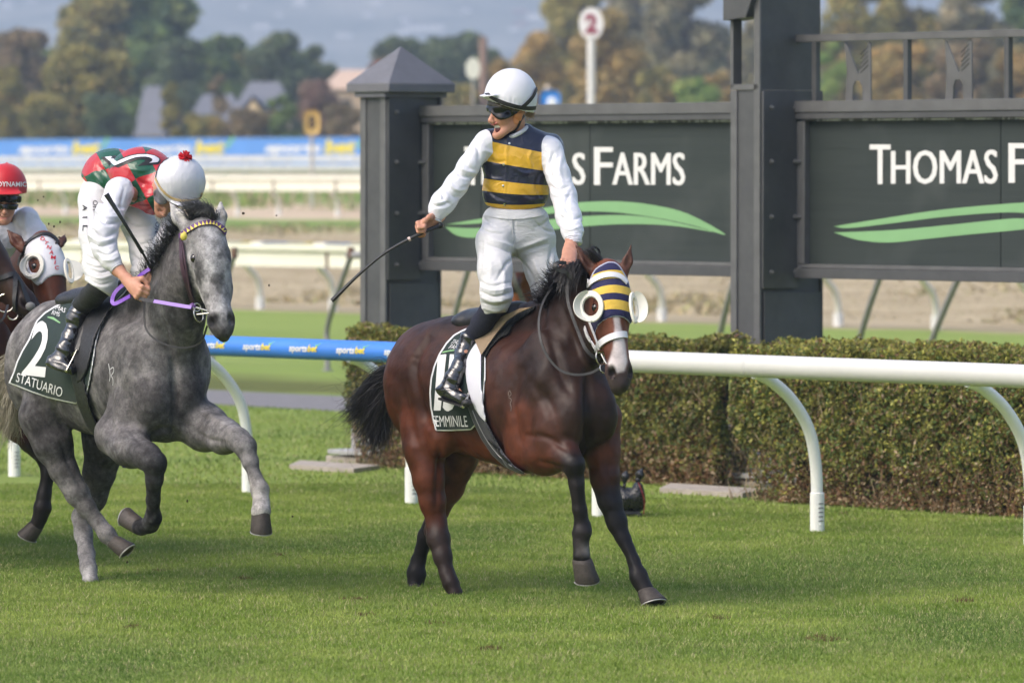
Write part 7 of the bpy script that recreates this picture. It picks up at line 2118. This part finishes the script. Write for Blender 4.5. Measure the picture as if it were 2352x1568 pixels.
    cb = groove_disp([([(200, 588), (226, 598), (262, 588)], -.010, 3), ([(201, 602), (228, 612), (264, 602)], .008, 3), ([(202, 616), (230, 626), (264, 616)], -.011, 3), ([(203, 630), (230, 640), (262, 630)], .008, 3), ([(206, 644), (232, 654), (258, 646)], -.009, 3), ([(190, 480), (205, 500), (200, 540)], -.009, 4),
        ([(196, 440), (210, 470), (214, 500)], .008, 5), ([(285, 500), (310, 520), (345, 518)], -.011, 4), ([(290, 540), (315, 560), (355, 552)], -.010, 4), ([(288, 520), (312, 540), (350, 536)], .008, 4), ([(300, 580), (320, 596), (352, 590)], -.009, 4)])
    o, pb_, f4, V, Q, N = skin_up(S, .0055, 'breeches', M_BREECH, root, 1, cols=False, clip=cl, disp=lambda V, N: cb(V, N) + fc(V, N) * np.clip((topx(V)[:, 1] - 540) / 80, .3, 1))
    mt = plain('print black', (.02, .02, .03), .6); mtn = plain('print navy', (.03, .04, .12), .6)
    for ch, y, h in (('A', 478, 15), ('I', 500, 3.4), ('L', 524, 13)):
        decal(ch, [(191, y - h / 2), (190, y + h / 2), (200, y + h / 2), (201, y - h / 2)], pb_, 'leg_lettering', mt, o, .02, 0, .004)
    decal('OFF', [(213, 461), (213, 488), (224, 488), (224, 461)], pb_, 'leg_lettering', mt, o, .0, 0, .004)
    decal('TOFET', [(357, 500), (354, 548), (363, 548), (366, 500)], pb_, 'leg_lettering', mtn, o, .0, 0, .004)
    # gaiter, boots
    S = Sdf(); S.chain([(P(231, 658, 30.31), .070), (P(210, 682, (30.3 + yk) / 2), .062), (P(187, 702, yk), .056)], .03); skin_up(S, .007, 'gaiter', M_BLKS, root, 1, cols=False)
    S = Sdf(); S.chain([(P(188, 702, yk), .060), (P(176, 735, yk), .050), (P(163, 775, (yk + ya) / 2), .045), (P(149, 808, ya), .048), (P(140, 826, ya), .048)], .03)
    S.chain([(P(122, 833, ya), .036), (P(140, 842, ya - .03), .040), (P(160, 848, ya - .07), .032)], .03)
    cl = lambda px, py, X, Y, Z: np.maximum((687 - py) + (px - 170) * .7, py - (838 + (px - 108) * .36)) * 30.3 / F
    skin_up(S, .006, 'boot', M_BOOT, root, 1, cols=False, clip=cl, disp=folds(15., .018, (.35, 0, .93), 17, 5))
    b = MB(); b.prism([P(107, 836, ya - .02), P(132, 846, ya - .06), P(160, 856, ya - .10), P(160, 860, ya - .10), P(130, 851, ya - .06), P(107, 841, ya - .02)], Vector((.02, .07, 0))); b.build('boot_sole', M_BLACKR, root)
    S = Sdf(); S.chain([(P(345, 690, 30.7), .055), (P(350, 760, 30.85), .045), (P(335, 820, 31.0), .045), (P(355, 845, 30.9), .035)], .03); skin_up(S, .01, 'boot', M_BOOT, root, 1, cols=False)
    st = empty('stirrup', P(160, 830, ya - .08), label='shiny metal stirrup iron under the boot of the crouching jockey', cat='stirrup')
    b = MB(); b.tube([P(176, 804, ya - .08), P(166, 825, ya - .11), P(152, 851, ya - .13)], .004, 8); b.tube([P(176, 804, ya - .08), P(160, 820, ya - .02), P(146, 842, ya + .0)], .0055, 8); b.tube([P(152, 851, ya - .13), P(146, 842, ya)], .008, 8); b.build('iron', M_METAL, st)
    b = MB(); b.strap([P(205, 720, yk), P(190, 765, ya - .03), P(176, 804, ya - .08)], .022, .004, Vector((-.3, -.9, 0))); b.build('leather', M_BLACKL, st)
    whip('whip', 'black whip held upright by the crouching jockey', [P(345, 614, 29.86), P(334, 592, 29.82), P(310, 552, 29.78), P(280, 503, 29.75), P(244, 446, 29.75)], .0085, .0105, False)
    return root
jockey2()
# ================================================================== the two horses and the rider at the left edge
def left_group():
    u = Vector((.60, -.80, 0)); b_ = Vector((.80, .60, 0)); A = (u, b_, UP); K = .07
    red = (.085, .026, .012); dk = (.030, .015, .011); blk = (.0095, .0075, .0080); brn = (.045, .018, .011)
    # --- horse in the DYNAMIC hood
    root = empty('horse', P(0, 1290, 32.6), label='bay horse in white DYNAMIC blinker hood behind the grey horse rump', cat='horse')
    S = Sdf()
    S.cap(P(-230, 800, 34.1), P(-40, 815, 33.0), .33, .34, K, brn, (b_, .86)); S.ell(P(-10, 830, 32.8), (.24, .25, .30), A, K, brn)
    S.ell(P(-290, 790, 34.4), (.33, .27, .31), A, K, brn)
    S.chain([(P(-20, 800, 32.85), .26), (P(30, 700, 32.6), .21), (P(70, 610, 32.4), .15)], .06, brn, (b_, .64))
    S.chain([(P(20, 930, 32.5), .13), (P(48, 975, 32.3), .10), (P(74, 1008, 32.15), .080)], .05, red)
    S.chain([(P(74, 1008, 32.15), .078), (P(106, 1048, 32.0), .058), (P(110, 1085, 31.98), .040), (P(101, 1135, 31.98), .042), (P(97, 1166, 31.98), .052), (P(92, 1186, 31.99), .042), (P(84, 1204, 32.0), .046)], .022, blk)
    S.chain([(P(-30, 930, 32.7), .13), (P(-50, 1060, 32.7), .08), (P(-50, 1250, 32.7), .045)], .05, red)
    S.chain([(P(-300, 900, 34.4), .17), (P(-290, 1010, 34.3), .10), (P(-320, 1090, 34.5), .065), (P(-310, 1200, 34.4), .045)], .05, red)
    H = Head(P(98, 548, 32.2), P(138, 778, 31.95), (.16, -.97, 0))
    H.add(S, red, (.03, .025, .025), sc=1.18); S.cap(H.p(.10, -.10, 0), P(60, 640, 32.45), .085, .12, .05, brn, (b_, .75))
    H.ear(S, P(50, 568, 32.25), P(17, 528, 32.3), (.085, .030, .016), .036); H.ear(S, P(142, 560, 32.15), P(150, 536, 32.25), (.05, .02, .012), .020)
    o, bvh, fld, V, Q, N = skin_up(S, .010, 'body', M_COAT, root, 2, disp=lambda V, N: (fbm(V, 6, 2) - .5) * .012)
    hoof(root, P(83, 1206, 32.0), P(70, 1232, 32.02), (-.5, -.6, .2), .048, .062)
    l_, n_ = hit(bvh, 78, 611, -.012); eye(root, l_, .023, None)
    outer = smoothpoly([(60, 566), (72, 550), (90, 541), (106, 540), (122, 548), (136, 564), (150, 588), (160, 615), (162, 650), (152, 640), (138, 632), (120, 634), (104, 644), (88, 658), (70, 640), (54, 622), (50, 595)], 2)
    eL = smoothpoly([(66, 602), (76, 592), (88, 598), (92, 612), (84, 626), (70, 622)], 2)
    tw = cloth_mat('white hood cloth', (.62, .62, .66), rough=.7, wr=.1, wscale=12)
    dd = lambda q, p: polysd(q, p) * 32.2 / F
    reg = lambda px, py, X, Y, Z: np.maximum(np.maximum(dd(np.stack([px, py], 1), outer), -dd(np.stack([px, py], 1), eL)), -(H.loc(np.stack([X, Y, Z], 1))[1] + .14))
    ho, hb, hV, hQ = shell(fld, .008, reg, 'blinker_hood', tw.m, root, 2, None, crop=([-10, 31.6, 1], [10, 32.6, 3]))
    mr = plain('red print', (.50, .01, .03), .6)
    for ch, x, y, an in (('D', 98, 549, -28), ('Y', 106, 558, -24), ('N', 112.5, 568.5, -18), ('A', 118, 580, -14), ('M', 122, 591.5, -10), ('I', 126, 603, -8), ('C', 130, 615, -5)):
        w, h = (2.6 if ch == 'I' else 11 if ch == 'M' else 9.5), 8.6
        ca, sa = math.cos(R(-an)), math.sin(R(-an))
        q = [(x + ca * i * w / 2 + sa * j * h / 2 * -1, y + sa * i * w / 2 + ca * j * h / 2) for i, j in ((-1, 1), (1, 1), (1, -1), (-1, -1))]
        decal(ch, q, hb, 'hood_lettering', mr, ho, .02, 0, .004)
    mcup = plain('blinker cup plastic', (.64, .62, .56), .45, .06, 12)
    for (px, py, rx, ry, sg) in ((80, 612, 29, 33, -1), (158, 622, 12, 32, 1)):
        c = hit(bvh, px, py, .015)[0] if sg < 0 else P(px, py, 31.98); n_ = (H.N * .85 + H.T * sg * .5).normalized(); x_ = (H.T - n_ * H.T.dot(n_)).normalized(); y_ = n_.cross(x_); s = 32.1 / F
        b = MB(); bm = b.bm; rg = []
        for rr, hh in ((1.0, -.004), (1.02, .006), (.98, .011), (.70, .012), (.64, .004), (.66, -.004)):
            rg.append([bm.verts.new(c + x_ * (math.cos(2 * math.pi * k / 32) * rx * s * rr) + y_ * (math.sin(2 * math.pi * k / 32) * ry * s * rr) + n_ * hh) for k in range(32)])
        for i in range(6):
            for k in range(32): bm.faces.new((rg[i][k], rg[i][(k + 1) % 32], rg[(i + 1) % 6][(k + 1) % 32], rg[(i + 1) % 6][k]))
        q0 = [c + x_ * (math.cos(k / 8 * 1.4) * sg * rx * s * .8) + y_ * (math.sin(k / 8 * 1.4) * ry * s * .85) + n_ * .006 for k in range(-8, 9)]
        q1 = [p + n_ * .035 * math.cos(k / 8 * 1.4) + x_ * sg * s * (4 + (16 if sg > 0 else 0)) * math.cos(k / 8 * 1.4) ** .6 + (y_ * 0) for k, p in zip(range(-8, 9), q0)]
        va = [[bm.verts.new(p) for p in row] for row in (q0, q1, [p - x_ * sg * .004 for p in q1], [p - x_ * sg * .004 for p in q0])]
        for i in range(4):
            for k in range(16): bm.faces.new((va[i][k], va[i][k + 1], va[(i + 1) % 4][k + 1], va[(i + 1) % 4][k]))
        b.build('blinker_cup', mcup, root)
    surf_strap(bvh, [(48, 610), (52, 588), (62, 566), (78, 550), (98, 541), (118, 545), (134, 562)], .020, .008, 'browband', M_BLACKL, root, .014)
    # --- dark horse in front of it
    root = empty('horse', P(-60, 1300, 31.9), label='dark brown horse with black bridle cut by the left edge of the photo', cat='horse')
    S = Sdf()
    S.cap(P(-330, 850, 33.3), P(-150, 860, 32.3), .33, .34, K, brn, (b_, .86)); S.ell(P(-100, 850, 32.1), (.24, .25, .32), A, K, brn); S.ell(P(-400, 840, 33.6), (.33, .27, .31), A, K, brn)
    S.ell(P(-40, 810, 32.05), (.16, .2, .24), A, K, (.07, .024, .012))
    S.chain([(P(-110, 800, 32.1), .26), (P(-75, 700, 32.0), .22), (P(-50, 610, 31.9), .17), (P(-40, 570, 31.85), .14)], .06, brn, (b_, .68))
    for x, Y in ((-130, 32.2), (-60, 31.9), (-420, 33.6), (-370, 33.3)):
        S.chain([(P(x, 930, Y), .14), (P(x + 15, 1070, Y), .075), (P(x, 1200, Y), .045), (P(x + 5, 387 + CH * F / Y - 10, Y), .05)], .05, blk)
    D = (P(84, 716, 31.72) - P(-66, 528, 31.9)); H = Head(P(-66, 528, 31.9), P(84, 716, 31.72), (.62, -.70, .45))
    H.add(S, dk, (.022, .014, .013), sc=1.12); S.cap(H.p(.10, -.12, 0), P(-60, 620, 31.95), .1, .15, .05, dk, (b_, .8))
    H.ear(S, P(-60, 520, 31.88), P(-62, 462, 31.9), dk, .034); H.ear(S, P(-90, 520, 31.98), P(-96, 466, 32.0), dk, .03)
    o, bvh, fld, V, Q, N = skin_up(S, .010, 'body', M_COAT, root, 2, disp=lambda V, N: (fbm(V, 6, 2) - .5) * .010)
    mn = plain('nostril lining', (.16, .03, .03), .6)
    surf_strap(bvh, [(-30, 640), (0, 638), (24, 632), (42, 625), (56, 628), (72, 640)], .028, .009, 'noseband', M_BLACKL, root, .006)
    surf_strap(bvh, [(34, 632), (36, 660), (37, 690), (38, 712)], .026, .009, 'bit_strap', M_BLACKL, root, .010)
    b = MB(); b.ball(hit(bvh, 42, 622, .012)[0], (.03, .018, .026), None, 10, 8); b.build('buckle_knot', plain('grey knot', (.12, .12, .12), .6), root)
    c = hit(bvh, 18, 692, .02)[0]; b = MB(); b.tube([c + Vector((math.cos(k * .3307), -.15 * math.cos(k * .33), math.sin(k * .3307))) * .052 for k in range(20)], .0045, 8); b.build('bit_ring', M_METAL, root)
    c = hit(bvh, 36, 718, .02)[0]; b = MB(); b.tube([c + Vector((math.cos(3.3 + k * .33) * .03, -.01, math.sin(3.3 + k * .33) * .028)) for k in range(10)], .005, 8); b.build('bit_hook', M_METAL, root)
    b = MB(); b.strap(bez([P(18, 700, 31.55), P(8, 730, 31.5), P(-10, 745, 31.5)], 10), .014, .004, Vector((0, -1, 0))); b.build('rein', M_BLACKL, root)
    # --- rider in the red DYNAMIC cap
    root = empty('person', P(-20, 700, 33.0), label='jockey in red DYNAMIC cap and white silks at the left edge', cat='person')
    Y0 = 32.75
    S = Sdf(); H = PHead(P(10, 446, Y0), (.10, -.88, -.42), (.02, -.42, .88), 1.0); H.add(S, .004)
    S.cap(H.p(-.04, 0, -.06), P(0, 520, Y0 + .25), .055, .06, .03); S.cap(P(-45, 520, Y0 + .25), P(45, 520, Y0 + .25), .05, .05); S.cap(P(0, 520, Y0 + .3), P(-10, 560, Y0 + .9), .10, .10, .05)
    limb(S, [(P(58, 512, Y0 + .2), .045), (P(84, 565, Y0 + .15), .036), (P(58, 640, Y0 - .1), .028)]); limb(S, [(P(-60, 512, Y0 + .2), .045), (P(-86, 575, Y0 + .15), .036), (P(-50, 640, Y0 - .1), .028)])
    limb(S, [(P(30, 560, Y0 + 1.0), .09), (P(60, 680, Y0 + .6), .06), (P(20, 790, Y0 + .8), .035)]); limb(S, [(P(-40, 560, Y0 + 1.0), .09), (P(-80, 680, Y0 + .6), .06), (P(-70, 790, Y0 + .8), .035)])
    for sx in (1, -1): hand(S, P(58 * sx, 640, Y0 - .1), P(52 * sx, 660, Y0 - .2), (sx, 0, -.2), (0, -.3, .9), 1.0)
    o, bv, fl, V, Q, N = skin_up(S, .006, 'body', M_SKIN, root, 1, cols=False)
    S = Sdf(); S.ell(P(13, 432, Y0 + .03), (.128, .145, .150), (Vector((1, 0, 0)), H.f, H.u), .02); S.ell(H.p(.115, 0, .055), (.075, .11, .012), H.ax, .02); S.cap(P(16, 378, Y0 + .04), P(16, 375, Y0 + .04), .012, .008, .006)
    mr2 = cloth_mat('red cap', (.48, .012, .02), rough=.45, wr=.08, wscale=8).m
    cl = lambda px, py, X, Y, Z: (py - (448 - .00 * px + .002 * (px - 14) ** 2 * -1)) * 32.7 / F
    o, hb, f2, V, Q, N = skin_up(S, .0055, 'helmet_cover', mr2, root, 2, cols=False, clip=cl)
    decal('DYNAMIC', [(-5, 429), (60, 429), (60, 418), (-5, 417)], hb, 'cap_lettering', M_TXTW, o, .02, 0, .003)
    for y0, y1, xr in ((450, 466, 54), (469, 482, 46)):
        gp = smoothpoly([(-28, y0), (10, y0 - 1), (xr - 4, y0), (xr, (y0 + y1) / 2), (xr - 8, y1), (18, y1), (10, y1 - 3), (0, y1), (-24, y1)], 2)
        shell(fl, .014 if y0 < 455 else .010, polyreg(gp), 'goggles', M_GOG, root, 1, None, ([-10, 32.2, 1.8], [10, 33.1, 2.6]))
    b = MB(); b.strap([P(-4, 501, Y0 - .115), P(6, 502, Y0 - .122), P(15, 501, Y0 - .115)], .006, .004, Vector((0, -1, 0))); b.build('lip', M_LIP, root)
    S = Sdf(); S.ell(P(0, 535, Y0 + .45), (.22, .30, .17), None, .06, lab=1); S.cap(P(-52, 520, Y0 + .25), P(52, 520, Y0 + .25), .08, .08, .05, lab=1); S.ell(P(-10, 550, Y0 + .9), (.19, .2, .17), None, .06)
    S.chain([(P(60, 505, Y0 + .2), .075), (P(82, 540, Y0 + .18), .066), (P(86, 566, Y0 + .14), .068), (P(76, 600, Y0 + .04), .06), (P(62, 632, Y0 - .08), .038)], .03)
    S.chain([(P(-60, 505, Y0 + .2), .075), (P(-86, 575, Y0 + .14), .068), (P(-54, 632, Y0 - .08), .038)], .03)
    S.chain([(P(38, 560, Y0 + .9), .11), (P(62, 672, Y0 + .6), .08)], .04); S.chain([(P(-44, 560, Y0 + .9), .11), (P(-80, 672, Y0 + .6), .08)], .04)
    skin_up(S, .0075, 'silks', M_SATINW, root, 1, cols=False, disp=folds(44., .014, (-.1, .2, .9), 12, 16), clip=lambda px, py, X, Y, Z: np.where((py < 512) & (np.abs(px - 5) < 26), 512 - py, -50) * 32.7 / F)
    for sx in (1, -1):
        S = Sdf(); S.chain([(P(61 * sx, 680, Y0 + .6), .065), (P(20 * sx, 790, Y0 + .8), .045), (P(32 * sx, 812, Y0 + .7), .035)], .03); skin_up(S, .012, 'boot', M_BOOT, root, 1, cols=False)
left_group()

# ------------------------------------------------------------------ saddled chestnut waiting behind the signs
def led_horse():
    root = empty('horse', P(1230, 1020, 46.3), label='chestnut horse mostly hidden behind the sign board and the cheering jockey legs', cat='horse')
    ch = (.16, .050, .022); S = Sdf(); K = .08; a = Vector((-.75, -.66, 0)); b_ = Vector((.66, -.75, 0)); A = (a, b_, UP)
    S.cap(P(1345, 700, 47.6), P(1262, 690, 46.6), .33, .34, K, ch, (b_, .86)); S.ell(P(1240, 690, 46.4), (.26, .25, .32), A, K, ch); S.ell(P(1350, 695, 47.7), (.32, .27, .31), A, K, ch)
    S.chain([(P(1232, 670, 46.3), .25), (P(1212, 610, 46.1), .19), (P(1196, 560, 46.0), .14)], .06, ch, (b_, .66))
    for x, Y in ((1225, 46.2), (1250, 46.6), (1340, 47.6), (1375, 47.9)):
        gy = 387 + CH * F / Y; S.chain([(P(x, 770, Y), .13), (P(x, 850, Y), .075), (P(x, 920, Y), .045), (P(x, gy - 14, Y), .05)], .05, (.06, .03, .02))
    H = Head(P(1192, 552, 45.95), P(1172, 690 - 30, 45.8), (-.55, -.8, 0)); H.add(S, ch, (.05, .03, .03)); H.ear(S, P(1186, 550, 45.95), P(1182, 534, 45.95), ch, .03); H.ear(S, P(1200, 550, 46.05), P(1202, 534, 46.05), ch, .03)
    o, bvh, fld, V, Q, N = skin_up(S, .018, 'body', M_COAT, root, 2)
    b = MB(); b.strap(bez([P(1176, 620, 45.6), P(1184, 650, 45.6), P(1196, 676, 45.65), P(1206, 702, 45.7)], 12), .045, .012, Vector((-.3, -.9, 0))); b.build('rein', plain('speckled rein', (.12, .12, .11), .7, .5, 60), root)
led_horse()

# ------------------------------------------------------------------ rain-wrapped remote camera on the turf
def remote_camera():
    Y = 36.75
    root = empty('remote_camera', P(1446, 1188, Y), label='plastic wrapped black remote camera with two antennas on the turf by the rail post', cat='camera')
    mp = plain('black plastic wrap', (.012, .012, .014), .28, .3, 20, bump=.9, bscale=45, spec=.6)
    wr = lambda V, N: (1 - np.abs(2 * fbm(V, 26, 3) - 1) - .6) * .016
    S = Sdf(); S.ell(P(1440, 1144, Y), (.085, .09, .070), None, .03); S.ell(P(1465, 1136, Y - .02), (.045, .07, .085), None, .03); S.cap(P(1425, 1150, Y), P(1462, 1158, Y), .06, .05, .04); S.cap(P(1418, 1122, Y), P(1410, 1108, Y), .03, .012, .03)
    skin_up(S, .007, 'wrapped_body', mp, root, 1, cols=False, disp=wr)
    for x, y, x2, y2, r in ((1435, 1103, 1438, 1082, .021), (1466, 1101, 1474, 1078, .023)):
        S = Sdf(); S.cap(P(x, y, Y), P((x + x2) / 2, (y + y2) / 2, Y), r * .8, r * 1.15, .01); S.cap(P((x + x2) / 2, (y + y2) / 2, Y), P(x2, y2, Y), r * 1.15, r * .35, .01); S.cap(P(x, y, Y), P(x - 1, y + 12, Y), r * .5, r * .5, .01)
        skin_up(S, .005, 'antenna', mp, root, 1, cols=False, disp=lambda V, N: wr(V, N) * .6)
    b = MB(); b.strap(bez([P(1466, 1108, Y - .08), P(1473, 1125, Y - .09), P(1479, 1145, Y - .09), P(1480, 1160, Y - .08), P(1478, 1180, Y - .08)], 12), .007, .003, Vector((.2, -1, 0))); b.build('red_strap', plain('red strap', (.22, .02, .02), .6), root)
    b = MB(); b.lathe(P(1446, 1188, Y), [(.05, -.03), (.05, .0), (.02, .02), (.025, .05)], UP, 12); b.box(P(1446, 1176, Y), (.14, .1, .02)); b.build('mini_tripod', plain('tripod head', (.05, .05, .055), .4, .2, 30, metal=.4), root)
    b = MB(); b.ball(P(1468, 1184, Y - .04), .022, None, 10, 8); b.build('tripod_knob', M_BLACKR, root)
remote_camera()
# flicked-up turf crumbs in the air and dead leaves on the turf
def bits():
    r = random.Random(8)
    mt = plain('turf crumb', (.05, .035, .02), .9)
    lab = 'tiny clod of turf kicked up in the air near the galloping horses'
    b0 = None
    for k, (x, y) in enumerate(((138, 510), (112, 514), (100, 452), (136, 545), (672, 1185), (560, 490), (618, 655), (87, 460), (200, 505), (558, 490), (635, 495), (430, 1150), (590, 1160), (292, 1290), (124, 520))):
        p = P(x, y, 31.2)
        b = MB(); b.ball(Vector((0, 0, 0)), (.005 + .004 * r.random(), .006, .004 + .005 * r.random()), None, 6, 4)
        o = b.build('turf_clod', mt); o.location = p; tag(o, lab, 'clod', 'turf clods flying through the air')
bits()
